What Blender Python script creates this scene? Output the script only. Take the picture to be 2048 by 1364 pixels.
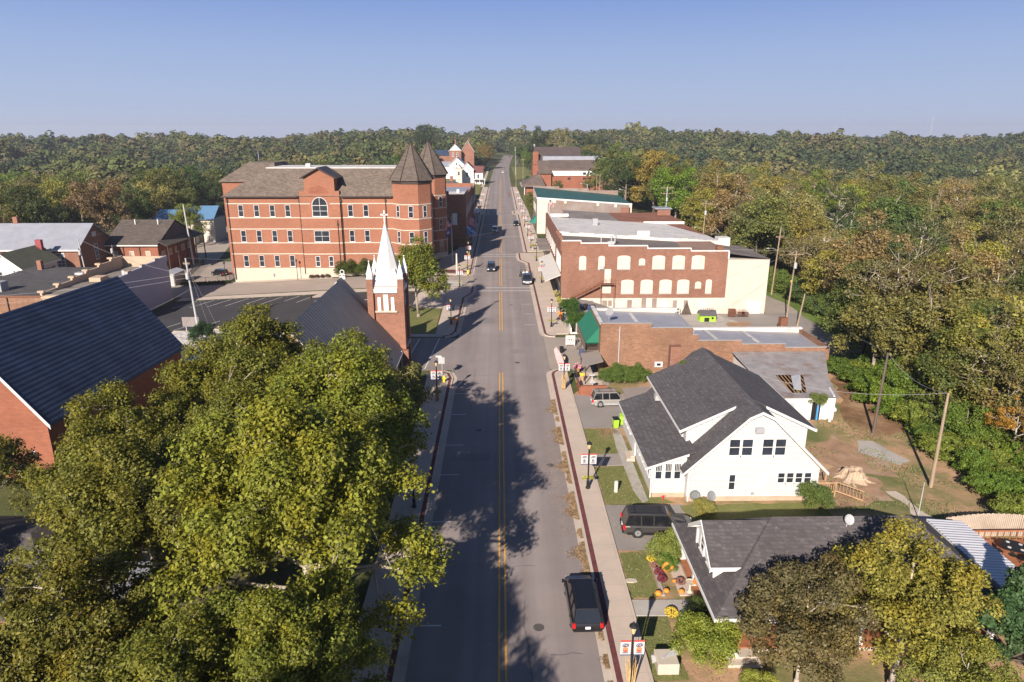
import bpy, bmesh, math, random
import numpy as np
from mathutils import Vector, Matrix
R_=math.radians
for o in list(bpy.data.objects): bpy.data.objects.remove(o)
sc=bpy.context.scene; COL=sc.collection
# ---------------- camera, sky, sun, exposure ----------------
cam=bpy.data.cameras.new('camera'); camo=bpy.data.objects.new('camera',cam); COL.objects.link(camo)
camo.location=(0,0,30); camo.rotation_euler=(R_(90-16.9876),0,-R_(0.963))
cam.sensor_width=36; cam.lens=36*1365/2048; cam.clip_start=.5; cam.clip_end=30000
sc.camera=camo
SUN_EL=27.3; SUN_AZ=20.8      # elevation; light travels SUN_AZ degrees right of +Y
w=bpy.data.worlds.new('World'); sc.world=w; w.use_nodes=True
nt=w.node_tree; nt.nodes.clear()
sky=nt.nodes.new('ShaderNodeTexSky'); sky.sky_type='NISHITA'; sky.sun_disc=False
sky.sun_elevation=R_(SUN_EL); sky.sun_rotation=R_(180+SUN_AZ); sky.air_density=0.9; sky.dust_density=0.2; sky.ozone_density=6.0; sky.altitude=200
bg=nt.nodes.new('ShaderNodeBackground'); bg.inputs['Strength'].default_value=0.05
ow=nt.nodes.new('ShaderNodeOutputWorld'); 
# the low band of the sky is a pale lavender haze that turns blue higher up
tcw=nt.nodes.new('ShaderNodeTexCoord'); spw=nt.nodes.new('ShaderNodeSeparateXYZ'); nt.links.new(tcw.outputs['Generated'],spw.inputs[0])
rmp=nt.nodes.new('ShaderNodeValToRGB'); mr=nt.nodes.new('ShaderNodeMapRange'); mr.inputs[1].default_value=-.02; mr.inputs[2].default_value=.20; nt.links.new(spw.outputs[2],mr.inputs[0]); nt.links.new(mr.outputs[0],rmp.inputs[0])
KS=1/(2**0.9*0.05)
SKC=[(0.0,(.49,.54,.715)),(.14,(.47,.54,.73)),(.35,(.41,.515,.745)),(.56,(.35,.47,.745)),(.84,(.235,.365,.71)),(1.0,(.18,.31,.67))]
el=rmp.color_ramp.elements
for i,(p_,c_) in enumerate(SKC):
    q=el[0] if i==0 else (el[-1] if i==len(SKC)-1 else el.new(p_)); q.position=p_; q.color=(*c_,1)
scl=nt.nodes.new('ShaderNodeVectorMath'); scl.operation='SCALE'; scl.inputs['Scale'].default_value=KS; nt.links.new(rmp.outputs[0],scl.inputs[0])
mr2=nt.nodes.new('ShaderNodeMapRange'); mr2.inputs[1].default_value=.17; mr2.inputs[2].default_value=.45; mr2.interpolation_type='SMOOTHSTEP'; nt.links.new(spw.outputs[2],mr2.inputs[0])
mxs=nt.nodes.new('ShaderNodeMix'); mxs.data_type='RGBA'; nt.links.new(mr2.outputs[0],mxs.inputs[0]); nt.links.new(scl.outputs[0],mxs.inputs[6]); nt.links.new(sky.outputs[0],mxs.inputs[7])
nt.links.new(mxs.outputs[2],bg.inputs[0]); nt.links.new(bg.outputs[0],ow.inputs[0])
sl=bpy.data.lights.new('sun','SUN'); sl.energy=5.0; sl.angle=R_(0.55); sl.color=(1,.90,.79)
so=bpy.data.objects.new('sun',sl); COL.objects.link(so)
ld=Vector((math.sin(R_(SUN_AZ))*math.cos(R_(SUN_EL)),math.cos(R_(SUN_AZ))*math.cos(R_(SUN_EL)),-math.sin(R_(SUN_EL))))
so.rotation_euler=ld.to_track_quat('-Z','Y').to_euler(); so.location=(0,-50,100)
sc.view_settings.view_transform='Standard'; sc.view_settings.look='None'; sc.view_settings.exposure=0.9; sc.view_settings.gamma=1
sc.render.engine='CYCLES'; sc.cycles.max_bounces=5; sc.cycles.diffuse_bounces=2; sc.cycles.glossy_bounces=2; sc.cycles.transmission_bounces=3; sc.cycles.transparent_max_bounces=6; sc.cycles.volume_bounces=0

# ---------------- helpers ----------------
W={}   # world origin of every parent
def tag(o,label=None,cat=None,group=None,kind=None):
    if label: o['label']=label
    if cat: o['category']=cat
    if group: o['group']=group
    if kind: o['kind']=kind
    return o
def thing(name,label,cat,loc=(0,0,0),rz=0,group=None):
    o=bpy.data.objects.new(name,None); COL.objects.link(o); o.empty_display_size=.3
    o.location=loc; o.rotation_euler=(0,0,rz); W[o.name]=Vector(loc); return tag(o,label,cat,group)
FA={'s':((1,0),(0,-1)),'n':((-1,0),(0,1)),'e':((0,1),(1,0)),'w':((0,-1),(-1,0))}
class MB:
    def __init__(s): s.v=[];s.f=[];s.m=[];s.mi=0
    def add(s,vs,fs):
        n=len(s.v); s.v+= [tuple(v) for v in vs]; s.f+=[tuple(i+n for i in f) for f in fs]; s.m+=[s.mi]*len(fs); return s
    def box(s,x0,x1,y0,y1,z0,z1):
        return s.add([(x0,y0,z0),(x1,y0,z0),(x1,y1,z0),(x0,y1,z0),(x0,y0,z1),(x1,y0,z1),(x1,y1,z1),(x0,y1,z1)],
            [(0,3,2,1),(4,5,6,7),(0,1,5,4),(1,2,6,5),(2,3,7,6),(3,0,4,7)])
    def fbox(s,face,x,y,z,w_,h_,d0,d1,du=0):
        (ux,uy),(nx,ny)=FA[face]; P=[]
        for dz in (0,h_):
            for a,d in ((-w_/2,d0),(w_/2,d0),(w_/2,d1),(-w_/2,d1)):
                a+=du; P.append((x+ux*a+nx*d,y+uy*a+ny*d,z+dz))
        return s.add(P,[(0,1,2,3),(7,6,5,4),(0,4,5,1),(1,5,6,2),(2,6,7,3),(3,7,4,0)])
    def prism(s,pts,z0,z1):
        n=len(pts); V=[(p[0],p[1],z0) for p in pts]+[(p[0],p[1],z1) for p in pts]
        return s.add(V,[tuple(range(n-1,-1,-1)),tuple(range(n,2*n))]+[(i,(i+1)%n,n+(i+1)%n,n+i) for i in range(n)])
    def ext(s,pts,d):       # extrude a 3d polygon by vector d
        n=len(pts); V=[tuple(p) for p in pts]+[(p[0]+d[0],p[1]+d[1],p[2]+d[2]) for p in pts]
        return s.add(V,[tuple(range(n-1,-1,-1)),tuple(range(n,2*n))]+[(i,(i+1)%n,n+(i+1)%n,n+i) for i in range(n)])
    def poly(s,*pts): return s.add(pts,[tuple(range(len(pts)))])
    def tube(s,p0,p1,r0,r1=None,n=8,cap=True):
        r1=r0 if r1 is None else r1; p0=Vector(p0);p1=Vector(p1); d=(p1-p0)
        if d.length<1e-6: return s
        a=d.normalized().orthogonal().normalized(); b=d.normalized().cross(a); V=[]
        for p,r in ((p0,r0),(p1,r1)):
            for i in range(n):
                t=2*math.pi*i/n; V.append(p+a*(r*math.cos(t))+b*(r*math.sin(t)))
        F=[(i,(i+1)%n,n+(i+1)%n,n+i) for i in range(n)]
        if cap: F+=[tuple(range(n-1,-1,-1)),tuple(range(n,2*n))]
        return s.add(V,F)
    def path(s,pts,r0,r1=None,n=6):
        r1=r0 if r1 is None else r1; k=len(pts)-1
        for i in range(k): s.tube(pts[i],pts[i+1],r0+(r1-r0)*i/k,r0+(r1-r0)*(i+1)/k,n,cap=(i in (0,k-1)))
        return s
    def lathe(s,c,prof,n=12,rot=0):    # prof list of (r,z)
        V=[];k=len(prof)
        for r,z in prof:
            for i in range(n):
                t=2*math.pi*i/n+rot; V.append((c[0]+r*math.cos(t),c[1]+r*math.sin(t),c[2]+z))
        F=[(j*n+i,j*n+(i+1)%n,(j+1)*n+(i+1)%n,(j+1)*n+i) for j in range(k-1) for i in range(n)]
        F+=[tuple(range(n-1,-1,-1)),tuple(range((k-1)*n,k*n))]
        return s.add(V,F)
    def ball(s,c,rx,ry=None,rz=None,n=10,m=6,jit=0,rng=None):
        ry=rx if ry is None else ry; rz=rx if rz is None else rz; V=[];F=[]
        for j in range(m+1):
            ph=math.pi*j/m
            for i in range(n):
                t=2*math.pi*i/n; q=1+(rng.uniform(-jit,jit) if rng else 0)
                V.append((c[0]+rx*q*math.sin(ph)*math.cos(t),c[1]+ry*q*math.sin(ph)*math.sin(t),c[2]-rz*q*math.cos(ph)))
        for j in range(m):
            for i in range(n): F.append((j*n+i,j*n+(i+1)%n,(j+1)*n+(i+1)%n,(j+1)*n+i))
        return s.add(V,F)
    def build(s,name,mat,parent=None,smooth=False,world=True,bevel=0):
        o0=(0,0,0)
        if parent is not None and world: o0=W.get(parent.name,(0,0,0))
        me=bpy.data.meshes.new(name)
        me.from_pydata([(v[0]-o0[0],v[1]-o0[1],v[2]-o0[2]) for v in s.v],[],s.f)
        ms=mat if isinstance(mat,(list,tuple)) else [mat]
        for m in ms: me.materials.append(m)
        if len(ms)>1: me.polygons.foreach_set('material_index',s.m)
        bm=bmesh.new(); bm.from_mesh(me); bmesh.ops.recalc_face_normals(bm,faces=bm.faces)
        if bevel: bmesh.ops.bevel(bm,geom=[e for e in bm.edges],offset=bevel,segments=1,affect='EDGES')
        bm.to_mesh(me); bm.free()
        if smooth: me.polygons.foreach_set('use_smooth',[True]*len(me.polygons))
        o=bpy.data.objects.new(name,me); COL.objects.link(o)
        if parent is not None: o.parent=parent
        W[o.name]=Vector(o0) if parent is not None and world else Vector((0,0,0))
        return o
def copy_tree(o,parent=None):
    c=o.copy(); COL.objects.link(c)
    if parent is not None: c.parent=parent; c.matrix_parent_inverse=o.matrix_parent_inverse.copy()
    for ch in [q for q in KIDS.get(o.name,[])]: copy_tree(ch,c)
    return c
KIDS={}
def index_kids():
    KIDS.clear()
    for q in bpy.data.objects:
        if q.parent: KIDS.setdefault(q.parent.name,[]).append(q)
def clone(o,loc,rz=None,label=None,group=None,scale=None,color=None):
    c=copy_tree(o); c.location=loc
    if rz is not None: c.rotation_euler=(0,0,rz)
    if scale is not None: c.scale=scale if hasattr(scale,'__len__') else (scale,)*3
    if label: c['label']=label
    if group: c['group']=group
    if color:
        for q in c.children: q.color=color
        c.color=color
    return c
# ---------------- materials ----------------
def nm(name):
    m=bpy.data.materials.new(name); m.use_nodes=True; n=m.node_tree; b=n.nodes['Principled BSDF']; return m,n,b
def N(n,t,**k):
    x=n.nodes.new('ShaderNode'+t)
    for a,v in k.items(): setattr(x,a,v)
    return x
def mixc(n,f,a,b,mode='MIX'):
    x=N(n,'Mix',data_type='RGBA',blend_type=mode)
    for s,v in ((x.inputs[0],f),(x.inputs[6],a),(x.inputs[7],b)):
        if hasattr(v,'is_linked') or hasattr(v,'links'): n.links.new(v,s)
        else: s.default_value=v if not hasattr(v,'__len__') else (*v[:3],1)
    return x.outputs[2]
def coords(n,scale=(1,1,1),kind='Object'):
    tc=N(n,'TexCoord'); mp=N(n,'Mapping'); mp.inputs['Scale'].default_value=scale
    n.links.new(tc.outputs[kind],mp.inputs[0]); return mp.outputs[0]
def noise(n,vec,scale,detail=4,rough=.6,lo=.3,hi=.7):
    t=N(n,'TexNoise'); t.inputs['Scale'].default_value=scale; t.inputs['Detail'].default_value=detail; t.inputs['Roughness'].default_value=rough
    n.links.new(vec,t.inputs['Vector'])
    r=N(n,'MapRange'); r.inputs[1].default_value=lo; r.inputs[2].default_value=hi; n.links.new(t.outputs[0],r.inputs[0]); return r.outputs[0]
def bump(n,b,h,st=.3,d=.03):
    x=N(n,'Bump'); x.inputs['Strength'].default_value=st; x.inputs['Distance'].default_value=d; n.links.new(h,x.inputs['Height']); n.links.new(x.outputs[0],b.inputs['Normal'])
def sc3(c,k): return tuple(min(1,x*k) for x in c)
def pmat(name,c,rough=.7,var=.15,ns=1.5,metal=0,spec=.3,bst=0,dirt=None,ds=.15,stretch=(1,1,1),coat=0):
    m,n,b=nm(name); v=coords(n,stretch)
    col=mixc(n,noise(n,v,ns),sc3(c,1-var),sc3(c,1+var))
    if dirt: col=mixc(n,noise(n,coords(n),ds,6,.65,.5,.75),col,dirt)
    n.links.new(col,b.inputs['Base Color']); b.inputs['Roughness'].default_value=rough; b.inputs['Metallic'].default_value=metal
    b.inputs['Specular IOR Level'].default_value=spec; b.inputs['Coat Weight'].default_value=coat
    if bst: bump(n,b,noise(n,v,ns*4),bst)
    return m
def uvz(n,ks=(1,1)):
    tc=N(n,'TexCoord'); sp=N(n,'SeparateXYZ'); n.links.new(tc.outputs['Object'],sp.inputs[0])
    a=N(n,'Math',operation='ADD'); n.links.new(sp.outputs[0],a.inputs[0]); n.links.new(sp.outputs[1],a.inputs[1])
    cb=N(n,'CombineXYZ'); n.links.new(a.outputs[0],cb.inputs[0]); n.links.new(sp.outputs[2],cb.inputs[1])
    mp=N(n,'Mapping'); mp.inputs['Scale'].default_value=(ks[0],ks[1],1); n.links.new(cb.outputs[0],mp.inputs[0]); return mp.outputs[0]
def brickmat(name,c1,c2,mortar,bw=.42,bh=.14,ms=.02,big=.12,stain=None,rough=.85,stainr=(.5,.72),ss=.35):
    c1,c2,mortar=sc3(c1,.56),sc3(c2,.56),sc3(mortar,.56); stain=stain and sc3(stain,.62)
    m,n,b=nm(name); t=N(n,'TexBrick'); n.links.new(uvz(n),t.inputs['Vector'])
    t.inputs['Color1'].default_value=(*c1,1); t.inputs['Color2'].default_value=(*c2,1); t.inputs['Mortar'].default_value=(*mortar,1)
    t.inputs['Scale'].default_value=1; t.inputs['Mortar Size'].default_value=ms; t.inputs['Brick Width'].default_value=bw; t.inputs['Row Height'].default_value=bh; t.inputs['Bias'].default_value=0
    col=mixc(n,noise(n,coords(n),big,5,.65,.35,.65),t.outputs[0],(.78,.78,.78),'MULTIPLY')
    col=mixc(n,noise(n,coords(n),2.2,4,.6),col,mixc(n,1.0,col,(1.16,1.12,1.1),'MULTIPLY'))
    col=mixc(n,noise(n,coords(n,(.8,.8,5)),1.6,5,.7,.35,.65),col,mixc(n,1.0,col,(.80,.78,.77),'MULTIPLY'))
    if stain: col=mixc(n,noise(n,coords(n,(1,1,1.6)),ss,7,.7,*stainr),col,stain)
    n.links.new(col,b.inputs['Base Color']); b.inputs['Roughness'].default_value=rough; b.inputs['Specular IOR Level'].default_value=.2
    bump(n,b,t.outputs['Fac'],-.25,.02); return m
def shingle(name,c,var=.35,bw=.45,bh=.16,rough=.85,gap=.6,zs=1.2,ns=.25):
    c=sc3(c,.62)
    m,n,b=nm(name); t=N(n,'TexBrick'); n.links.new(uvz(n,(1,zs)),t.inputs['Vector'])
    t.inputs['Color1'].default_value=(*sc3(c,1-var),1); t.inputs['Color2'].default_value=(*sc3(c,1+var),1); t.inputs['Mortar'].default_value=(*sc3(c,gap),1)
    t.inputs['Scale'].default_value=1; t.inputs['Mortar Size'].default_value=.02; t.inputs['Brick Width'].default_value=bw; t.inputs['Row Height'].default_value=bh
    col=mixc(n,noise(n,coords(n),ns,5,.6,.35,.7),t.outputs[0],(.8,.8,.8),'MULTIPLY')
    col=mixc(n,noise(n,coords(n,(1,1,2)),3.2,4,.75,.56,.68),col,mixc(n,1.0,col,(1.75,1.7,1.66),'MULTIPLY'))
    n.links.new(col,b.inputs['Base Color']); b.inputs['Roughness'].default_value=rough; b.inputs['Specular IOR Level'].default_value=.25
    bump(n,b,t.outputs['Fac'],-.3,.02); return m
def stripes(name,c,axis=2,period=.2,depth=.3,rough=.5,metal=0,dark=.75,duty=.12,var=.06,spec=.3):
    m,n,b=nm(name); tc=N(n,'TexCoord'); sp=N(n,'SeparateXYZ'); n.links.new(tc.outputs['Object'],sp.inputs[0])
    md=N(n,'Math',operation='PINGPONG'); md.inputs[1].default_value=period/2; n.links.new(sp.outputs[axis],md.inputs[0])
    r=N(n,'MapRange'); r.inputs[1].default_value=0; r.inputs[2].default_value=period*duty; n.links.new(md.outputs[0],r.inputs[0])
    base=mixc(n,noise(n,coords(n),.6),sc3(c,1-var),sc3(c,1+var))
    n.links.new(mixc(n,r.outputs[0],mixc(n,1.0,base,(dark,)*3,'MULTIPLY'),base),b.inputs['Base Color'])
    b.inputs['Roughness'].default_value=rough; b.inputs['Metallic'].default_value=metal; b.inputs['Specular IOR Level'].default_value=spec
    bump(n,b,r.outputs[0],depth,.03); return m
class _:pass
M=_()
M.white=pmat('white_paint',(.60,.59,.575),.6,.05,2,dirt=(.6,.57,.52),ds=.5)
M.siding=stripes('white_siding',(.53,.525,.52),2,.22,.6,.6,dark=.74,duty=.25)
M.glass=pmat('dark_glass',(.025,.03,.04),.08,.3,.8,spec=.8)
M.glassb=pmat('sky_glass',(.10,.13,.17),.1,.3,.8,spec=.8)
M.blind=pmat('window_blind',(.30,.27,.25),.5,.2,1.5)
M.cbrick=brickmat('court_brick',(.53,.225,.135),(.57,.25,.155),(.57,.28,.185),.4,.13,.012,.1)
M.dbrick=brickmat('old_brick',(.36,.145,.090),(.50,.215,.140),(.50,.33,.25),.4,.13,.02,.2,stain=(.45,.33,.27),stainr=(.58,.8))
M.pbrick=brickmat('pale_brick',(.34,.15,.085),(.52,.27,.16),(.50,.33,.23),.42,.16,.03,.3,stain=(.30,.16,.11),stainr=(.52,.7))
M.chbrick=brickmat('church_brick',(.42,.165,.105),(.54,.24,.16),(.54,.34,.25),.4,.13,.02,.3)
M.redbrick=brickmat('salmon_brick',(.48,.17,.10),(.52,.2,.12),(.5,.24,.16),.4,.13,.01,.2)
M.fadebrick=brickmat('patched_brick',(.38,.22,.17),(.44,.28,.22),(.48,.38,.33),.4,.13,.03,.3,stain=(.42,.36,.33),stainr=(.4,.6),ss=.15)
M.stone=pmat('pale_stone',(.46,.40,.32),.8,.08,1.2,dirt=(.5,.43,.35),ds=.4)
M.cream=stripes('cream_siding',(.50,.45,.385),0,.3,.2,.6,dark=.9)
M.creamp=pmat('cream_paint',(.53,.475,.405),.7,.06,1.0,dirt=(.52,.43,.32),ds=.35)
M.shin_c=shingle('brown_shingle',(.26,.205,.165),.28,.6,.2)
M.shin_g=shingle('charcoal_shingle',(.155,.142,.150),.2,.4,.17,gap=.82)
M.shin_n=shingle('grey_shingle',(.135,.12,.124),.2,.4,.17,gap=.82)
M.shin_t=shingle('tan_shingle',(.24,.18,.15),.2,.9,.3)
M.slate=stripes('blue_slate',(.036,.056,.108),2,.36,.8,.6,dark=.5,duty=.42,var=.3)
M.shin_tw=shingle('tower_shingle',(.19,.15,.125),.3,.5,.2)
M.brownred=pmat('faded_red_roof',(.15,.06,.055),.8,.2,1)
M.shin_b=shingle('dull_brown_shingle',(.165,.135,.115),.15,.9,.3)
M.shin_u=shingle('umber_shingle',(.12,.09,.085),.15,.9,.3)
M.seam=stripes('seamed_metal_roof',(.20,.19,.20),1,.72,.7,.55,dark=.28,duty=.30,var=.15)
M.gmetal=pmat('grey_metal_roof',(.30,.31,.35),.4,.12,.6,metal=.2,dirt=(.30,.30,.33),ds=.2)
M.silver=pmat('silver_roof_coating',(.33,.32,.345),.45,.12,.5,metal=.2,dirt=(.30,.29,.30),ds=.3)
M.wroof=pmat('white_roof_membrane',(.55,.52,.49),.6,.12,.5,dirt=(.36,.32,.29),ds=.5,stretch=(.4,1.5,1))
M.droof=pmat('dark_roof_felt',(.14,.115,.10),.85,.25,.3,dirt=(.21,.18,.16),ds=.25,stretch=(.5,2.5,1))
M.droofl=pmat('brown_grey_roof_felt',(.21,.18,.16),.85,.25,.3,dirt=(.12,.1,.09),ds=.35,stretch=(.5,2.5,1))
M.groof=pmat('green_roof',(.02,.085,.065),.5,.5,1.5,dirt=(.10,.09,.09),ds=.5)
M.tar=pmat('black_tar_roof',(.07,.065,.065),.9,.2,.8,dirt=(.12,.11,.11),ds=.6)
M.oliveroof=pmat('olive_roof',(.13,.13,.085),.8,.15,1)
M.maroon=pmat('dark_red_paint',(.25,.055,.06),.7,.15,1)
M.purple=pmat('pale_lilac_stucco',(.36,.35,.42),.8,.05,.6,dirt=(.3,.28,.34),ds=.3)
M.tan=pmat('tan_stucco',(.42,.31,.22),.8,.06,1,dirt=(.45,.33,.24),ds=.5)
M.brown=pmat('dark_brown_metal',(.045,.03,.025),.5,.1,2)
M.black=pmat('black_paint',(.016,.016,.017),.4,.2,3)
M.grey=pmat('grey_paint',(.30,.30,.31),.5,.1,2)
M.lgrey=pmat('pale_grey_metal',(.5,.5,.5),.4,.08,2,metal=.3)
M.rust=pmat('rusty_steel',(.17,.075,.045),.8,.3,3)
M.wood=pmat('weathered_pole_wood',(.28,.205,.145),.85,.25,1.0,stretch=(4,4,.5))
M.woodd=pmat('dark_pole_wood',(.10,.075,.06),.85,.2,1.0,stretch=(4,4,.5))
M.plank=stripes('fence_planks',(.40,.32,.25),0,.15,.3,.85,dark=.6,duty=.15,var=.25)
M.deckw=pmat('orange_deck_wood',(.30,.115,.055),.7,.2,2)
M.pwood=pmat('bare_wood',(.40,.25,.14),.8,.2,3)
M.green=stripes('green_awning',(.018,.15,.09),1,.9,.1,.7,dark=.9,duty=.04)
M.teal=pmat('teal_canvas',(.02,.16,.13),.7,.1,2)
M.lime=pmat('lime_plastic',(.30,.52,.04),.45,.05,2)
M.orange=pmat('pumpkin_orange',(.80,.24,.03),.5,.2,6)
M.yellow=pmat('yellow_paint',(.85,.6,.03),.5,.1,8)
M.red=pmat('red_paint',(.55,.03,.03),.5,.1,3)
M.pink=pmat('pink_cloth',(.8,.25,.32),.7,.2,8)
M.navy=pmat('navy_cloth',(.03,.045,.11),.7,.2,4)
M.blue=pmat('blue_paint',(.06,.25,.5),.6,.15,3)
M.blueroof=stripes('bright_blue_roof',(.09,.18,.30),0,.5,.3,.4,dark=.8)
M.tealc=pmat('turquoise_plastic',(.08,.42,.47),.5,.1,3)
M.lantern=pmat('amber_lantern_glass',(.60,.45,.22),.3,.1,5)
M.straw=pmat('corn_stalk_straw',(.50,.34,.15),.9,.3,8)
M.awnw=stripes('pale_ribbed_metal',(.60,.56,.51),1,.28,.6,.5,dark=.6,duty=.2)
M.awnb=stripes('brown_ribbed_metal',(.30,.25,.22),1,.22,.6,.5,dark=.55,duty=.25)
M.corr=stripes('white_corrugated_metal',(.66,.66,.70),1,.32,.8,.4,dark=.45,duty=.3)
M.solar=pmat('dark_felt',(.02,.03,.05),.7,.2,2)
M.conc=pmat('concrete',(.46,.385,.32),.85,.08,.7,dirt=(.36,.30,.25),ds=.25,bst=.1)
M.concd=pmat('grey_concrete',(.36,.33,.30),.85,.1,.7,dirt=(.27,.24,.21),ds=.4)
M.brickred=pmat('red_paver_strip',(.125,.040,.040),.85,.25,2.5)
M.mwhite=pmat('road_white',(.62,.60,.57),.7,.1,2,dirt=(.38,.35,.33),ds=1.2)
M.myel=pmat('road_yellow',(.72,.37,.06),.7,.1,2,dirt=(.35,.24,.13),ds=.8)
M.mulch=pmat('dark_mulch',(.055,.035,.025),.95,.4,4)
M.soil=pmat('bare_soil',(.30,.185,.115),.95,.2,.8,dirt=(.36,.28,.20),ds=.3,bst=.3)
M.rubber=pmat('tyre_rubber',(.02,.02,.02),.8,.1,3)
M.alloy=pmat('wheel_alloy',(.55,.55,.56),.3,.05,3,metal=.8)
M.lred=pmat('tail_lamp_red',(.5,.01,.01),.25,.1,3)
M.lclr=pmat('lamp_lens',(.75,.75,.75),.15,.05,3,spec=.7)
M.skin=pmat('skin',(.5,.3,.2),.6,.1,3)
def groundmat(name,stops,ns=.06,d=8,fine=1.2,st=.25,lo=.35,hi=.65):
    m,n,b=nm(name); v=coords(n)
    t=noise(n,v,ns,d,.62,lo,hi); r=N(n,'ValToRGB'); n.links.new(t,r.inputs[0])
    e=r.color_ramp.elements; e[0].color=(*stops[0],1); e[1].color=(*stops[-1],1)
    for i,s in enumerate(stops[1:-1]): q=e.new((i+1)/(len(stops)-1)); q.color=(*s,1)
    col=mixc(n,noise(n,v,fine,6,.7),r.outputs[0],mixc(n,1.0,r.outputs[0],(1.35,1.3,1.25),'MULTIPLY'))
    n.links.new(col,b.inputs['Base Color']); b.inputs['Roughness'].default_value=.95; b.inputs['Specular IOR Level'].default_value=.1
    bump(n,b,noise(n,v,fine*4,5),st,.08); return m
M.ground=groundmat('ground_grass_and_litter',[(.045,.055,.022),(.075,.085,.032),(.10,.085,.05)])
M.lawn=groundmat('mown_lawn',[(.105,.115,.040),(.14,.145,.052),(.22,.16,.09)],.22,8,2.5,lo=.3,hi=.78)
M.yard=groundmat('dry_yard',[(.10,.115,.04),(.17,.15,.07),(.33,.21,.13),(.40,.27,.17)],.13,8,1.8)
M.bank=groundmat('bank_grass',[(.075,.12,.022),(.11,.16,.035),(.17,.19,.06)],.12,8,1.8)
M.scrub=groundmat('dry_scrub',[(.12,.075,.04),(.2,.12,.07),(.28,.19,.12)],.3,8,3)
M.leaflit=groundmat('fallen_leaves',[(.17,.105,.055),(.24,.16,.09),(.33,.245,.15)],1.5,8,6,.6)
def asphalt(name,c,streak=True,dirt=None):
    m,n,b=nm(name); v=coords(n)
    col=mixc(n,noise(n,v,.15,6,.6),sc3(c,.88),sc3(c,1.1))
    if streak:
        s=noise(n,coords(n,(1,.012,1)),.55,3,.5,.3,.7); col=mixc(n,s,mixc(n,1.0,col,(.84,.84,.86),'MULTIPLY'),mixc(n,1.0,col,(1.1,1.09,1.08),'MULTIPLY'))
    sp=noise(n,v,.9,7,.75,.62,.72); col=mixc(n,sp,col,mixc(n,1.0,col,(.78,.77,.76),'MULTIPLY'))
    col=mixc(n,noise(n,v,14,3,.7),mixc(n,1.0,col,(.9,.9,.9),'MULTIPLY'),col)
    if streak:   # worn wheel tracks and an oil line in each lane
        tc=N(n,'TexCoord'); sp_=N(n,'SeparateXYZ'); n.links.new(tc.outputs['Object'],sp_.inputs[0]); ab=N(n,'Math',operation='ABSOLUTE'); n.links.new(sp_.outputs[0],ab.inputs[0])
        cp=N(n,'ValToRGB'); mr_=N(n,'MapRange'); mr_.inputs[2].default_value=6.5; n.links.new(ab.outputs[0],mr_.inputs[0]); n.links.new(mr_.outputs[0],cp.inputs[0]); e=cp.color_ramp.elements
        e[0].position=0; e[0].color=(.97,.97,.97,1); e[1].position=1; e[1].color=(.93,.92,.90,1)
        for p_,k_ in ((.07,1.0),(.12,1.06),(.17,1.03),(.235,.90),(.30,1.03),(.37,1.06),(.45,.98),(.60,.94),(.8,.97)): q=e.new(p_); q.color=(k_,k_,k_,1)
        col=mixc(n,.85,col,mixc(n,1.0,col,cp.outputs[0],'MULTIPLY'))
    n.links.new(col,b.inputs['Base Color']); b.inputs['Roughness'].default_value=.85; b.inputs['Specular IOR Level'].default_value=.25
    bump(n,b,noise(n,v,20,3),.15,.01); return m
M.road=asphalt('road_asphalt',(.27,.228,.215))
M.lot=asphalt('new_black_asphalt',(.050,.048,.052),False)
M.sideroad=asphalt('pale_asphalt',(.34,.285,.24),False)
M.drive=asphalt('driveway_asphalt',(.27,.24,.22),False)
M.gravel=groundmat('white_gravel',[(.30,.28,.26),(.5,.48,.46),(.72,.70,.68)],1.6,6,5,.8)
def leafmat(name,var=.45,warm=(1.22,1.08,.62),trans=.32):
    m,n,b=nm(name); oi=N(n,'ObjectInfo'); g=N(n,'NewGeometry')
    c=mixc(n,1.0,oi.outputs['Color'],(1.32,1.32,1.25),'MULTIPLY'); rp=g.outputs['Random Per Island']
    dk=mixc(n,1.0,c,(1-var,)*3,'MULTIPLY'); br=mixc(n,1.0,c,(1+var*.8,)*3,'MULTIPLY')
    col=mixc(n,rp,dk,br)
    wm=noise(n,coords(n),.35,4,.6,.45,.7); col=mixc(n,wm,col,mixc(n,1.0,col,warm,'MULTIPLY'))
    n.links.new(col,b.inputs['Base Color']); b.inputs['Roughness'].default_value=.55; b.inputs['Specular IOR Level'].default_value=.25
    tr=N(n,'BsdfTranslucent'); n.links.new(mixc(n,1.0,col,(1.2,1.3,.6),'MULTIPLY'),tr.inputs[0])
    mx=N(n,'MixShader'); mx.inputs[0].default_value=trans
    out=n.nodes['Material Output']; n.links.new(b.outputs[0],mx.inputs[1]); n.links.new(tr.outputs[0],mx.inputs[2]); n.links.new(mx.outputs[0],out.inputs[0]); return m
M.leaf=leafmat('leaf')
M.leafr=leafmat('autumn_leaf',.5,(1.25,1.05,.6))
M.needle=leafmat('needle_foliage',.4,(.8,1,1.0),.1)
M.bark=pmat('grey_bark',(.26,.215,.17),.9,.3,2,stretch=(3,3,.7))
M.barkm=pmat('weathered_limb_bark',(.33,.28,.23),.9,.25,2,stretch=(3,3,.7))
M.barkp=pmat('pale_bark',(.40,.345,.28),.9,.2,2,stretch=(3,3,.7))
M.barkd=pmat('dark_bark',(.10,.08,.06),.9,.3,2)
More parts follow.
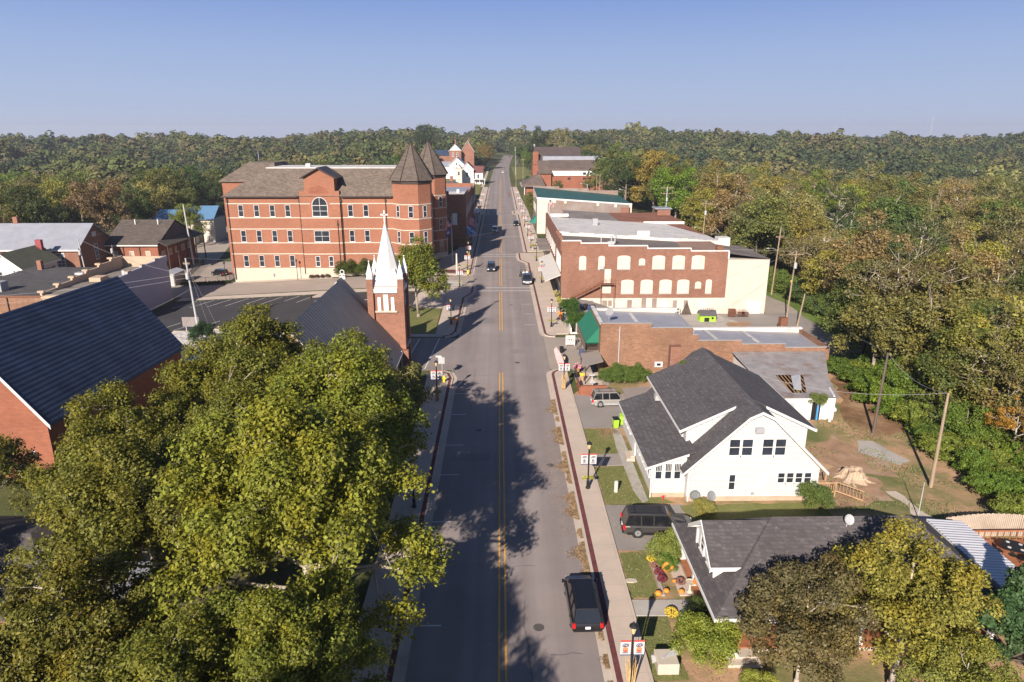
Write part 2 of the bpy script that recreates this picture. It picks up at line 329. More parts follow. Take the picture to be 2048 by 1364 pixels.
# ---------------- ground height ----------------
def ss(t): t=0. if t<0 else 1. if t>1 else t; return t*t*(3-2*t)
def h(x,y):
    z=-.048*min(max(-x-25,0),85)*ss((y-60)/40) if x<0 else 0.
    z+=-3*ss((x-14)/12)*ss((y-86)/9)*(1-ss((y-195)/60))
    st=42+14*ss((y-70)/30)
    r=math.hypot(x,y)
    z+=-6.5*ss((x-st)/26)*(1-ss((r-620)/380))*(1-ss((y-330)/170)*(1-ss((x-60)/60)))
    if x>60: z+=-9*ss((x-60)/90)*ss((r-270)/160)*(1-ss((r-620)/450))
    if x<-110: z+=-6*ss((-x-110)/80)*ss((r-260)/160)*(1-ss((r-560)/400))
    if r>420:
        k=ss((r-430)/480); q=ss((abs(x)-24-.012*y)/70) if y<985 else max(ss((abs(x)-36)/70),ss((y-985)/110))
        z+=k*q*(12.8+4.4*math.sin(x*.0058+1.3)+2.4*math.sin(x*.017+y*.004)+1.4*math.sin(x*.031+2)+1.5*math.sin(y*.021+x*.008))
        z-=(1.0 if x<0 else 3.2*ss((x-40)/120))*k*q
        if r>1350: z-=10*ss((r-1350)/600)
    return z
# ---------------- the ground ----------------
M.rust2=pmat('iron_cover',(.09,.08,.075),.6,.2,6); M.tarline=pmat('crack_sealant',(.13,.115,.11),.6,.2,3); M.patch=asphalt('asphalt_repair',(.225,.195,.185),False)
def axis(lo,a,b,hi,st,g):
    v=list(np.arange(a,b+.01,st)); s=st; x=a
    while x>lo: s*=g; x-=s; v.insert(0,x)
    s=st; x=b
    while x<hi: s*=g; x+=s; v.append(x)
    return v
xs=axis(-4000,-140,130,4000,2,1.07); ys=axis(-60,-20,270,4200,2,1.06)
V=[(x,y,h(x,y)) for y in ys for x in xs]; nx=len(xs)
F_=[(j*nx+i,j*nx+i+1,(j+1)*nx+i+1,(j+1)*nx+i) for j in range(len(ys)-1) for i in range(nx-1)]
me=bpy.data.meshes.new('ground'); me.from_pydata(V,[],F_); me.materials.append(M.ground)
me.polygons.foreach_set('use_smooth',[True]*len(me.polygons))
g=bpy.data.objects.new('ground',me); COL.objects.link(g); g['kind']='structure'
def sheet(name,poly,off,mat,drape=True,kind='structure',parent=None):
    bm=bmesh.new(); vs=[bm.verts.new((p[0],p[1],0)) for p in poly]; bm.faces.new(vs)
    if drape:
        x0,x1=min(p[0] for p in poly),max(p[0] for p in poly); y0,y1=min(p[1] for p in poly),max(p[1] for p in poly)
        for a,lo,hi in ((0,x0,x1),(1,y0,y1)):
            k=math.ceil(lo/2)*2
            while k<hi:
                co=[0,0,0]; no=[0,0,0]; co[a]=k; no[a]=1
                bmesh.ops.bisect_plane(bm,geom=bm.verts[:]+bm.edges[:]+bm.faces[:],plane_co=co,plane_no=no,dist=1e-5); k+=2
        bmesh.ops.triangulate(bm,faces=[f for f in bm.faces if len(f.verts)>4])
    for v in bm.verts: v.co.z=(h(v.co.x,v.co.y) if drape else 0)+off
    bmesh.ops.recalc_face_normals(bm,faces=bm.faces)
    for f in bm.faces:
        if f.normal.z<0: f.normal_flip()
    me=bpy.data.meshes.new(name); bm.to_mesh(me); bm.free(); me.materials.append(mat)
    o=bpy.data.objects.new(name,me); COL.objects.link(o)
    if kind: o['kind']=kind
    return o
def rect(x0,x1,y0,y1): return [(x0,y0),(x1,y0),(x1,y1),(x0,y1)]
def rough(poly,amp,step,seed):
    r=random.Random(seed); out=[]
    for i in range(len(poly)):
        a=Vector(poly[i]).to_2d(); b=Vector(poly[(i+1)%len(poly)]).to_2d(); L=(b-a).length; n=max(1,int(L/step)); nn=Vector((-(b-a).y,(b-a).x)).normalized()
        for k in range(n):
            p=a.lerp(b,k/n)+nn*r.uniform(-amp,amp); out.append((p.x,p.y))
    return out
# walks with scored joints
m,n,b=nm('scored_concrete'); tc=N(n,'TexCoord'); t=N(n,'TexBrick'); t.offset=0; n.links.new(tc.outputs['Object'],t.inputs['Vector'])
t.inputs['Color1'].default_value=(.50,.40,.325,1); t.inputs['Color2'].default_value=(.46,.37,.305,1); t.inputs['Mortar'].default_value=(.33,.27,.23,1)
t.inputs['Scale'].default_value=1; t.inputs['Brick Width'].default_value=2.1; t.inputs['Row Height'].default_value=1.6; t.inputs['Mortar Size'].default_value=.012
col=mixc(n,noise(n,coords(n),.5,7,.7,.45,.8),t.outputs[0],(.38,.32,.27)); n.links.new(col,b.inputs['Base Color']); b.inputs['Roughness'].default_value=.9; bump(n,b,t.outputs['Fac'],-.3,.01); M.walk=m
RD=1000
rp=[(-6.5,-20),(6.5,-20),(6.5,480),(7.5,600),(11,750),(19,RD),(6,RD),(-1,750),(-5.5,600),(-6.5,480)]
sheet('main_road',rp,.03,M.road,drape=False)
def flat(name,x0,x1,y0,y1,z,mat,kind='structure'): return sheet(name,rect(x0,x1,y0,y1),z,mat,False,kind)
# gutters (pale concrete pans) and kerbs
def slab(name,poly,z0,z1,mat):
    m=MB(); m.prism(poly,z0,z1); o=m.build(name,mat); o['kind']='structure'; return o
def arc(cx,cy,r,a0,a1,n=8): return [(cx+r*math.cos(R_(a0+(a1-a0)*i/n)),cy+r*math.sin(R_(a0+(a1-a0)*i/n))) for i in range(n+1)]
def kerbed(pts,outs,side,name='sidewalk'):
    """pts: kerb line front edge along +Y, outs: far X; builds kerb, red strip and walk"""
    s=side
    def off(P,d):
        o=[]
        for i,p in enumerate(P):
            a=Vector(P[max(0,i-1)]); b_=Vector(P[min(len(P)-1,i+1)]); t=(b_-a).normalized(); nn=Vector((t.y,-t.x))*s
            o.append((p[0]+nn.x*d,p[1]+nn.y*d))
        return o
    gut=off(pts,-.5); k=off(pts,.2); r=off(pts,.56)
    sheet('gutter',gut+pts[::-1],.036,M.conc,False)
    slab('kerb',pts+k[::-1],-.1,.15,M.conc)
    slab('paver_strip',k+r[::-1],-.1,.145,M.brickred)
    slab(name,r+outs[::-1],-.1,.15,M.walk)
kerbed([(6.3,5),(6.3,40),(6.3,70),(6.3,83)]+[(6.3+2.2-2.2*math.cos(R_(a)),83+2.2*math.sin(R_(a))) for a in (25,50,75)],[(8.6,5),(8.6,40),(8.6,70),(8.6,80),(8.62,82),(8.65,83.5),(8.67,84.9)],1)
kerbed([(8.3,99.9),(7.3,100.2),(6.75,100.9),(6.5,102),(6.45,110),(6.4,130),(6.4,134),(6.3,150),(6.3,161.5),(4.6,165.5),(4.4,168),(4.4,175.5),(5.2,176.2)],[(8.5,101.5),(10.5,101.6),(10.8,102),(10.9,104),(11.0,110),(11.1,130),(11.2,134),(11.2,150),(11.2,161.5),(11.2,165.5),(11.2,168),(11.2,175.5),(11.2,176.2)],1)
kerbed([(6.4,178),(6.4,200),(6.4,240),(6.4,262),(5,265),(5,275),(6.4,279),(6.4,330),(6.4,400)],[(11.1,178),(11,200),(11,240),(11,262),(11,265),(11,275),(11,279),(10,330),(9.5,400)],1)
kerbed([(-6.1,5),(-6.1,40),(-6.1,70),(-6.1,82),(-6.6,83.8),(-7.8,84.6)],[(-9.2,5),(-9.2,40),(-9.2,70),(-9.5,82),(-9.6,82.6),(-9.7,83.4)],-1)
kerbed([(-8.6,100.2),(-7.4,101),(-6.8,103),(-6.75,110),(-6.7,126),(-5.5,129.5),(-5.3,131),(-5.3,135.5),(-6.2,136.2)],[(-9.6,101),(-10.2,101.5),(-10.2,103),(-10.2,110),(-10.4,126),(-10.6,129.5),(-10.7,131),(-10.8,134.5),(-10.8,135)],-1)
kerbed([(-6.8,147.3),(-6.4,149),(-6.4,165),(-6.4,183),(-6.4,205),(-6.4,262),(-5,265),(-5,275),(-6.4,279),(-6.4,330),(-6.4,400)],[(-9.8,147.6),(-15.5,149),(-15,165),(-11.4,183),(-11.4,205),(-11,262),(-11,265),(-11,275),(-11,279),(-10,330),(-10,400)],-1)
slab('sidewalk',[(-20,100.6),(-8.9,100.3),(-9.9,101.6),(-20,101.9)],-.1,.15,M.walk)
slab('plaza_pavers',[(-13,150.3),(-11,149.6),(-8,150.0),(-7.4,151.4),(-8.6,153),(-12,153.6),(-14,153)],-.1,.165,M.brickred)
# manhole covers, tar sealed cracks and patched asphalt
for i,(x,y) in enumerate(((1.9,120.5),(-2.4,66),(2.2,88),(-1.9,160),(4.6,58),(2.3,36))): sheet('manhole_cover',[(x+.36*math.cos(a*.524),y+.36*math.sin(a*.524)) for a in range(12)],.036,M.rust2,False)
rc=random.Random(7)
for i in range(34):
    x=rc.uniform(-5.2,5.2); y=rc.uniform(20,170); m=MB(); n_=rc.randint(4,9); across=rc.random()<.45; pts=[(x,y)]
    for k in range(n_): pts.append((pts[-1][0]+(rc.uniform(.3,.7) if across else rc.uniform(-.16,.16)),pts[-1][1]+(rc.uniform(-.15,.15) if across else rc.uniform(.5,1.3))))
    pts=[p for p in pts if abs(p[0])<5.9]
    if len(pts)<3: continue
    w_=rc.uniform(.015,.035)
    q=[]
    for p,c in zip(pts,pts[1:]):
        d=(Vector(c)-Vector(p)).normalized(); nn=Vector((-d.y,d.x))*w_; m.poly((p[0]-nn.x,p[1]-nn.y,.0345),(c[0]-nn.x,c[1]-nn.y,.0345),(c[0]+nn.x,c[1]+nn.y,.0345),(p[0]+nn.x,p[1]+nn.y,.0345))
    o=m.build('crack_seal',M.tarline); o['kind']='structure'
for x0,x1,y0,y1 in ((-4.4,-1.0,108,111.5),(1.2,4.6,92,94),(-5.6,-3.6,88,92),(1.0,5.4,142.6,144.2),(-4.8,-1.2,59,60.6)): sheet('asphalt_patch',rough(rect(x0,x1,y0,y1),.06,.5,int(y0)),.033,M.patch,False)
# lane paint
def paint(name,x0,x1,y0,y1,mat=None,z=.042): flat(name,x0,x1,y0,y1,z,mat or M.mwhite)
for y0,y1 in ((5,84),(103.8,131),(136.5,169.5),(176.5,204),(207,262),(275,480)):
    for s in (-1,1): paint('centre_line',s*.2-.06,s*.2+.06,y0,y1,M.myel)
for y0 in (131.9,134.7,171.0,173.9): paint('crosswalk_line',-4.9,6.0 if y0<140 else 4.2,y0,y0+.3)
for y0 in (205,234,262,274): paint('crosswalk_line',-6,6,y0,y0+.3)
for y0 in (36.2,41.7,48.3,56.2,62.4,70.2,76.5): paint('parking_tick',-5.6,-3.9,y0,y0+.12)
for y0 in (107,114,121,): paint('parking_tick',3.9,5.6,y0,y0+.12)
for y0 in (148.,155,): paint('parking_tick',3.7,5.6,y0,y0+.12); paint('parking_tick',-5.6,-3.9,y0,y0+.12)
# side streets and lots on the left
sheet('side_street',[(-6.3,85.0),(-6.3,99.9),(-12,99.9),(-30,99.9),(-30,91),(-12,84.9)],.034,M.road,True)
for x0 in (-9.3,-12.3): sheet('stop_line',[(x0-.9,85.5),(x0-.75,85.5),(x0,99.5),(x0-.15,99.5)],.05,M.mwhite,True)
sheet('side_street',[(-5.9,136.4),(-5.9,146.9),(-80,146.9),(-110,150),(-110,138),(-80,135.5),(-10,135.6)],.04,M.sideroad,True)
for i in range(4): sheet('crosswalk_bar',[(-11.5,137.0+i*1.35),(-8.0,137.0+i*1.35),(-8.0,137.6+i*1.35),(-11.5,137.6+i*1.35)],.055,M.mwhite)
sheet('side_street',[(-64,136),(-72,134),(-82,165),(-92,205),(-110,290),(-101,292),(-82,208),(-72,170)],.045,M.sideroad,True)
sheet('parking_lot',[(-64,109),(-23,109),(-16,104),(-16,131),(-30,131.5),(-64,131.5)],.05,M.lot,True)
for i in range(9):
    x=-62+i*3.35; sheet('bay_line',[(x,125.6),(x+.14,125.6),(x+2.6,131.2),(x+2.45,131.2)],.07,M.mwhite)
    if i<8: slab('parking_kerb_block',[(x+2.95,131.5),(x+5.5,131.5),(x+5.5,131.9),(x+2.95,131.9)],h(x,131)-.1,h(x,131)+.16,M.conc)
for i in range(7):
    x=-61+i*3.35; sheet('bay_line',[(x,109.2),(x+.14,109.2),(x+2.6,114.4),(x+2.45,114.4)],.07,M.mwhite)
    if i<6: slab('parking_kerb_block',[(x+.4,108.6),(x+2.9,108.6),(x+2.9,109),(x+.4,109)],h(x,109)-.1,h(x,109)+.16,M.conc)
sheet('gravel_bed',rough([(-60,98),(-30,98),(-30,108.4),(-60,108.4)],.3,2,3),.06,M.gravel,True)
sheet('concrete_island',[(-36,131.9),(-36.8,129.5),(-36.0,128.9),(-34.6,129.2),(-31,131.9)],.075,M.conc,True)
sheet('verge',[(-64,131.95),(-12,131.95),(-12,134.6),(-64,135)],.07,M.conc,True)
for bx in (-34.3,-25.6):
    for i in range(6): sheet('hatched_bay_bar',[(bx+i*.75,124.7+i*.95),(bx+i*.75+2.3,125.1+i*.95),(bx+i*.75+2.5,125.5+i*.95),(bx+i*.75+.2,125.1+i*.95)],.085,M.mwhite)
sheet('verge',[(-60,146.9),(-15,146.9),(-15,148.9),(-60,148.9)],.085,M.conc,True)
sheet('mulch_bed',[(-37,147.6),(-18,147.6),(-18,148.9),(-37,148.9)],.12,M.mulch,True)
sheet('lawn',[(-20,102),(-10.3,102),(-10.6,118),(-20,121)],.06,M.lawn,True)
sheet('dry_ground',[(-30,119),(-10.7,117),(-11,128),(-16,131),(-16,121)],.055,M.yard,True)
sheet('sidewalk',[(-16,119),(-10.4,118),(-10.6,135),(-16,134.5)],.075,M.walk,True)
sheet('fenced_yard_paving',[(-64,148),(-60.5,148),(-60.5,176),(-78,178),(-70.5,150)],.06,M.sideroad,True)
# right side
sheet('yard',rough([(8.66,18),(48,18),(47,40),(42,62),(45,84),(13,82.5),(8.66,76)],.3,3,5),.02,M.yard,True)
flat('driveway',8.66,13.6,66.3,75.8,.045,M.drive); sheet('driveway',[(13.6,67),(18,72),(18,78),(13.6,75.8)],.044,M.drive,False)
flat('driveway',8.66,15.2,44.2,50.7,.045,M.drive)
sheet('apron',[(6.5,85.2),(9.3,85.2),(12.4,78),(14,80),(14,99.8),(8.3,99.8),(6.5,100.2)],.046,M.sideroad,False)
flat('patio',9.4,12.6,76.3,84,.05,M.walk)
def lawnp(poly,seed): sheet('lawn',rough(poly,.10,.5,seed),.055,M.lawn,False)
lawnp([(8.7,60.6),(12.2,60.9),(12.3,66.0),(8.7,66.2)],1); lawnp([(8.7,50.9),(14.6,50.9),(12.6,53.0),(12.0,57.4),(8.7,57.3)],2)
lawnp([(8.7,38.75),(10.5,38.75),(10.7,43.9),(8.7,43.9)],3); lawnp([(8.7,31.5),(10.6,31.5),(10.6,36.7),(8.7,36.8)],4)
lawnp([(15,46.2),(27,46.2),(27,50.9),(15,50.5)],6)
slab('front_walk',[(8.66,57.7),(12.0,57.9),(12.0,60.3),(8.66,60.1)],-.1,.07,M.drive)
slab('front_walk',[(8.66,36.95),(13,36.9),(13,38.45),(8.66,38.5)],-.1,.09,M.concd)
slab('foundation_apron',[(11.9,51.0),(12.45,51.4),(12.45,66.0),(11.6,66),(11.4,61.5),(11.5,53)],-.1,.08,M.concd)
slab('front_walk',[(10.75,38.9),(11.0,38.9),(11.1,43.6),(10.85,43.6)],-.1,.12,M.concd)
slab('front_walk',[(12.0,38.9),(12.9,38.9),(12.9,43.6),(12.0,43.6)],-.1,.10,M.walk)
sheet('dirt_path',rough([(27.2,66),(31,61),(34,64),(37,58),(36,54.5),(33,56),(30,58),(27,61)],.5,1.2,8),.05,M.soil,False)
sheet('dirt_path',rough([(28.2,50),(33,51),(34,55),(31,57),(28.5,56)],.4,1,9),.052,M.soil,False)
sheet('worn_track',rough([(33.5,47),(35.2,47),(34.8,50),(34.4,52.6),(33.5,52.6),(33.9,50)],.2,.8,10),.055,M.conc,False)
sheet('concrete_pad',rough([(34.9,60.2),(37.4,57.4),(38.9,58.2),(37.6,62.6),(36.2,62.8)],.12,.8,11),.06,M.concd,False)
sheet('scrub_ground',rough([(38,63),(45,66),(48,84),(43,84),(40,74),(37,68)],.5,2,12),.05,M.scrub,True)
sheet('bank',rough([(44,30),(56,30),(58,80),(74,110),(80,200),(57,200),(57,97),(50,84),(46,66),(42,60)],.8,4,13),.06,M.bank,True)
sheet('back_lot',[(13,97),(57,94),(57,125.1),(13,125.1)],.05,M.drive,True)
sheet('alley',[(50.5,125.1),(58,125.1),(60,200),(52,200)],.05,M.sideroad,True)
sheet('worn_concrete',rough([(30,112),(40,112),(43,119),(41,124),(30,124.5)],.5,2,14),.075,M.concd,True)
sheet('soil_patch',rough([(40,114),(44,115),(45,119.5),(41,119)],.5,1.2,15),.09,M.soil,True)
for x0,x1,y0,y1 in ((8.5,12,176.5,183),(-40,-11,330,520),(11,40,300,345),(10,38,470,640)): sheet('lawn',rect(x0,x1,y0,y1),.06,M.lawn,True)
sheet('parking_lot',rect(14,35,445,475),.09,M.lot,True); sheet('parking_lot',rect(12,30,400,440),.085,M.sideroad,True)
sheet('sidewalk',rect(-11,-9.4,400,620),.09,M.walk,True)
# drifts of fallen leaves along the right kerb
rg=np.random.default_rng(4)
def scatter(name,pts,size,mat,zs=.02,kind='stuff',tilt=.5):
    n=len(pts); a=rg.uniform(0,6.28,n); nn=np.stack([rg.normal(0,tilt,n),rg.normal(0,tilt,n),np.ones(n)],1); nn/=np.linalg.norm(nn,axis=1)[:,None]
    u=np.stack([np.cos(a),np.sin(a),np.zeros(n)],1); u-=nn*(u*nn).sum(1)[:,None]; u/=np.linalg.norm(u,axis=1)[:,None]; v=np.cross(nn,u); s=size*rg.uniform(.6,1.3,n)[:,None]
    P=np.array(pts); q=np.stack([P-u*s,P-v*s*.6,P+u*s,P+v*s*.6],1).reshape(-1,3)
    me=bpy.data.meshes.new(name); me.from_pydata(q.tolist(),[],np.arange(4*n).reshape(-1,4).tolist()); me.materials.append(mat)
    o=bpy.data.objects.new(name,me); COL.objects.link(o)
    if kind: o['kind']=kind
    return o
lp=[]
for i in range(24000):
    y=rg.uniform(31,75); wv=.35+.35*math.sin(y*.9)+.25*math.sin(y*2.3+1); x=6.25-abs(rg.normal(0,max(.10,.62*wv)))
    if 34.5<y<40.8 and x<6.0: x=6.2-abs(rg.normal(0,.1))
    if wv>.12: lp.append((x,y,.05+rg.uniform(0,.04)))
for i in range(900):
    y=rg.uniform(46,66); lp.append((rg.normal(5.2,.8),y,.05))
for i in range(700): lp.append((rg.uniform(8.8,14),rg.uniform(31,66),.085))
for i in range(1200): a=rg.uniform(0,6.28); r=rg.normal(0,.55); lp.append((11.2+1.1*r*math.cos(a),65.3+.6*r*math.sin(a),.08+rg.uniform(0,.15)))
scatter('fallen_leaves',lp,.055,M.leaflit)
# grass blades over the near lawns and yard
gp=[]
for i in range(9000):
    x=rg.uniform(8.7,14.5); y=rg.uniform(31.5,66)
    if (50.9<y<57.3 and x<12.5) or (60.6<y<66 and x<12.2) or (38.8<y<43.9 and x<10.6) or (31.5<y<36.7 and x<10.6): gp.append((x,y,.09))
M.blade=pmat('grass_blade',(.13,.14,.05),.8,.5,3)
scatter('grass',gp,.05,M.blade,tilt=1.6)
gp=[(x,y,h(x,y)+.1) for x,y in zip(rg.uniform(27,44,7000),rg.uniform(46,70,7000)) if math.sin(x*.9)+math.sin(y*.7+x*.5)+math.sin(y*1.9)*.5>.3]
scatter('grass',gp,.09,M.blade,tilt=1.6)
# solid sky pieces are the world; faint cloud wisps are too thin to model
# ---------------- building helpers ----------------
def window(par,face,x,y,z,w,h_,cols=1,rows=2,fm=None,gm=None,sill=True,arch=0,fw=.09,name='window'):
    """x,y,z: bottom centre on the wall"""
    fm=fm or M.white; gm=gm or M.glass; m=MB(); d=.07
    m.fbox(face,x,y,z,fw,h_,-.02,d,-w/2+fw/2); m.fbox(face,x,y,z,fw,h_,-.02,d,w/2-fw/2)
    m.fbox(face,x,y,z,w-2*fw,fw,-.02,d); 
    if not arch: m.fbox(face,x,y,z+h_-fw,w-2*fw,fw,-.02,d)
    for i in range(1,cols): m.fbox(face,x,y,z+fw,fw*.6,h_-2*fw,-.02,d-.02,-w/2+w*i/cols)
    for j in range(1,rows): m.fbox(face,x,y,z+h_*j/rows-fw*.35,w-2*fw,fw*.7,-.02,d-.012)
    if sill: m.fbox(face,x,y,z-.1,w+.16,.1,-.02,d+.06)
    (ux,uy),(nx,ny)=FA[face]
    g=MB()
    if arch:
        pts=[];N_=10
        for i in range(N_+1):
            a=math.pi*i/N_; pts.append((w/2*math.cos(a),h_+arch*math.sin(a)))
        for i in range(N_):
            (a0,b0),(a1,b1)=pts[i],pts[i+1]; k=1-fw/(w/2)
            q=[(a0,b0),(a1,b1),(a1*k,h_+(b1-h_)*k),(a0*k,h_+(b0-h_)*k)]
            m.ext([(x+ux*a-nx*.02,y+uy*a-ny*.02,z+b_) for a,b_ in q],(nx*(d+.02),ny*(d+.02),0))
        q=[(-w/2+fw,0+fw)]+[(w/2-fw,fw)]+[(a*(1-fw/(w/2)),h_+(b_-h_)*(1-fw/(w/2))) for a,b_ in pts]
        g.ext([(x+ux*a-nx*.01,y+uy*a-ny*.01,z+b_) for a,b_ in q],(nx*.035,ny*.035,0))
        m.fbox(face,x,y,z+h_-.05,w-2*fw,.1,-.02,d-.015); m.fbox(face,x,y,z+h_,.08,arch-.05,-.02,d-.02)
    else: g.fbox(face,x,y,z+fw*.5,w-fw,h_-fw,-.01,.025)
    f=m.build(name,fm,par); g.build('pane',gm,f); return f
def panel(par,name,face,x,y,z,w,h_,mat,d=.06,arch=0,n=8):
    m=MB()
    if arch:
        (ux,uy),(nx,ny)=FA[face]
        P=[(-w/2,0),(w/2,0)]+[(w/2*math.cos(math.pi*i/n),h_-arch+arch*math.sin(math.pi*i/n)) for i in range(n+1)]
        m.ext([(x+ux*a-nx*.02,y+uy*a-ny*.02,z+b_) for a,b_ in P],(nx*(d+.02),ny*(d+.02),0))
    else: m.fbox(face,x,y,z,w,h_,-.02,d)
    return m.build(name,mat,par)
def gable_y(par,x0,x1,y0,y1,ze,zr,mat,oe=.4,og=.4,t=.16,trim=None,name='roof'):
    xm=(x0+x1)/2; k=(zr-ze)/((x1-x0)/2); a=x0-oe; b=x1+oe; z0=ze-k*oe
    P=[(a,z0),(xm,zr),(b,z0),(b,z0+t),(xm,zr+t*1.2),(a,z0+t)]
    m=MB(); m.ext([(p[0],y0-og,p[1]) for p in P[:2]+[P[4],P[5]]],(0,y1-y0+2*og,0)); m.ext([(p[0],y0-og,p[1]) for p in [P[1],P[2],P[3],P[4]]],(0,y1-y0+2*og,0))
    r=m.build(name,mat,par)
    if trim:
        m=MB()
        for yy in (y0-og-.04,y1+og):
            m.ext([(p[0],yy,p[1]-.12) for p in P[:2]]+[(xm,yy,zr+t),(a,yy,z0+t-.03)],(0,.04,0)); m.ext([(xm,yy,zr-.12),(b,yy,z0-.12),(b,yy,z0+t-.03),(xm,yy,zr+t)],(0,.04,0))
        for xx in (a-.05,b): m.box(xx,xx+.05,y0-og,y1+og,z0-.1,z0+t-.03)
        m.build('rake_trim',trim,par)
    return r
def gable_x(par,x0,x1,y0,y1,ze,zr,mat,oe=.4,og=.4,t=.16,name='roof'):
    ym=(y0+y1)/2; k=(zr-ze)/((y1-y0)/2); a=y0-oe; b=y1+oe; z0=ze-k*oe
    m=MB(); m.ext([(x0-og,a,z0),(x0-og,ym,zr),(x0-og,ym,zr+t),(x0-og,a,z0+t)],(x1-x0+2*og,0,0)); m.ext([(x0-og,ym,zr),(x0-og,b,z0),(x0-og,b,z0+t),(x0-og,ym,zr+t)],(x1-x0+2*og,0,0))
    return m.build(name,mat,par)
def hip(par,x0,x1,y0,y1,ze,zr,rx0,rx1,ry0,ry1,mat,t=.15,name='roof'):
    m=MB(); V=[(x0,y0,ze),(x1,y0,ze),(x1,y1,ze),(x0,y1,ze)]
    m.add(V+[(rx0,ry0,zr),(rx1,ry0,zr),(rx1,ry1,zr),(rx0,ry1,zr)]+[(p[0],p[1],p[2]-t) for p in V],
      [(0,1,5,4),(1,2,6,5),(2,3,7,6),(3,0,4,7),(4,5,6,7),(8,11,10,9),(0,8,9,1),(1,9,10,2),(2,10,11,3),(3,11,8,0)]) 
    return m.build(name,mat,par)
def gwall_y(par,x0,x1,y0,y1,zb,ze,zr,mat,name='wall'):
    m=MB(); m.ext([(x0,y0,zb),(x1,y0,zb),(x1,y0,ze),((x0+x1)/2,y0,zr),(x0,y0,ze)],(0,y1-y0,0)); return m.build(name,mat,par)
def gwall_x(par,x0,x1,y0,y1,zb,ze,zr,mat,name='wall'):
    m=MB(); m.ext([(x0,y0,zb),(x0,y1,zb),(x0,y1,ze),(x0,(y0+y1)/2,zr),(x0,y0,ze)],(x1-x0,0,0)); return m.build(name,mat,par)
def boxp(par,name,mat,*bs,bevel=0):
    if len(bs)>1 and name not in ('wall','foundation','backrest','porch','coping','fascia','parapet','base','stone_string','cornice','shelf','upright','front_step','gutter'):
        for b_ in bs: m=MB(); m.box(*b_); o=m.build(name,mat,par,bevel=bevel)
        return o
    m=MB()
    for b_ in bs: m.box(*b_)
    return m.build(name,mat,par,bevel=bevel)

# ---------------- courthouse ----------------
T=thing('courthouse','four storey orange brick courthouse with brown hip roof and two cone topped corner towers','courthouse',(-38,149,-.5))
boxp(T,'wall',M.cbrick,(-58.6,-17.5,149,174,1.6,17.0)); boxp(T,'base',M.stone,(-58.55,-17.6,149.05,173.9,-3.5,1.6))
boxp(T,'rear_wing',M.cbrick,(-62.5,-54,158,176,-3.5,19.6))
hip(T,-63,-50,157.5,176.5,19.6,23.4,-58,-52,163,171,M.shin_c,.2)
for z in (15.35,12.35,9.95,6.95,4.55):
    m=MB(); m.box(-58.68,-17.5,148.92,149.05,z,z+.22); m.box(-58.72,-58.6,148.92,174,z,z+.22); m.build('stone_band',M.stone,T)
# roof: hip with flat membrane deck
m=MB(); e=.6
m.add([(-58.6-e,149-e,17),(-17,149-e,17),(-17,174+e,17),(-58.6-e,174+e,17),(-51.8,156.2,22.4),(-21,156.2,22.4),(-21,168,22.4),(-51.8,168,22.4)],[(0,1,5,4),(1,2,6,5),(2,3,7,6),(3,0,4,7),(3,2,1,0)])
m.build('roof',M.shin_c,T)
boxp(T,'roof_deck',M.wroof,(-51.8,-21,156.3,168,22.41,22.6)); boxp(T,'roof_vent',M.lgrey,(-44,-43,160,161,22.6,23.3))
boxp(T,'gutter',M.brown,(-59.3,-43.2,148.25,148.45,16.8,17.05),(-34,-22.6,148.25,148.45,16.8,17.05))
# centre gable bay
m=MB(); yb=148.55
m.ext([(-42.8,yb,1.6),(-34.3,yb,1.6),(-34.3,yb,18.1),(-35.2,yb,18.1),(-35.2,yb,21.0),(-38.4,yb,22.7),(-41.6,yb,21.0),(-41.6,yb,18.1),(-42.8,yb,18.1)],(0,3.2,0)); m.build('gable_bay',M.cbrick,T)
boxp(T,'base',M.stone,(-42.75,-34.35,148.6,149.05,-3.5,1.6))
for z in (15.35,12.35,9.95,6.95,4.55):
    m=MB()
    for a,b_ in (((-42.85,-40.6),(-36.4,-34.25)) if z>15 else ((-42.85,-34.25),)): m.box(a,b_,yb-.07,yb+.05,z,z+.22)
    if z>15: pass
    m.build('stone_band',M.stone,T)
m=MB()
for s in (-1,1):
    x0=-38.4; m.ext([(x0,yb-.7,22.75),(x0+s*3.9,yb-.7,20.65),(x0+s*3.9,yb-.7,20.85),(x0,yb-.7,23.0)],(0,8,0))
m.build('gable_roof',M.brown,T)
window(T,'s',-38.6,yb,12.75,3.35,2.35,2,2,arch=1.75,fw=.10)
panel(T,'brick_arch','s',-38.6,yb,17.6,4.2,1.6,M.redbrick,.03,1.5)
window(T,'s',-38.6,yb,7.3,3.3,2.45,2,2,fw=.09)
for x in (-39.9,-37.0): window(T,'s',x,yb,1.9,1.0,2.3,fw=.1)
WX=(-55.6,-52.25,-48.9,-45.6,-32.2,-28.9)
for z in (12.7,7.25,1.85):
    for x in WX:
        if z<2 and x>-33: continue
        window(T,'s',x,149,z,1.1,2.5,fw=.075)
for x,zt in ((-58.3,17),(-42.98,17),(-34.05,17),(-24.6,17),(-35.0,12)):
    m=MB(); yy=148.85 if x!=-35.0 else 148.45; m.tube((x,yy,-1.0 if x<-50 else .2),(x,yy,zt),.09,n=6); m.box(x-.17,x+.17,yy-.12,yy+.12,zt-1.2,zt-.7); m.build('downspout',M.brown,T)
boxp(T,'wall_conduit_box',M.grey,(-50.2,-49.8,148.8,149.02,-.3,.3))
def octpts(cx,cy,a,rot=22.5): R=a/math.cos(R_(22.5)); return [(cx+R*math.cos(R_(rot+45*i)),cy+R*math.sin(R_(rot+45*i))) for i in range(8)]
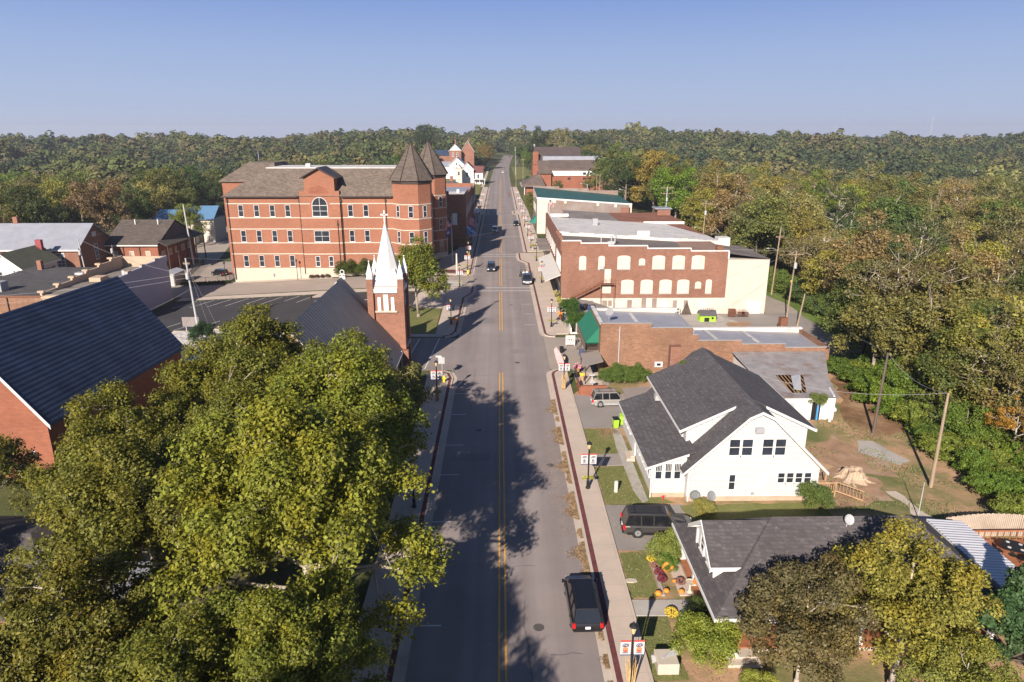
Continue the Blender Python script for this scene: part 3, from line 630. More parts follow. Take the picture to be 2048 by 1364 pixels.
for cx,cy,a in ((-18.9,150.1,4.0),(-17.4,171.5,4.0)):
    t=MB(); t.prism(octpts(cx,cy,a),1.6,20.4); tw=t.build('tower',M.cbrick,T)
    MB().prism(octpts(cx,cy,a+.02),-1,1.6).build('tower_base',M.stone,tw)
    c=MB(); P=octpts(cx,cy,a+.55); c.add([(p[0],p[1],20.35) for p in P]+[(cx,cy,28.2)],[(i,(i+1)%8,8) for i in range(8)]+[tuple(range(7,-1,-1))]); c.build('tower_roof',M.shin_tw,tw)
    c=MB(); c.prism(octpts(cx,cy,a+.15),19.7,20.34)
    for p in P: c.tube((p[0],p[1],20.4),(cx,cy,28.25),.10,.05,5)
    c.tube((cx,cy,28),(cx,cy,29.3),.06,.02,5); c.build('roof_trim',M.brown,tw)
    c=MB()
    for z in (15.35,12.35,9.95,6.95,4.55): c.prism(octpts(cx,cy,a+.07),z,z+.22)
    c.build('stone_band',M.stone,tw)
    # windows on the facets facing south, south-west, south-east, east
    for ang in (-90,-135,-45,0):
        fx=cx+a*math.cos(R_(ang)); fy=cy+a*math.sin(R_(ang))
        for z in (12.7,7.25,1.9):
            f=MB(); g=MB(); w_=1.05
            for bx,zz,ww,hh in ((-w_/2+.04,0,.08,2.5),(w_/2-.04,0,.08,2.5),(0,0,w_,.09),(0,2.41,w_,.09),(0,1.2,w_,.08)): f.box(bx-ww/2,bx+ww/2,-.09,.02,zz,zz+hh)
            g.box(-w_/2+.05,w_/2-.05,-.04,.01,.05,2.45)
            Rm=Matrix.Translation((fx,fy,z))@Matrix.Rotation(R_(ang+90),4,'Z')
            for q in (f,g): q.v=[tuple(Rm@Vector(v)) for v in q.v]
            fo=f.build('window',M.white,tw); g.build('pane',M.glass,fo)
    window
for i,(y0) in enumerate((156.5,162,166)):
    for z in (12.7,7.25,1.9): window(T,'e',-17.5,y0,z,1.05,2.5,fw=.08)
boxp(T,'entrance_canopy',M.concd,(-17.5,-15.6,156.5,162,4.2,4.6)); panel(T,'entrance_screen','e',-17.5,159.2,4.8,4.2,3.6,M.lgrey,.12)
# ---------------- church with the white spire ----------------
T=thing('spired_church','red brick church with grey seamed roof and white spired corner tower','church',(-17,84,0))
gwall_y(T,-27.9,-12.95,63.2,84.3,-.5,3.35,11.9,M.chbrick)
gable_y(T,-27.9,-12.95,63.2,84.2,3.35,12.0,M.seam,.35,.25,.14,M.white)
m=MB(); m.ext([(-24.4,84.2,7.4),(-16.9,84.2,7.9),(-20.4,84.2,12.0)],(0,2.6,0)); m.build('rear_gable',M.chbrick,T)
gable_y(T,-24.5,-16.6,84.2,86.8,7.4,12.05,M.seam,.2,.1,.14,M.white,name='rear_roof')
def cross(par,x,y,z,s,mat=None,name='cross'):
    m=MB(); m.box(x-.07*s,x+.07*s,y-.06*s,y+.06*s,z,z+1.3*s); m.box(x-.42*s,x+.42*s,y-.06*s,y+.06*s,z+.75*s,z+.9*s); return m.build(name,mat or M.white,par)
m=MB(); m.box(-20.75,-20.05,86.85,87.0,11.9,12.3); m.lathe((-20.4,86.95,12.2),[(.14,0),(.1,.2),(.2,.4)],8)
for k in range(10):
    a0=2*math.pi*k/10;a1=2*math.pi*(k+1)/10; m.tube((-20.4+.26*math.cos(a0),86.9,12.85+.26*math.sin(a0)),(-20.4+.26*math.cos(a1),86.9,12.85+.26*math.sin(a1)),.06,n=5)
m.box(-20.8,-20.0,86.85,86.95,12.45,12.56); m.build('gable_finial',M.white,T)
tw=boxp(T,'tower',M.chbrick,(-16.5,-12.65,84.75,88.75,-.2,11.4))
m=MB()
for cx,cy in ((-16.5,84.75),(-12.65,84.75),(-16.5,88.75),(-12.65,88.75)):
    m.box(cx-.38,cx+.38,cy-.38,cy+.38,-.2,12.4)
m.build('corner_pier',M.chbrick,tw)
boxp(tw,'stone_string',M.stone,(-16.1,-13.1,84.25,84.78,3.15,3.4),(-12.68,-12.2,85.1,88.4,3.15,3.4),(-16.0,-13.2,84.5,84.78,8.05,8.25))
for x,w_,h_ in ((-15.45,.42,1.75),(-14.6,.62,2.1),(-13.75,.42,1.75)): panel(tw,'louvre','s',x,84.75,8.25,w_,h_,M.white,.1)
for y,w_,h_ in ((85.9,.42,1.75),(86.75,.62,2.1),(87.6,.42,1.75)): panel(tw,'louvre','e',-12.65,y,8.25,w_,h_,M.white,.1)
boxp(tw,'cornice',M.white,(-16.05,-13.1,84.45,84.75,10.6,11.15),(-12.65,-12.35,85.2,88.3,10.6,11.15))
boxp(tw,'deck',M.white,(-16.45,-12.7,84.8,88.7,11.1,11.2))
panel(tw,'door','e',-12.65,86.75,.3,1.6,2.6,M.maroon,.05); window(tw,'e',-12.65,86.75,3.8,1.3,2.2,2,2)
sp=MB(); cx,cy=-14.58,86.75
q=[(-1,-1),(1,-1),(1,1),(-1,1)]
sp.prism([(cx+a*2.02,cy+b_*2.02) for a,b_ in q],11.16,11.32)
sp.add([(cx+a*1.98,cy+b_*1.98,11.32) for a,b_ in q]+[(cx+a*1.6,cy+b_*1.6,12.0) for a,b_ in q]+[(cx+a*1.15,cy+b_*1.15,13.4) for a,b_ in q],[(0,1,5,4),(1,2,6,5),(2,3,7,6),(3,0,4,7),(4,5,9,8),(5,6,10,9),(6,7,11,10),(7,4,8,11),(8,9,10,11),(3,2,1,0)])
P=octpts(cx,cy,1.62); Pm=octpts(cx,cy,.72)
sp.add([(p[0],p[1],12.4) for p in P]+[(p[0],p[1],16.2) for p in Pm]+[(cx,cy,19.4)],[(i,(i+1)%8,8+(i+1)%8,8+i) for i in range(8)]+[(8+i,8+(i+1)%8,16) for i in range(8)]+[tuple(range(7,-1,-1))])
sp.build('spire',M.white,tw)
dm=MB()
for a,b_ in ((0,-1),(1,0),(0,1),(-1,0)):
    ux,uy=-b_,a; c=(cx+a*1.72,cy+b_*1.72)
    L=[(c[0]+ux*.85,c[1]+uy*.85,11.75),(c[0]-ux*.85,c[1]-uy*.85,11.75),(c[0],c[1],12.95)]
    dm.ext(L,(-a*.9,-b_*.9,0.1))
dm.build('gablet',M.white,tw)
cross(tw,cx,cy,19.2,1.15)
for sx,sy in ((-16.5,84.75),(-12.65,84.75),(-16.5,88.75),(-12.65,88.75)):
    m=MB(); m.box(sx-.41,sx+.41,sy-.41,sy+.41,12.4,12.5); m.box(sx-.33,sx+.33,sy-.33,sy+.33,12.5,13.05); m.box(sx-.38,sx+.38,sy-.38,sy+.38,13.05,13.16)
    m.add([(sx-.32,sy-.32,13.16),(sx+.32,sy-.32,13.16),(sx+.32,sy+.32,13.16),(sx-.32,sy+.32,13.16),(sx,sy,14.55)],[(0,1,4),(1,2,4),(2,3,4),(3,0,4),(3,2,1,0)]); m.ball((sx,sy,14.6),.11,n=8,m=5)
    m.build('pinnacle',M.white,tw)
boxp(T,'downspout',M.lgrey,(-12.8,-12.65,83.2,83.35,0,3.3)); 
window(T,'s',-20.4,63.2,1.2,2.2,3.2,2,2,arch=.9)
panel(T,'side_door','e',-12.95,80.2,.3,1.2,2.2,M.white,.08); boxp(T,'doorway_wall',M.chbrick,(-12.95,-11.9,83.6,84.3,-.2,3.2))
# low flat annex between the churches
T=thing('annex_building','low brick annex with flat grey roof and white edge between the two churches','annex',(-33,84,-.5))
boxp(T,'wall',M.chbrick,(-38.5,-27.9,79,85,-1,3.6)); boxp(T,'roof',M.gmetal,(-38.7,-27.7,78.8,85.2,3.6,3.75)); boxp(T,'fascia',M.white,(-38.8,-27.6,78.7,78.8,3.45,3.78))
# ---------------- church with the blue slate roof ----------------
T=thing('slate_roofed_church','brick church with huge steep blue slate roof beyond the foreground trees','church',(-46.4,56.2,-1),rz=R_(-4.6)); W[T.name]=Vector((0,0,0))
m=MB(); m.ext([(-6.4,.3,-1.5),(6.4,.3,-1.5),(6.4,.3,6.4),(0,.3,14.2),(-6.4,.3,6.4)],(0,22.2,0)); m.build('wall',M.redbrick,T)
m=MB()
for s in (-1,1): m.ext([(0,0,14.85),(s*6.9,0,6.3),(s*6.9,0,6.48),(0,0,15.05)],(0,22.8,0))
m.build('roof',M.slate,T)
m=MB()
for s in (-1,1): m.ext([(0,-.06,14.7),(s*6.95,-.06,6.1),(s*6.95,-.06,6.5),(0,-.06,15.1)],(0,.05,0))
m.build('rake_trim',M.white,T)
boxp(T,'wall_vent',M.white,(4.4,4.8,.2,.32,3.4,3.8)); window(T,'s',-1.5,.3,3,2.4,4,2,3,arch=1.0); window(T,'s',3.4,.3,0,1.2,2.4)
T=thing('parish_hall','low building with grey slate roof glimpsed through the trees at the left edge','hall',(-31,38,-.5))
boxp(T,'wall',M.chbrick,(-38,-26.5,34,44,-1,3.2)); hip(T,-38.6,-26,33.4,44.6,3.2,5.6,-34.5,-30,38.5,39.5,M.shin_n); boxp(T,'chimney',M.chbrick,(-35.6,-34.8,40,40.8,3,6.2))
boxp(T,'canopy',M.gmetal,(-26.4,-22.6,35,39,2.9,3.1)); boxp(T,'canopy_post',M.white,(-23,-22.85,35.2,35.35,-.5,2.9),(-23,-22.85,38.6,38.75,-.5,2.9))
# ---------------- left group ----------------
T=thing('lilac_walled_warehouse','flat roofed tan building with a blank lilac side wall beside the parking lot','building',(-70,122,-2))
boxp(T,'side_wall',M.purple,(-66,-65.6,109.2,134.3,-2.6,5.9)); boxp(T,'wall',M.tan,(-74.3,-66,109,134,-2.6,4.7)); boxp(T,'roof',M.droofl,(-74,-66,109.4,133.6,4.7,4.8))
m=MB()
for i in range(5): m.box(-66,-65.55,109.2+i*5.02,109.2+(i+1)*5.02-(0 if i<4 else 0),5.9,6.0+i*.22)
m.build('parapet',M.purple,T)
boxp(T,'parapet_cap',M.tan,*[(-66.1,-65.5,109.2+i*5.02,110.4+i*5.02,6.0+i*.22,6.2+i*.22) for i in range(5)],(-74.3,-65.6,133.9,134.35,4.7,6.8))
boxp(T,'cornice',M.tan,(-74.4,-65.9,108.85,109.05,4.3,4.6)); boxp(T,'roof_hatch',M.tan,(-72.6,-70.6,119.5,122,4.8,5.5)); boxp(T,'roof_unit',M.lgrey,(-69.2,-68.7,124,124.5,4.8,5.9)); window(T,'s',-72.3,109,2.0,1.3,1.5,2,2)
T=thing('dark_roofed_brick_building','brick building with black roof, stepped tan party wall and two white windows in front','building',(-80,118,-3))
boxp(T,'wall',M.pbrick,(-92,-74.35,109,134,-3.2,4.6)); boxp(T,'roof',M.tar,(-91.8,-74.5,109.4,133.8,4.6,4.72)); boxp(T,'cornice',M.rust,(-92,-74.4,108.85,109.2,4.5,4.75))
m=MB()
for i in range(6): m.box(-74.5,-74.15,109+i*4.2,109+(i+1)*4.2,4.5,5.2+i*.35)
m.build('party_wall',M.tan,T)
boxp(T,'party_wall_cap',M.tan,*[(-74.9,-73.9,109+i*4.2,109.6+i*4.2,5.2+i*.35,5.5+i*.35) for i in range(6)])
boxp(T,'chimney',M.grey,(-84.5,-82.7,112,113.8,4.7,6.3)); boxp(T,'chimney',M.chbrick,(-89,-88.2,131,131.8,4.7,6.5)); boxp(T,'skylight',M.lgrey,(-79,-77.5,126,127.2,4.72,5.1))
for x in (-77.6,-83.2): window(T,'s',x,109,-.2,1.9,2.6,2,4,gm=M.glassb,fw=.12)
m=MB(); m.tube((-79.9,108.9,-3),(-79.9,108.9,4.5),.08,n=6); m.build('downspout',M.brown,T)
T=thing('grey_roofed_hall','brown brick hall with pale grey metal gable roof and tall white windows','hall',(-103,157,-3.5))
gwall_x(T,-116,-92.6,150.3,164,-4,5.6,10.0,M.dbrick); 
gable_x(T,-116,-92.6,150.3,164,5.7,10.2,M.gmetal,.5,.45,.2); boxp(T,'eave_trim',M.white,(-116.5,-92.1,149.66,149.76,5.2,5.5))
for x in (-108.5,-102.2,-96.6): window(T,'s',x,150.3,1.6,1.9,3.1,2,4,gm=M.glassb,fw=.13)
window(T,'e',-92.6,157.2,2.2,1.3,3.6,2,4,gm=M.glassb); boxp(T,'gable_vent',M.lgrey,(-92.6,-92.5,156.4,158,7.4,8.5)); window(T,'e',-92.6,157.3,-3.2,2.0,1.5,2,2)
for x in (-114,-110): boxp(T,'chimney',M.chbrick,(x,x+1,157,158,9.5,11.8))
T=thing('brown_roofed_office','red brick office with brown shingle roof and dark shaded gable end beside the street','office',(-86,170,-3.5))
boxp(T,'wall',M.redbrick,(-92.5,-80.6,161.2,181,-4,4.6))
m=MB(); m.ext([(-93.2,160.6,4.7),(-93.2,171,9.3),(-93.2,171,9.5),(-93.2,160.6,4.9)],(13,0,0)); m.ext([(-93.2,171,9.3),(-93.2,181.6,4.7),(-93.2,181.6,4.9),(-93.2,171,9.5)],(13,0,0)); m.build('roof',M.shin_b,T)
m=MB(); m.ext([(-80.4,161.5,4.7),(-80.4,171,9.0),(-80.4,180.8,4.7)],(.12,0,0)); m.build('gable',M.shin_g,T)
m=MB(); m.ext([(-80.3,160.6,5.6),(-77.9,160.2,4.5),(-77.9,182,4.5),(-80.3,181.4,5.6)],(0,0,.14)); m.build('porch_roof',M.shin_b,T)
boxp(T,'fascia',M.white,(-93.3,-80.2,160.5,160.6,4.55,4.8))
for x in (-90.6,-86.8,-83): window(T,'s',x,161.2,1.6,1.1,1.7,1,1,gm=M.tan)
for x in (-88.7,-84.9): boxp(T,'downspout',M.brown,(x,x+.15,161.0,161.2,-4,4.5))
for y in (163.5,167,170.5,174,177.5): window(T,'e',-80.6,y,1.6,1.7,1.4,1,1,gm=M.tan)
boxp(T,'porch_post',M.brown,*[(-78.3,-78.1,y,y+.2,-4,4.5) for y in (161,166,171,176,181)])
for x in (-89,-83.5): MB().tube((x,169,8.4),(x,169,9.8),.15).build('roof_vent',M.white,T)
T=thing('porch_house','dark red and white house with olive green roof and enclosed sleeping porch','house',(-99,141,-3.5))
boxp(T,'wall',M.maroon,(-102.5,-97.3,136,147.5,-4,1.2)); boxp(T,'upper_wall',M.white,(-102.5,-97.3,136.05,147.45,1.2,4.0)); boxp(T,'porch',M.white,(-97.3,-95.6,136.3,147.3,-4,3.6))
gable_y(T,-102.5,-95.6,136,147.6,4.1,6.9,M.oliveroof,.5,.4,.16,M.white); gwall_y(T,-102.4,-95.7,136.02,147.5,3.6,4.05,6.8,M.white,'gable')
for y in (137.8,139.8,141.8,143.8,145.8): window(T,'e',-95.6,y,1.7,1.6,1.3,1,1,fw=.12)
window(T,'s',-96.45,136.3,1.7,1.3,1.3,1,1,fw=.12); window(T,'s',-100,136.05,2.0,1.0,1.4); boxp(T,'chimney',M.maroon,(-98.9,-97.7,146.4,147.2,6.0,8.2))
T=thing('blue_roofed_house','small cream house with bright blue metal roof among the trees','house',(-98,215,-3))
gwall_y(T,-101,-95,214,224,-4,4.2,7.4,M.creamp); gable_y(T,-101,-95,214,224,4.2,7.4,M.blueroof,.5,.5,.15,M.white)
m=MB(); m.box(-107,-101,217,227,-4,3.6); m.build('wing',M.creamp,T); gable_x(T,-108,-101,216,228,3.6,6.4,M.blueroof,.4,.4,.15,name='wing_roof'); gable_x(T,-95,-90,217,227,4.2,7.6,M.blueroof,.4,.4,.15,name='wing_roof'); boxp(T,'wing',M.creamp,(-95,-90,217.5,226.5,-4,4.2)); window(T,'s',-98,214,1.5,1.2,1.6)
T=thing('storage_shed','small grey metal storage shed behind the hedge fence','shed',(-72.5,147,-2.5))
boxp(T,'wall',M.concd,(-74.5,-71.3,147.9,153,-3,.4)); boxp(T,'door_end',M.lgrey,(-74.4,-71.4,147.75,147.9,-2.9,.3)); gable_y(T,-74.5,-71.3,147.9,153,.4,.9,M.lgrey,.1,.1,.06)
# ---------------- big brick commercial building ----------------
T=thing('brick_commercial_building','long two storey red brick building with boarded arched windows and stepped white coping','commercial building',(27,125,-1))
boxp(T,'wall',M.dbrick,(11.3,42.3,125,137.0,.15,9.0)); boxp(T,'base',M.creamp,(11.32,42.3,125.02,136.9,-3.4,.15))
boxp(T,'rear_wing',M.cream,(42.3,50.1,125.03,141,-3.5,7.4)); 
steps=[(11.3,14.75,10.95),(14.75,19.9,10.5),(19.9,27.1,10.0),(27.1,35.2,9.5),(35.2,42.3,9.0)]
m=MB(); c=MB()
for a,b_,z in steps: m.box(a,b_,125,125.35,9.0,z-.04); c.box(a-.02,b_+.06,124.93,125.42,z-.04,z+.14)
for (a,b_,z),(a2,b2,z2) in zip(steps,steps[1:]): c.box(b_-.02,b_+.12,124.93,125.42,z2+.14,z-.04)
c.box(42.2,42.45,124.9,125.4,7.5,9.0)
m.build('parapet',M.dbrick,T); c.build('coping',M.white,T)
m=MB(); m.add([(11.6,125.3,10.3),(42.3,125.3,8.5),(50.4,125.0,7.42),(50.4,141.2,7.42),(42.3,137,8.6),(11.6,137,10.3)],[(0,1,4,5),(1,2,3,4)]); 
o=m.build('roof',M.droof,T)
boxp(T,'roof_vent',M.lgrey,(18.7,18.85,127,127.15,10,11.4)); boxp(T,'roof_unit',M.lgrey,(20.1,21.3,127.2,127.9,9.9,10.5)); 
for x in (21.0,21.7): MB().lathe((x,129,9.8),[(.12,0),(.12,1.1),(.3,1.1),(.3,1.5),(.05,1.6)],8).build('roof_ventilator',M.lgrey,T)
boxp(T,'chimney',M.rust,(40.0,41.2,125.05,125.9,8.9,10.0)); boxp(T,'chimney_stack',M.dbrick,(40.1,41.1,124.96,125.4,7.9,9.0))
# upper row then middle row
def boarded(x0,x1,z0,z1,arch=.35,name='boarded_window'):
    panel(T,name,'s',(x0+x1)/2,125,z0,x1-x0,z1-z0,M.creamp,.07,arch); panel(T,'window_sill','s',(x0+x1)/2,125,z0-.16,x1-x0+.1,.14,M.concd,.1)
for x0,x1,z0,z1 in ((14.55,15.85,5.65,8.2),(18.1,19.3,5.65,8.2),(21.65,24.05,5.7,8.25),(25.65,26.8,6.5,7.7),(28.15,30.5,5.7,8.25),(31.9,34.2,5.7,8.25),(35.5,37.9,5.7,8.25)): boarded(x0,x1,z0,z1)
for x0,x1,z0,z1 in ((22.55,24.9,1.05,3.7),(26.2,28.5,1.05,3.7),(29.75,32.05,1.05,3.7),(33.1,35.35,1.05,3.7),(36.45,37.6,2.05,3.3),(38.45,39.6,1.05,3.7)): boarded(x0,x1,z0,z1)
boxp(T,'air_conditioner',M.lgrey,(18.35,19.1,124.5,125,5.75,6.35)); panel(T,'door','s',19.95,125,3.1,1.2,2.6,M.creamp,.1); panel(T,'boarded_opening','s',19.8,125,1.1,1.7,1.5,M.creamp,.06)
# fire stair
m=MB(); m.box(18.6,21.2,123.9,125,2.95,3.05); m.tube((18.6,123.95,-3),(18.6,123.95,3.0),.06); m.tube((21.1,123.95,-3),(21.1,123.95,3.0),.06)
n_=16
for i in range(n_): x=18.5-i*.36; m.box(x-.2,x+.16,123.95,124.95,2.8-i*.185,2.85-i*.185)
for yy in (123.93,124.97): m.ext([(18.6,yy,3.0),(12.8,yy,0),(12.8,yy,-.28),(18.6,yy,2.7)],(0,.05,0))
m.build('fire_stair',M.rust,T)
m=MB()
for yy in (123.93,):
    m.tube((18.6,yy,4.0),(12.8,yy,1.0),.035); m.tube((18.6,yy,3.5),(12.8,yy,.5),.02)
    for i in range(9): x=18.6-i*.72; m.tube((x,yy,3-i*.372),(x,yy,4-i*.372),.02,n=4)
    m.tube((18.6,yy,4.05),(21.15,yy,4.05),.035); m.tube((18.6,yy,3.5),(21.15,yy,3.5),.02)
    for x in (18.6,19.4,20.3,21.15): m.tube((x,yy,3),(x,yy,4.05),.025,n=4)
m.build('stair_railing',M.rust,T)
for i,(x,w_,h_) in enumerate(((15.6,.9,1.1),(17,.9,1.1),(19.6,.9,1.1),(20.6,.7,1.1),(24.3,.9,1.5),(27,.9,1.9),(29,.9,1.8),(32.9,.8,1.4),(35,.8,1.4))): panel(T,'blocked_opening','s',x,125.02,-1.4-(.3 if h_>1.3 else 0),w_,h_,M.fadebrick,.03)
for x in (30.9,38.2): panel(T,'white_door','s',x,125.02,-3.0,1.3,2.6,M.white,.05)
panel(T,'garage_door','s',47.9,125.03,-3.1,2.7,2.5,M.white,.05)
# street side with windows and the ribbed awning
for y in (127.3,129.4,131.5,133.6,135.7): window(T,'w',11.3,y,5.0,1.0,2.9,fw=.12)
panel(T,'shop_front','w',11.3,131,.2,11,2.7,M.brown,.05)
for i in range(2): panel(T,'display_window','w',11.3,128.4+i*5,.7,4.0,1.9,M.glassb,.1)
m=MB(); m.ext([(11.3,126.2,4.3),(8.3,126.2,3.1),(8.3,126.2,3.2),(11.3,126.2,4.42)],(0,24.5,0)); m.build('awning',M.awnw,T)
m=MB()
for y in range(126,136,3): m.box(11.0,11.6,y,y+.6,10.9,11.5)
m.box(11.1,11.5,125.4,137,9,11.0); m.build('parapet',M.dbrick,T)
# white roofed building behind
T=thing('white_roofed_building','commercial building with crinkled white membrane roof behind the long brick building','commercial building',(27,160,-1))
boxp(T,'wall',M.dbrick,(11.3,46,137.1,172,-3.4,8.0)); m=MB(); m.add([(11.7,137.5,10.2),(46.2,137.5,8.2),(46.2,172,7.7),(11.7,172,9.9)],[(0,1,2,3)]); m.build('roof',M.wroof,T)
boxp(T,'parapet',M.dbrick,(11.3,11.8,137.1,172,8.0,10.9))
m=MB(); r_=random.Random(2)
for i in range(34):
    x=11.8+i; z=10.9-i*.055; m.box(x,x+1.0,137.02,137.7,z-2.2,z+r_.uniform(-.12,.12))
m.box(27.5,30,137.2,138.8,8,11.1); m.box(44,46.4,137.1,139.5,5.5,9.7); m.build('white_parapet',M.wroof,T); boxp(T,'roof_box',M.grey,(21.5,22.7,160,161,9,10.8))
boxp(T,'coping',M.white,(11.3,17,172.02,172.3,9.9,10.6),(11.75,12.0,137.8,172,10.4,11.0))
T=thing('grey_roofed_building','building with flat grey roof and small brick stair head beyond the white roof','commercial building',(27,182,-1))
boxp(T,'wall',M.dbrick,(17,46,172.4,192,-3.4,8.6)); m=MB(); m.add([(17,172.4,9.4),(46,172.4,7.6),(46,192,7.6),(17,192,9.4)],[(0,1,2,3)]); m.build('roof',M.droofl,T)
boxp(T,'stair_head',M.dbrick,(42.5,46,186,190,7.6,10.2)); boxp(T,'stair_head_roof',M.gmetal,(41.8,46.3,185.6,190.3,10.2,10.45)); boxp(T,'parapet',M.white,(36,46.3,172.35,172.6,7.4,8.6))
boxp(T,'entrance_canopy',M.droofl,(8.8,11.3,152.5,170,4.6,4.8)); boxp(T,'lower_front',M.stone,(11.2,11.3,152.5,171,0,4.4));
for y in (141,144,147,150,154,158,162,166): window(T,'w',11.3,y,5.6,1.0,2.4,fw=.1)
 
# cream and brick building with green roof
T=thing('green_roofed_building','cream cornered brick building with patched side wall and green roof further up the street','commercial building',(27,212,-1))
boxp(T,'wall',M.fadebrick,(11.2,40,212,236,-3,9.0))
m=MB(); m.ext([(11.1,211.93,-.5),(14.5,211.93,-.5),(14.5,211.93,9.4),(17,211.93,9.4),(17,211.93,10.4),(11.1,211.93,11.0)],(0,.1,0)); m.box(11.1,11.25,211.93,214.5,-.5,11.0); m.build('cream_corner',M.creamp,T)
m=MB(); m.ext([(11.2,212.02,8.9),(40,212.02,8.9),(40,212.02,9.0),(11.2,212.02,10.95)],(0,.4,0)); m.build('upper_wall',M.fadebrick,T)
boxp(T,'brick_patch',M.dbrick,(37,39.9,211.9,212,3,8.0)); 
m=MB(); m.add([(11.3,212.2,11.0),(40.4,212.2,9.0),(40.4,236,9.6),(11.3,236,12.3)],[(0,1,2,3)]); m.build('roof',M.groof,T)
m=MB(); m.ext([(11.1,211.88,10.6),(40.4,211.88,8.7),(40.4,211.88,9.1),(11.1,211.88,11.1)],(0,.35,0)); m.build('coping',M.white,T)
boxp(T,'rear_parapet',M.fadebrick,(11.2,20,236,236.4,9,12.6),(20,30,236,236.4,9,11.9),(30,40,236,236.4,9,11.2)); boxp(T,'wall_bracket',M.creamp,(19.5,20.3,211.8,212,9.2,10.3),(29.5,30.3,211.8,212,8.4,9.5),(35,35.8,211.8,212,8.0,9.1))
boxp(T,'end_post',M.creamp,(39.6,40.4,211.9,212.5,-3,9.2))
m=MB(); m.ext([(11.2,213.5,5.2),(9.2,213.5,3.2),(9.2,213.5,3.0),(11.2,213.5,3.0)],(0,3.5,0)); m.build('awning',M.teal,T)
for y in (215,220,225,230): window(T,'w',11.2,y,6,1.1,2.4)
# building with the green awning (pale brick, stepped wall, coated roof)
T=thing('awning_shop_building','pale brick shop with stepped side wall, silver roof and green street awning','shop',(27,88,-1))
st=[(12.6,19,7.0),(19,24.3,6.4),(24.3,25.1,5.45),(25.1,30.7,4.7),(30.7,36.3,4.2),(36.3,42.1,3.7)]
m=MB()
for a,b_,z in st: m.box(a,b_,82.6,83.0,-1.5,z)
m.box(12.6,13.0,83,92.4,-.5,6.7); m.box(41.7,42.1,83,92,-4,3.7)
m.build('wall',M.pbrick,T)
boxp(T,'rear_wall',M.creamp,(13,24.6,92.0,92.4,-4,6.4),(24.6,42.1,91.1,91.5,-4,3.35)); boxp(T,'pilaster',M.pbrick,(18.95,19.2,82.54,82.6,0,6.4))
m=MB(); m.add([(13,83,6.5),(24.4,83,5.7),(24.4,92,5.9),(13,92,6.3)],[(0,1,2,3)]); m.add([(24.4,83,4.2),(41.8,83,3.15),(41.8,91.1,3.2),(24.4,91.1,3.8)],[(0,1,2,3)]); m.build('roof',M.silver,T)
m=MB()
for a,b_,z in st: m.box(a,b_,82.56,83.04,z,z+.06)
m.build('coping',M.grey,T)
m=MB(); m.box(13.1,24.6,91.9,92.5,6.4,6.55); m.box(24.65,42.1,91.0,91.6,3.7,3.95); m.box(24.65,42.1,91.12,91.5,3.3,3.7); m.box(12.55,13.05,83.1,92.5,6.7,6.85); m.build('coping',M.wroof,T)
boxp(T,'step_wall',M.silver,(24.3,24.6,83.1,91.95,3.9,6.0)); 
for i,x in enumerate((17.6,28.2,33.5)):
    m=MB(); zf=(6.5-(x-13)*.0702) if x<24 else 4.2-(x-24.4)*.0604; zb=(6.3-(x-13)*.0351) if x<24 else 3.8-(x-24.4)*.0345; m.add([(x,83.1,zf+.10),(x+.5,83.1,zf+.10),(x+.4,90.9,zb+.10),(x-.1,90.9,zb+.10)],[(0,1,2,3)]); m.build('roof_seam_strip',M.wroof,T)
MB().tube((15,82.5,0),(15,82.5,6.6),.07,n=6).build('downspout',M.lgrey,T); 
m=MB(); m.tube((14,85.2,6.9),(14,85.2,7.6),.04); m.add([(14+.55*math.cos(a)*1,84.9+.1*math.cos(a),7.9+.5*math.sin(a)) for a in [2*math.pi*i/12 for i in range(12)]],[tuple(range(12))]); d_=m.build('satellite_dish',M.grey,T)
panel(T,'wall_sign','s',20.2,82.6,1.2,1.0,.7,M.white,.08); panel(T,'wall_sign_mark','s',20.2,82.5,1.4,.5,.3,M.black,.04)
m=MB(); m.ext([(12.6,84,6.1),(10.9,84,4.0),(10.9,84,3.9),(12.6,84,6.0)],(0,9.6,0)); m.build('awning',M.green,T)
m=MB(); m.ext([(12.6,84,6.0),(10.9,84,3.9),(12.6,84,3.9)],(0,.04,0)); m.build('awning_side',M.green,T)
boxp(T,'balcony_floor',M.woodd,(10.9,12.6,84,93.6,2.9,3.05)); m=MB()
for i in range(40): y=84+i*.245; m.box(10.9,10.94,y,y+.06,3.05,4.0)
m.box(10.88,10.96,84,93.6,3.95,4.05); m.box(10.9,12.6,84,84.06,3.95,4.05)
for i in range(7): m.box(10.95+i*.26,11.0+i*.26,84,84.05,3.05,4.0)
for y in (84,88.8,93.5): m.box(10.88,11.0,y,y+.12,0,4.0)
m.build('balcony_railing',M.woodd,T)
m=MB(); m.ext([(12.6,79.4,3.0),(10.3,79.4,2.4),(10.3,79.4,2.45),(12.6,79.4,3.07)],(0,5.0,0)); m.build('lower_awning',M.awnb,T)
boxp(T,'lower_awning_post',M.brown,(10.4,10.5,79.5,79.6,0,2.4),(10.4,10.5,84.2,84.3,0,2.4))
boxp(T,'planter_wall',M.redbrick,(9.5,12.6,75.9,76.3,0,1.15),(9.3,9.5,75.9,79,0,1.0)) 
panel(T,'shop_front','w',12.6,89,.1,9,2.6,M.brown,.05); panel(T,'upper_window','w',12.6,88,3.3,6,1.8,M.glassb,.08)
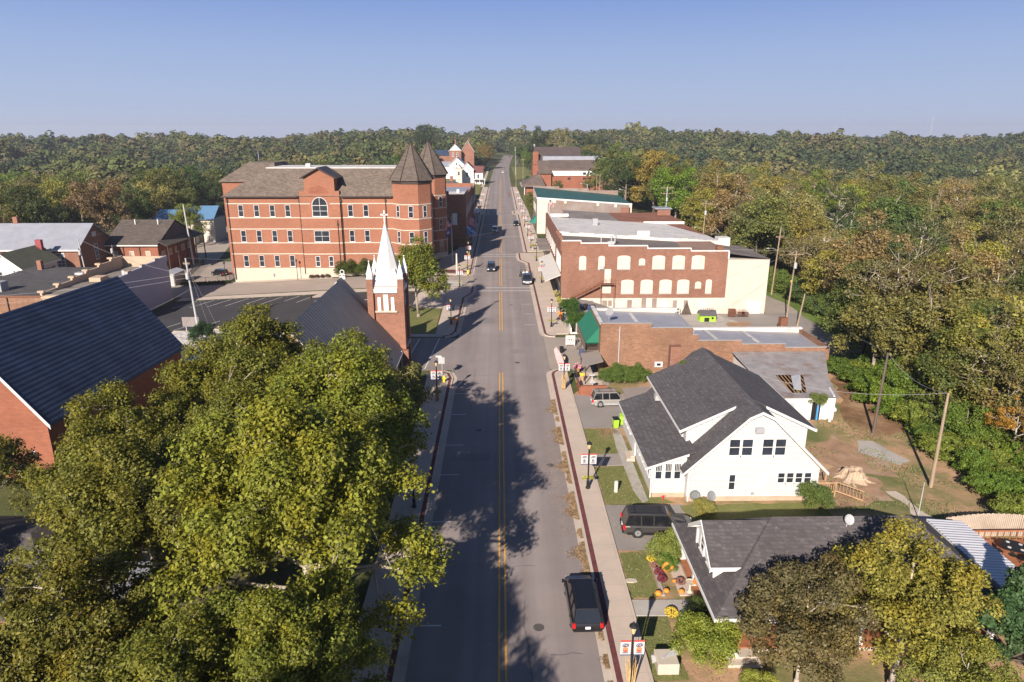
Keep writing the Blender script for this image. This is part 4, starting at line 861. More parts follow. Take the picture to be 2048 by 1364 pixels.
# roofless shed against it
T=thing('ruined_shed','low white shed with torn roofing, exposed rafters and a vine over its blue door','shed',(34,72,0))
m=MB(); m.box(29.7,36.2,68.2,68.4,0,2.55); m.box(29.7,29.9,68.4,75,0,2.55); m.add([(36.0,68.4,0),(36.2,68.4,0),(37.9,75.2,0),(37.7,75.2,0),(36.0,68.4,2.7),(36.2,68.4,2.7),(37.9,75.2,2.7),(37.7,75.2,2.7)],[(0,3,2,1),(4,5,6,7),(0,1,5,4),(1,2,6,5),(2,3,7,6),(3,0,4,7)]); m.box(29.7,38,82.3,82.5,0,2.5); m.add([(29.7,75,0),(29.7,82.4,0),(29.7,82.4,2.6),(29.7,75,2.6)],[(0,1,2,3)]);m.build('wall',M.white,T)
m=MB(); z=2.62
m.add([(29.4,68.0,z),(36.5,68.0,z),(36.9,69.6,z),(29.4,69.6,z),(31.9,69.6,z),(32.0,74.5,z+.3),(29.4,74.6,z+.3),(36.0,69.6,z),(36.0,74.4,z+.3),(38.2,75.0,z+.3),(33.6,69.6,z),(35.2,74.4,z+.3)],[(0,1,2,3),(3,4,5,6),(10,7,8,11),(7,2,9,8)])
m.add([(29.4,74.5,z+.3),(38.2,74.5,z+.3),(41.5,82.5,z+.6),(29.4,82.5,z+.6)],[(0,1,2,3)])
m.build('roof',pmat('rusty_torn_roofing',(.27,.25,.25),.7,.2,.8,dirt=(.20,.11,.07),ds=.55),T)
m=MB()
for i in range(12): x=31.6+i*.42; m.tube((x,69.2+i*.05,2.5),(x+.3,75,2.8),.05,n=4)
m.build('rafter',M.pwood,T)
m=MB(); m.ext([(32.4,70.2,2.8),(33.2,70.0,2.75),(34.6,73.8,3.2),(33.6,74,3.0)],(0,0,.03)); m.build('loose_roof_panel',M.lgrey,T)
boxp(T,'doorway',M.black,(33.7,34.6,68.12,68.22,0,2.1)); boxp(T,'door',M.blue,(34.2,34.38,68.0,68.12,0,1.9)); boxp(T,'boarded_window',M.lgrey,(31.2,31.7,68.1,68.2,1.2,2.0))
# ---------------- white gabled house ----------------
T=thing('white_gabled_house','white clapboard house with steep charcoal roof, wide shed dormers and enclosed front porch','house',(21,59,0))
G_=[(15.6,.5),(26.7,.5),(26.7,3.05),(22.15,7.65),(21.2,8.1),(20.2,7.65),(15.6,3.05)]
m=MB(); m.ext([(a,51.2,z) for a,z in G_],(0,16.6,0)); m.build('wall',M.siding,T)
boxp(T,'foundation',pmat('tan_block_foundation',(.42,.31,.23),.9,.15,1.2),(15.65,26.65,51.25,67.7,-.2,.5),(12.85,15.65,51.95,65.6,-.2,.5))
rs=MB(); kx=(8.3-3.0)/(21.2-15.3)
def slope(xa,za,xb,zb,y0,y1,t=.16,m=None): (m or rs).ext([(xa,y0,za),(xb,y0,zb),(xb,y0,zb+t),(xa,y0,za+t)],(0,y1-y0,0))
slope(15.05,2.75,20.15,7.75,50.75,53.5); slope(20.15,7.75,21.2,8.25,50.75,53.5); slope(27.25,2.75,22.2,7.75,50.75,53.5); slope(22.2,7.75,21.2,8.25,50.75,53.5)
slope(27.25,2.75,25.9,4.05,53.5,68.2)
slope(15.3,5.45,21.2,8.28,53.45,67.0); slope(27.1,5.45,21.2,8.28,53.45,67.0)   # shed dormer roofs
slope(15.05,2.75,20.15,7.75,67.0,68.1); slope(20.15,7.75,21.2,8.25,67.0,68.1); slope(27.25,2.75,22.2,7.75,67,68.1); slope(22.2,7.75,21.2,8.25,67,68.1)
slope(12.25,3.0,16.3,4.42,51.55,66.2,.12)
rs.build('roof',M.shin_g,T)
tr=MB()
def rake(xa,za,xb,zb,y,hh=.24): tr.ext([(xa,y,za-.1),(xb,y,zb-.1),(xb,y,zb+hh-.1),(xa,y,za+hh-.1)],(0,.05,0))
for a in ((15.05,2.75,20.15,7.75),(20.15,7.75,21.2,8.25),(27.25,2.75,22.2,7.75),(22.2,7.75,21.2,8.25)): rake(*a,50.69)
rake(15.3,5.45,19.9,7.66,53.38); rake(27.1,5.45,22.5,7.66,53.38); rake(12.25,3.0,15.7,4.2,51.49,.2)
tr.box(12.2,12.25,51.5,66.2,2.92,3.12); tr.box(15.24,15.3,53.45,67,5.4,5.6); tr.box(27.1,27.16,53.45,67,5.4,5.6); tr.box(15.0,15.05,50.75,51.5,2.7,2.9); tr.box(27.25,27.3,50.75,68.1,2.7,2.9)
tr.build('rake_trim',M.white,T)
d=MB()
for s in (-1,1):
    X=lambda x: x if s<0 else 42.4-x
    d.ext([(X(15.95),53.75,3.5),(X(15.95),53.75,5.72),(X(20.0),53.75,7.68)],(0,12.8,0))
d.build('dormer_wall',M.siding,T)
for y in (55.2,57.6,60.0,62.4,64.8): window(T,'w',15.95,y,4.55,1.0,.85,1,1,name='dormer_window',fw=.08)
boxp(T,'air_conditioner',M.lgrey,(15.3,15.9,62.9,63.6,4.5,5.05)); boxp(T,'gable_air_conditioner',M.grey,(20.85,21.55,50.9,51.2,6.4,6.85),bevel=.03)
for x in (19.3,20.36,22.06,23.12): window(T,'s',x,51.2,4.28,.98,1.56,fw=.07)
for x in (23.5,24.25,25.0,25.75): window(T,'s',x,51.2,1.72,.66,1.0,fw=.06)
window(T,'s',19.37,51.2,1.1,.62,1.5,fw=.07)
boxp(T,'siding_patch',M.white,(21.5,22.4,51.17,51.2,1.6,2.7)); boxp(T,'floor_vent',M.grey,(21.1,21.35,51.12,51.2,.62,.85),(16.3,16.5,51.12,51.2,1.0,1.15))
p=MB(); p.ext([(12.75,51.9,.5),(15.65,51.9,.5),(15.65,51.9,4.1),(12.75,51.9,3.12)],(0,13.8,0)); p.build('porch',M.siding,T)
for x in (13.3,14.12,14.9): 
    f=window(T,'s',x,51.9,1.8,.62,1.5,fw=.06); q=MB()
    for k in (-.12,.02,.14): q.fbox('s',x,51.9,2.6,.03,.68,0,.05,k)
    q.build('mullion',M.white,f)
for y in (53,54.4,55.8,57.2,61.8,63.2,64.6): window(T,'w',12.75,y,1.7,.9,1.2,fw=.07)
panel(T,'porch_door','w',12.75,59.4,.5,1.0,2.1,M.white,.1)
boxp(T,'porch_step',M.conc,(11.9,12.7,58.6,60.2,0,.35),(12.3,12.7,58.8,60.0,.35,.5))
for x,y in ((12.7,51.85),(15.75,51.1)): MB().tube((x,y,.1),(x,y,3.0),.06,n=6).build('downspout',M.white,T)
boxp(T,'chimney',M.dbrick,(17.6,18.75,67.1,68.0,4,8.75))
m=MB(); m.ext([(13.5,66.6,2.6),(16.5,66.6,2.9),(16.5,66.6,2.96),(13.5,66.6,2.66)],(0,4.5,0)); m.build('carport_roof',M.awnb,T)
m=MB(); m.box(26.7,28.6,51.6,53.6,.55,.65)
for x in (27.0,28.5): 
    for y in (51.7,53.5): m.box(x,x+.1,y,y+.1,0,1.5)
m.box(26.7,28.6,51.6,51.66,1.4,1.5)
for i in range(10): m.box(26.8+i*.19,26.84+i*.19,51.6,51.64,.65,1.4)
m.ext([(28.6,51.65,.6),(30.6,50.9,.1),(30.6,50.9,.2),(28.6,51.65,.7)],(0,.9,0)); m.tube((28.6,51.65,1.5),(30.6,50.9,1.0),.04,n=4)
for i in range(9): t_=i/8; m.tube((28.6+2*t_,51.65-.75*t_,.6-.5*t_),(28.6+2*t_,51.65-.75*t_,1.5-.5*t_),.02,n=4)
m.build('deck_stair',M.pwood,T)
# ---------------- near house with hip roof ----------------
T=thing('hip_roofed_house','white house with broad dark hip roof, small gable dormer and orange porch floor','house',(21,38,0))
boxp(T,'wall',M.siding,(15.2,30.4,35.6,42.9,0,2.75)); boxp(T,'porch_floor',M.deckw,(12.9,30,33.6,35.6,.3,.45),(12.9,15.2,35.6,42.9,.3,.45)); boxp(T,'foundation',M.conc,(12.95,30,33.65,42.85,-.1,.3))
m=MB(); m.add([(12.4,33.1,2.85),(31,33.1,2.85),(31,43.35,2.85),(12.4,43.35,2.85),(17.3,38.25,6.45),(26.2,38.25,6.45)],[(0,1,5,4),(1,2,5),(2,3,4,5),(3,0,4),(3,2,1,0)]); m.build('roof',M.shin_n,T)
boxp(T,'fascia',M.white,(12.33,31.07,33.03,33.1,2.7,2.9),(12.33,12.4,33.1,43.35,2.7,2.9),(31,31.07,33.1,43.35,2.7,2.9))
for x,y in ((13.1,33.8),(13.1,36.6),(13.1,39.6),(13.1,42.6),(17.5,33.8),(21.5,33.8),(25.5,33.8),(29.5,33.8)):
    m=MB(); m.box(x-.13,x+.13,y-.13,y+.13,.45,2.7); m.box(x-.18,x+.18,y-.18,y+.18,2.55,2.7); m.box(x-.18,x+.18,y-.18,y+.18,.45,.6); m.build('porch_column',M.white,T)
m=MB(); m.ext([(13.25,36.2,3.3),(13.25,40.2,3.3),(13.25,40.2,4.5),(13.25,38.2,5.95),(13.25,36.2,4.5)],(2.6,0,0)); m.build('dormer',M.white,T)
m=MB(); 
for s in (-1,1): m.ext([(12.75,38.2,6.15),(12.75,38.2+s*2.5,4.35),(12.75,38.2+s*2.5,4.45),(12.75,38.2,6.27)],(4.6 if s>0 else 4.4,0,0))
m.build('dormer_roof',M.shin_n,T)
m=MB()
for s in (-1,1): m.ext([(12.7,38.2,6.0),(12.7,38.2+s*2.55,4.18),(12.7,38.2+s*2.55,4.47),(12.7,38.2,6.3)],(.06,0,0)); m.box(12.7,15.3 if s<0 else 15,38.2+s*2.5-.03,38.2+s*2.5+.03,4.25,4.5)
m.box(13.15,13.25,36.2,36.4,3.3,4.5); m.box(13.15,13.25,40,40.2,3.3,4.5); m.box(13.15,13.25,36.2,40.2,3.2,3.4); m.build('dormer_trim',M.white,T)
for y in (37.3,38.9): window(T,'w',13.25,y,3.55,.85,1.1)
window(T,'w',15.2,38,1.2,1.4,1.3,2,2); panel(T,'door','w',15.2,40.5,.45,1.0,2.1,M.white); window(T,'s',20,35.6,1.2,1.4,1.3,2,2); window(T,'s',27,35.6,1.2,1.4,1.3,2,2)
m=MB(); m.tube((21.9,37.7,5.9),(21.9,37.7,6.5),.03); m.v+=[]; 
Rm=Matrix.Translation((21.9,37.6,6.6))@Matrix.Rotation(R_(62),4,'X')@Matrix.Rotation(R_(10),4,'Y')
k0=len(m.v); m.lathe((0,0,0),[(.03,0),(.2,.03),(.33,.09),(.34,.1),(.2,.05)],14); m.v[k0:]=[tuple(Rm@Vector(v)) for v in m.v[k0:]]; m.build('satellite_dish',M.lgrey,T)
m=MB(); m.ext([(31.0,33.1,2.95),(33.7,33.1,2.75),(33.7,33.1,2.8),(31.0,33.1,3.02)],(0,10.3,0)); m.build('corrugated_canopy',M.corr,T)
boxp(T,'front_step',M.conc,(13.2,15.2,32.4,33.6,-.1,.22)); boxp(T,'front_step',M.conc,(13.3,15.1,32.9,33.6,.22,.34))
# deck behind with fence
T=thing('garden_deck','orange stained timber deck with railing beside the corrugated canopy','deck',(37,42,0))
boxp(T,'floor',M.deckw,(34,43,40.5,44.6,.3,.42)); m=MB()
for x in np.arange(34,43,.5): m.box(x,x+.05,44.5,44.55,.42,1.2)
m.box(34,43,44.48,44.58,1.15,1.25); m.build('railing',M.deckw,T); boxp(T,'brick_paving',M.fadebrick,(34,44,33,40.5,-.02,.06))
T=thing('board_fence','weathered grey board fence curving behind the garden deck','fence',(39,45.5,0))
m=MB(); 
for i in range(90):
    x=33.9+i*.15; y=45.3+.35*math.sin(i*.05)-(.012*max(0,i-40)); m.box(x,x+.13,y,y+.03,-.1,1.9+.03*math.sin(i*2.3)+.12*math.sin(i*.08))
m.build('boards',M.plank,T)
T=thing('patio_table','black patio table with plates and parasol pole on the deck','table',(37.4,42.6,.42)); MB().lathe((37.4,42.6,.42),[(.3,0),(.05,.05),(.05,.68),(.85,.7),(.85,.74)],16).build('tabletop',M.black,T)
for i in range(4): a=i*1.57+.3; MB().lathe((37.4+.55*math.cos(a),42.6+.55*math.sin(a),1.165),[(.12,0),(.13,.02)],10).build('plate',M.white,T)
def chair(x,y,rz,mat,label,grp):
    t=thing('patio_chair',label,'chair',(x,y,.42),R_(rz),grp); W[t.name]=Vector((0,0,0)); MB().box(-.25,.25,-.25,.25,.4,.45).build('seat',mat,t); m=MB(); m.ext([(-.25,.22,.45),(.25,.22,.45),(.25,.36,.95),(-.25,.36,.95)],(0,.04,0)); m.build('backrest',mat,t)
    for sx in (-.22,.22):
        for sy in (-.22,.22): MB().tube((sx,sy,0),(sx,sy,.42),.025,n=5).build('leg',mat,t)
for i,(a,l) in enumerate(((30,'black metal patio chair on the canopy side of the table'),(120,'black metal patio chair nearest the board fence'),(210,'black metal patio chair on the far right side of the table'))):
    chair(37.4+1.2*math.cos(R_(a+150)),42.6+1.2*math.sin(R_(a+150)),a+60,M.black,l,'black chairs round the patio table')
chair(38.6,40.9,150,M.tealc,'turquoise garden chair nearer the house','turquoise garden chairs'); chair(40.2,41.5,120,M.tealc,'turquoise garden chair further right at the frame edge','turquoise garden chairs')
# ---------------- left row along the street ----------------
T=thing('white_roofed_brick_shop','tall dark brick shop with white roof just past the courthouse','shop',(-13,195,0))
boxp(T,'wall',M.dbrick,(-24,-9.3,186,204,-.5,13.4)); boxp(T,'parapet',M.dbrick,(-24,-9.3,186,186.4,13.4,14.2),(-9.7,-9.3,186.4,204,13.4,14.2)); boxp(T,'roof',M.wroof,(-24,-9.7,186.4,204,13.4,13.5))
boxp(T,'pilaster',M.pbrick,(-14.6,-13.4,185.85,186,-.5,13.2),(-11.2,-10.2,185.85,186,-.5,13.2)); boxp(T,'rooftop_unit',M.white,(-12.5,-11.8,200,200.8,13.5,14.4)); boxp(T,'chimney',M.maroon,(-14.5,-13.8,186.1,186.8,14.2,15))
window(T,'s',-12.3,186,6.2,1.3,3,1,2,gm=M.white)
for y in (189,193,197,201): window(T,'e',-9.3,y,8,1.1,2.4)
m=MB(); m.ext([(-9.3,188,5.0),(-6.9,188,3.1),(-6.9,188,2.9),(-9.3,188,2.9)],(0,5,0)); m.build('awning',M.blue,T); m=MB(); m.ext([(-9.3,195,4.4),(-7.2,195,3.2),(-7.2,195,3.0),(-9.3,195,3.0)],(0,4.6,0)); m.build('awning',M.navy,T)
def rowb(name,label,x0,x1,y0,y1,z,wm,rm,aw=None,win=True,seg=1):
    t=thing(name,label,'shop',((x0+x1)/2,(y0+y1)/2,0)); boxp(t,'wall',wm,(x0,x1,y0,y1,-.6,z-.5)); boxp(t,'roof',rm,(x0+.3,x1-.3,y0+.3,y1-.3,z-.5,z-.42))
    boxp(t,'parapet',wm,(x0,x1,y0,y0+.3,z-.5,z),(x1-.3,x1,y0+.3,y1,z-.5,z),(x0,x0+.3,y0+.3,y1,z-.5,z),(x0+.3,x1-.3,y1-.3,y1,z-.5,z+.3)); boxp(t,'coping',M.white,(x0-.03,x1+.03,y0-.04,y0+.34,z,z+.12))
    s='e' if x1<0 else 'w'; X=x1 if x1<0 else x0
    if win:
        for y in np.arange(y0+2,y1-1,3.2): window(t,s,X,float(y),z*.55,1.0,z*.2)
    sg=1 if x1<0 else -1
    panel(t,'shop_front',s,X,(y0+y1)/2,.2,(y1-y0)*.8,2.6,M.glassb,.05)
    if aw:
        m=MB(); m.ext([(X,y0+1,3.9),(X+sg*1.8,y0+1,3.0),(X+sg*1.8,y0+1,2.8),(X,y0+1,2.8)],(0,(y1-y0)*.5,0)); m.build('awning',aw,t)
    return t
rowb('brick_shop','brick shop with pale grey roof second past the courthouse',-30,-9.6,204.2,240,12.6,M.redbrick,M.gmetal,M.red)
rowb('brick_shop','brown brick shop with white edged roof third past the courthouse',-34,-9.4,241,262,11.6,M.dbrick,M.droofl,M.white)
rowb('brick_shop','low cream shop with white roof beyond the left brick row',-32,-15,276,292,7.5,M.creamp,M.wroof,None,False)
rowb('brick_shop','low white shop on the left nearest the white houses',-34,-14,318,340,6.0,M.white,M.wroof,None,False)
T=thing('hipped_cottage','small brick cottage with dark pyramid roof beyond the left shops','cottage',(-20,300,0)); boxp(T,'wall',M.redbrick,(-27,-15,296,308,0,7)); hip(T,-28,-14,295,309,7,10,-22,-20,301,303,M.shin_g)
boxp(T,'chimney',M.chbrick,(-21.6,-20.4,301,303,9.5,12))
T=thing('cream_cupola_house','narrow cream house with red brick base beside the white gabled house','house',(-24,412,0)); boxp(T,'wall',M.creamp,(-26,-22.4,410,416,0,10)); gable_y(T,-26,-22.4,410,416,10,12,M.brownred,.3,.3,.15); window(T,'s',-24.2,410,6,1.2,2.2)
T=thing('white_gabled_cottage','white two storey house with dark red gable roofs left of the far street','house',(-18,430,0))
gwall_y(T,-23.5,-16,422,438,0,9,12.6,M.white); gable_y(T,-23.5,-16,422,438,9,12.6,M.brownred,.5,.5,.2,M.white); gwall_x(T,-16,-10.5,424,434,0,7,10.4,M.white,'wing'); gable_x(T,-16,-10.5,424,434,7,10.4,M.brownred,.4,.4,.2,name='wing_roof')
window(T,'s',-19.8,422,4.5,1.3,2.6); window(T,'s',-13.3,424,3.5,1.3,2.4); boxp(T,'porch',M.white,(-16,-9.2,420.5,424,3,3.3),(-15.8,-15.5,420.6,420.9,0,3),(-9.6,-9.3,420.6,420.9,0,3),(-12.6,-12.3,420.6,420.9,0,3)); boxp(T,'chimney',M.chbrick,(-17,-16.2,429,430,11,13.6))
T=thing('white_gabled_cottage','plain white gabled house behind the one with dark red roofs','house',(-28,470,0)); gwall_y(T,-34,-24,470,488,0,9.5,14,M.white); gable_y(T,-34,-24,470,488,9.5,14,M.gmetal,.6,.6,.2,M.white); window(T,'s',-29,470,9,1.0,1.8); boxp(T,'wing',M.white,(-44,-34,474,486,0,8)); gable_x(T,-44,-34,474,486,8,11,M.gmetal,.4,.4,.2,name='wing_roof')
T=thing('red_brick_manor','tall red brick house with white gable and blue slate roof on the far hill','house',(-34,540,0))
gwall_y(T,-38.5,-29.5,536,548,0,17,21.5,M.chbrick); gable_y(T,-38.5,-29.5,536,548,17,21.5,M.slate,.6,.6,.2,M.white); m=MB(); m.ext([(-38.7,535.7,17),(-29.3,535.7,17),(-34,535.7,21.4)],(0,.2,0)); m.build('white_gable',M.white,T)
for x in (-35.6,-32.4): window(T,'s',x,536,12.5,1.2,3,fw=.2)
gwall_x(T,-56,-38.5,538,548,0,13.5,17,M.chbrick,'wing'); gable_x(T,-56,-38.5,538,548,13.5,17,M.slate,.5,.5,.2,name='wing_roof'); gwall_y(T,-29.5,-20,542,556,0,17,24,M.chbrick,'rear_block'); gable_y(T,-29.5,-20,542,556,16.5,24,M.slate,.5,.5,.2,M.white,name='rear_roof')
boxp(T,'chimney',M.chbrick,(-34.5,-33.6,541,542,20,25),(-24.5,-23.6,548,549,23,26))
# ---------------- school and long church on the right ----------------
T=thing('school_building','wide brick school with tan shingle roof and white clerestory band','school',(40,372,0))
boxp(T,'wall',M.redbrick,(26.5,63,366,392,-2,8.4)); boxp(T,'clerestory',M.white,(27,62.5,365.6,366,8.4,11.0)); m=MB(); m.ext([(26,365,11.2),(26,384,15.4),(26,384,15.7),(26,365,11.5)],(38,0,0)); m.ext([(26,384,15.4),(26,400,11.2),(26,400,11.5),(26,384,15.7)],(38,0,0)); m.box(26.2,26.5,366,392,8,11.4); m.build('roof',M.shin_t,T)
boxp(T,'rear_roof',M.gmetal,(24,60,396,402,13.5,17.2)); boxp(T,'gable_wall',M.redbrick,(20.5,26.5,364,390,-1,9.4)); m=MB(); m.ext([(20,363,9.6),(27,363,9.6),(27,380,15.3),(20,380,15.3)],(0,0,.3)); m.build('roof',M.shin_t,T)
for x in (44,47.6,51,54.5,58,61): panel(T,'clerestory_window','s',x,365.6,8.9,1.6,1.2,M.glass,.08)
for x in (36,44,58.5): panel(T,'wall_window','s',x,366,6.4,1.5,1.1,M.glass,.1)
boxp(T,'entrance_block',M.redbrick,(13,20.4,350,372,-.5,4.5)); hip(T,11.5,22.5,348,374,4.9,9.5,19,20.5,360,364,M.shin_t,.9); boxp(T,'canopy_post',M.white,(12,12.3,348.5,348.8,0,4.2),(21.8,22.1,348.5,348.8,0,4.2))
T=thing('long_brick_church','long brick church with umber gable roof and square chimney behind the school','church',(33,445,0))
gwall_x(T,22,51,446,462,0,13.4,20.5,M.redbrick); gable_x(T,22,51,446,462,13.6,20.9,M.shin_u,.5,.3,.3); boxp(T,'chimney',M.redbrick,(20.6,24,443,446,0,18.5)); boxp(T,'low_link',M.redbrick,(20,24,430,446,0,11)); boxp(T,'coping',M.stone,(21.4,21.7,445.6,462.4,13,14),(51.3,51.7,445.6,462.4,13,14))
for x in (29,34,39,44,48): panel(T,'wall_window','s',x,446,9.6,1.2,1.6,M.glass,.1)
cross(T,21.9,454,21,1.6,name='roof_cross')
for x,y,z,w_,d,c,l in ((-172,560,4,26,10,M.white,'long white house glimpsed in the woods far left'),(33,700,4,12,8,M.white,'white cottage under the trees at the far end of the street'),(385,560,6,22,10,M.lgrey,'grey roofed house in the right woods far behind'),(310,900,5,16,8,M.white,'small white house on the right ridge'),(250,1080,5,12,8,M.white,'pale farmhouse with a mast on the distant ridge')):
    t=thing('far_house',l,'house',(x,y,h(x,y))); zz=h(x,y); boxp(t,'wall',M.white,(x-w_/2,x+w_/2,y,y+d,zz-1,zz+z)); gable_x(t,x-w_/2,x+w_/2,y,y+d,zz+z,zz+z+3,M.gmetal,.4,.4,.2); window(t,'s',x,y,zz+1.2,1.5,1.5)
T=thing('radio_mast','thin lattice radio mast rising above the distant treeline','mast',(750,1230,8)); m=MB()
for i in range(3): a=i*2.09; m.tube((750+.6*math.cos(a),1230+.6*math.sin(a),8),(750+.4*math.cos(a),1230+.4*math.sin(a),58),.14,.1,4)
for i in range(30): z=12+i*2.9; m.tube((749.5,1230,z*.55+2),(750.5,1230,z*.55+3.6),.06,n=3)
m.build('lattice',M.lgrey,T)
# ---------------- vehicles ----------------
def carpaint(name,c,metal=.3,rough=.3): return pmat(name,c,rough,.04,2,metal=metal,spec=.5,coat=.6)
M.cblack=carpaint('black_car_paint',(.012,.011,.013)); M.cgrey=carpaint('graphite_car_paint',(.06,.055,.052)); M.csilver=carpaint('silver_car_paint',(.32,.30,.28)); M.cwhite=carpaint('white_car_paint',(.7,.7,.7),0); M.cblue=carpaint('slate_blue_car_paint',(.05,.06,.085)); M.cglass=pmat('car_glass',(.01,.011,.014),.05,.1,1,spec=.8)
def make_car(name,label,loc,rz,L,Wd,H,paint,style='wagon',group=None,rack=False,cladding=None,slats=False):
    """local frame: +Y front, origin at ground centre"""
    T=thing(name,label,'truck' if style=='pickup' else 'car',loc,rz,group); W[T.name]=Vector((0,0,0))
    w=Wd/2; hb=H*.54; cl=.24; f=L/2; r=-L/2; wr=H*.205
    # lower body loft: stations (y, halfwidth, zlow, zbelt)
    if style=='pickup': hood=.60; ws=(f-L*.24,f-L*.34); back=(r+L*.40,r+L*.385)
    elif style=='van': ws=(f-L*.15,f-L*.33); back=(r+.10,r+.42)
    else: ws=(f-L*.26,f-L*.38); back=(r+.10,r+.40)
    hd={'pickup':.60,'van':.53,'sedan':.56}.get(style,.58)*H
    S=[(r,w*.86,cl+.12,hb*.80),(r+.10,w*.95,cl+.02,hb*.97),(r+.5,w,cl,hb),(0,w,cl,hb*1.0),(ws[0],w,cl,hb*.99),(f-.55,w*.97,cl,hd*.93),(f-.12,w*.90,cl+.05,hd*.84),(f,w*.78,cl+.14,hd*.70)]
    def ring(y,hw,zl,zt): 
        return [(-hw*.92,y,zl),(hw*.92,y,zl),(hw,y,zl+.12),(hw*1.0,y,(zl+zt)/2),(hw*.97,y,zt-.08),(hw*.88,y,zt),(-hw*.88,y,zt),(-hw*.97,y,zt-.08),(-hw,y,(zl+zt)/2),(-hw,y,zl+.12)]
    m=MB(); n=10; V=[]
    for s in S: V+=ring(*s)
    F=[(j*n+i,j*n+(i+1)%n,(j+1)*n+(i+1)%n,(j+1)*n+i) for j in range(len(S)-1) for i in range(n)]+[tuple(range(n-1,-1,-1)),tuple(range((len(S)-1)*n,len(S)*n))]
    m.add(V,F); bd=m.build('body',paint,T,smooth=False,world=False,bevel=0)
    md=bd.modifiers.new('b','BEVEL'); md.width=.07; md.segments=3; md.limit_method='ANGLE'; md.angle_limit=R_(25)
    # greenhouse (glass) and roof
    yb0,yb1=back; yw0,yw1=ws; wg=w*.88; wt=w*.74; zt=H
    g=MB(); g.add([(-wg,yb0,hb-.03),(wg,yb0,hb-.03),(wg,yw0,hb-.04),(-wg,yw0,hb-.04),(-wt,yb1,zt-.06),(wt,yb1,zt-.06),(wt,yw1,zt-.06),(-wt,yw1,zt-.06)],[(0,3,2,1),(4,5,6,7),(0,1,5,4),(1,2,6,5),(2,3,7,6),(3,0,4,7)])
    gl=g.build('windows',M.cglass,T,world=False)
    q=MB(); q.add([(-wt-.03,yb1-.06,zt-.1),(wt+.03,yb1-.06,zt-.1),(wt+.03,yw1+.05,zt-.1),(-wt-.03,yw1+.05,zt-.1),(-wt*.9,yb1+.02,zt),(wt*.9,yb1+.02,zt),(wt*.9,yw1-.05,zt-.01),(-wt*.9,yw1-.05,zt-.01)],[(0,3,2,1),(4,5,6,7),(0,1,5,4),(1,2,6,5),(2,3,7,6),(3,0,4,7)]); 
    rf=q.build('roof_panel',paint,T,world=False,bevel=.02)
    p=MB()   # pillars
    for s in (-1,1):
        for (y0,y1) in ((yw0,yw1),(yb0,yb1)): p.tube((s*wg,y0,hb-.02),(s*(wt+.01),y1,zt-.08),.045,n=5)
        K=(.36,.68) if style in('van','wagon') else (.5,)
        for k in K:
            y=yw1*(1-k)+yb1*k; y0=yw0*(1-k)*.92+yb0*k if style!='pickup' else y; p.tube((s*(wg+.005),y+.02,hb-.02),(s*(wt+.015),y,zt-.08),.05,n=5)
    p.build('pillar',paint,T,world=False)
    if cladding:
        c=MB()
        for s in (-1,1): c.box(s*w*.97-.03,s*w*.97+.03,r+.3,f-.3,cl+.02,cl+.26)
        c.box(-w*.9,w*.9,r-.06,r+.1,cl+.1,cl+.36); c.box(-w*.85,w*.85,f-.1,f+.06,cl+.1,cl+.36); c.build('cladding',cladding,T,world=False)
    if style=='pickup':
        bdm=MB(); bdm.box(-w*.8,w*.8,r+.12,yb0-.1,hb-.02,hb+.015); bdm.build('bed_liner',M.black,T,world=False)
        q=MB()
        for s in (-1,1): q.box(s*w*.92-.05,s*w*.92+.05,r+.05,yb0,hb-.05,hb+.12)
        q.box(-w*.9,w*.9,r+.02,r+.1,hb-.3,hb+.12); q.build('bed_side',paint,T,world=False)
    # lamps, grille, plate, mirrors
    for s in (-1,1):
        MB().box(s*w*.86-.09,s*w*.86+.09,r-.02,r+.16,hb*.66,hb*.98 if style!='wagon' else hb*1.0).build('taillight',M.lred,T,world=False)
        MB().box(s*w*.66-.17,s*w*.66+.17,f-.16,f+.02,hd*.56,hd*.74).build('headlight',M.lclr,T,world=False)
        a=MB(); a.box(s*(w+.1)-.1,s*(w+.1)+.1,yw0-.28,yw0-.12,hb-.02,hb+.18); a.build('mirror',paint,T,world=False,bevel=.02)
    MB().box(-.42,.42,f-.06,f+.015,hd*.38,hd*.72).build('grille',M.black if style!='pickup' else M.lgrey,T,world=False)
    MB().box(-.16,.16,r-.035,r+.02,hb*.6,hb*.6+.16).build('license_plate',M.lclr,T,world=False)
    MB().box(-w*.86,w*.86,r-.05,r+.1,cl+.12,cl+.30).build('rear_bumper',cladding or paint,T,world=False,bevel=.03)
    MB().box(-w*.1,w*.75,r-.02,r+.04,hb*.50,hb*.53).build('rear_trim',M.lgrey,T,world=False)
    if rack:
        q=MB()
        for s in (-1,1): q.tube((s*wt*.8,yb1+.15,zt+.05),(s*wt*.8,yw1-.2,zt+.05),.025,n=5)
        for y in ((yb1+.5,yw1-.6) if rack<3 else ()): q.tube((-wt*.8,y,zt+.06),(wt*.8,y,zt+.06),.022,n=5)
        q.build('roof_rack',M.lgrey if rack==2 else M.black,T,world=False)
    if slats:
        q=MB()
        for i in range(7): q.box(-wt*.6+i*wt*.2-.015,-wt*.6+i*wt*.2+.015,yb1+.1,yw1-.3,zt,zt+.015)
        q.build('roof_rib',M.black,T,world=False)
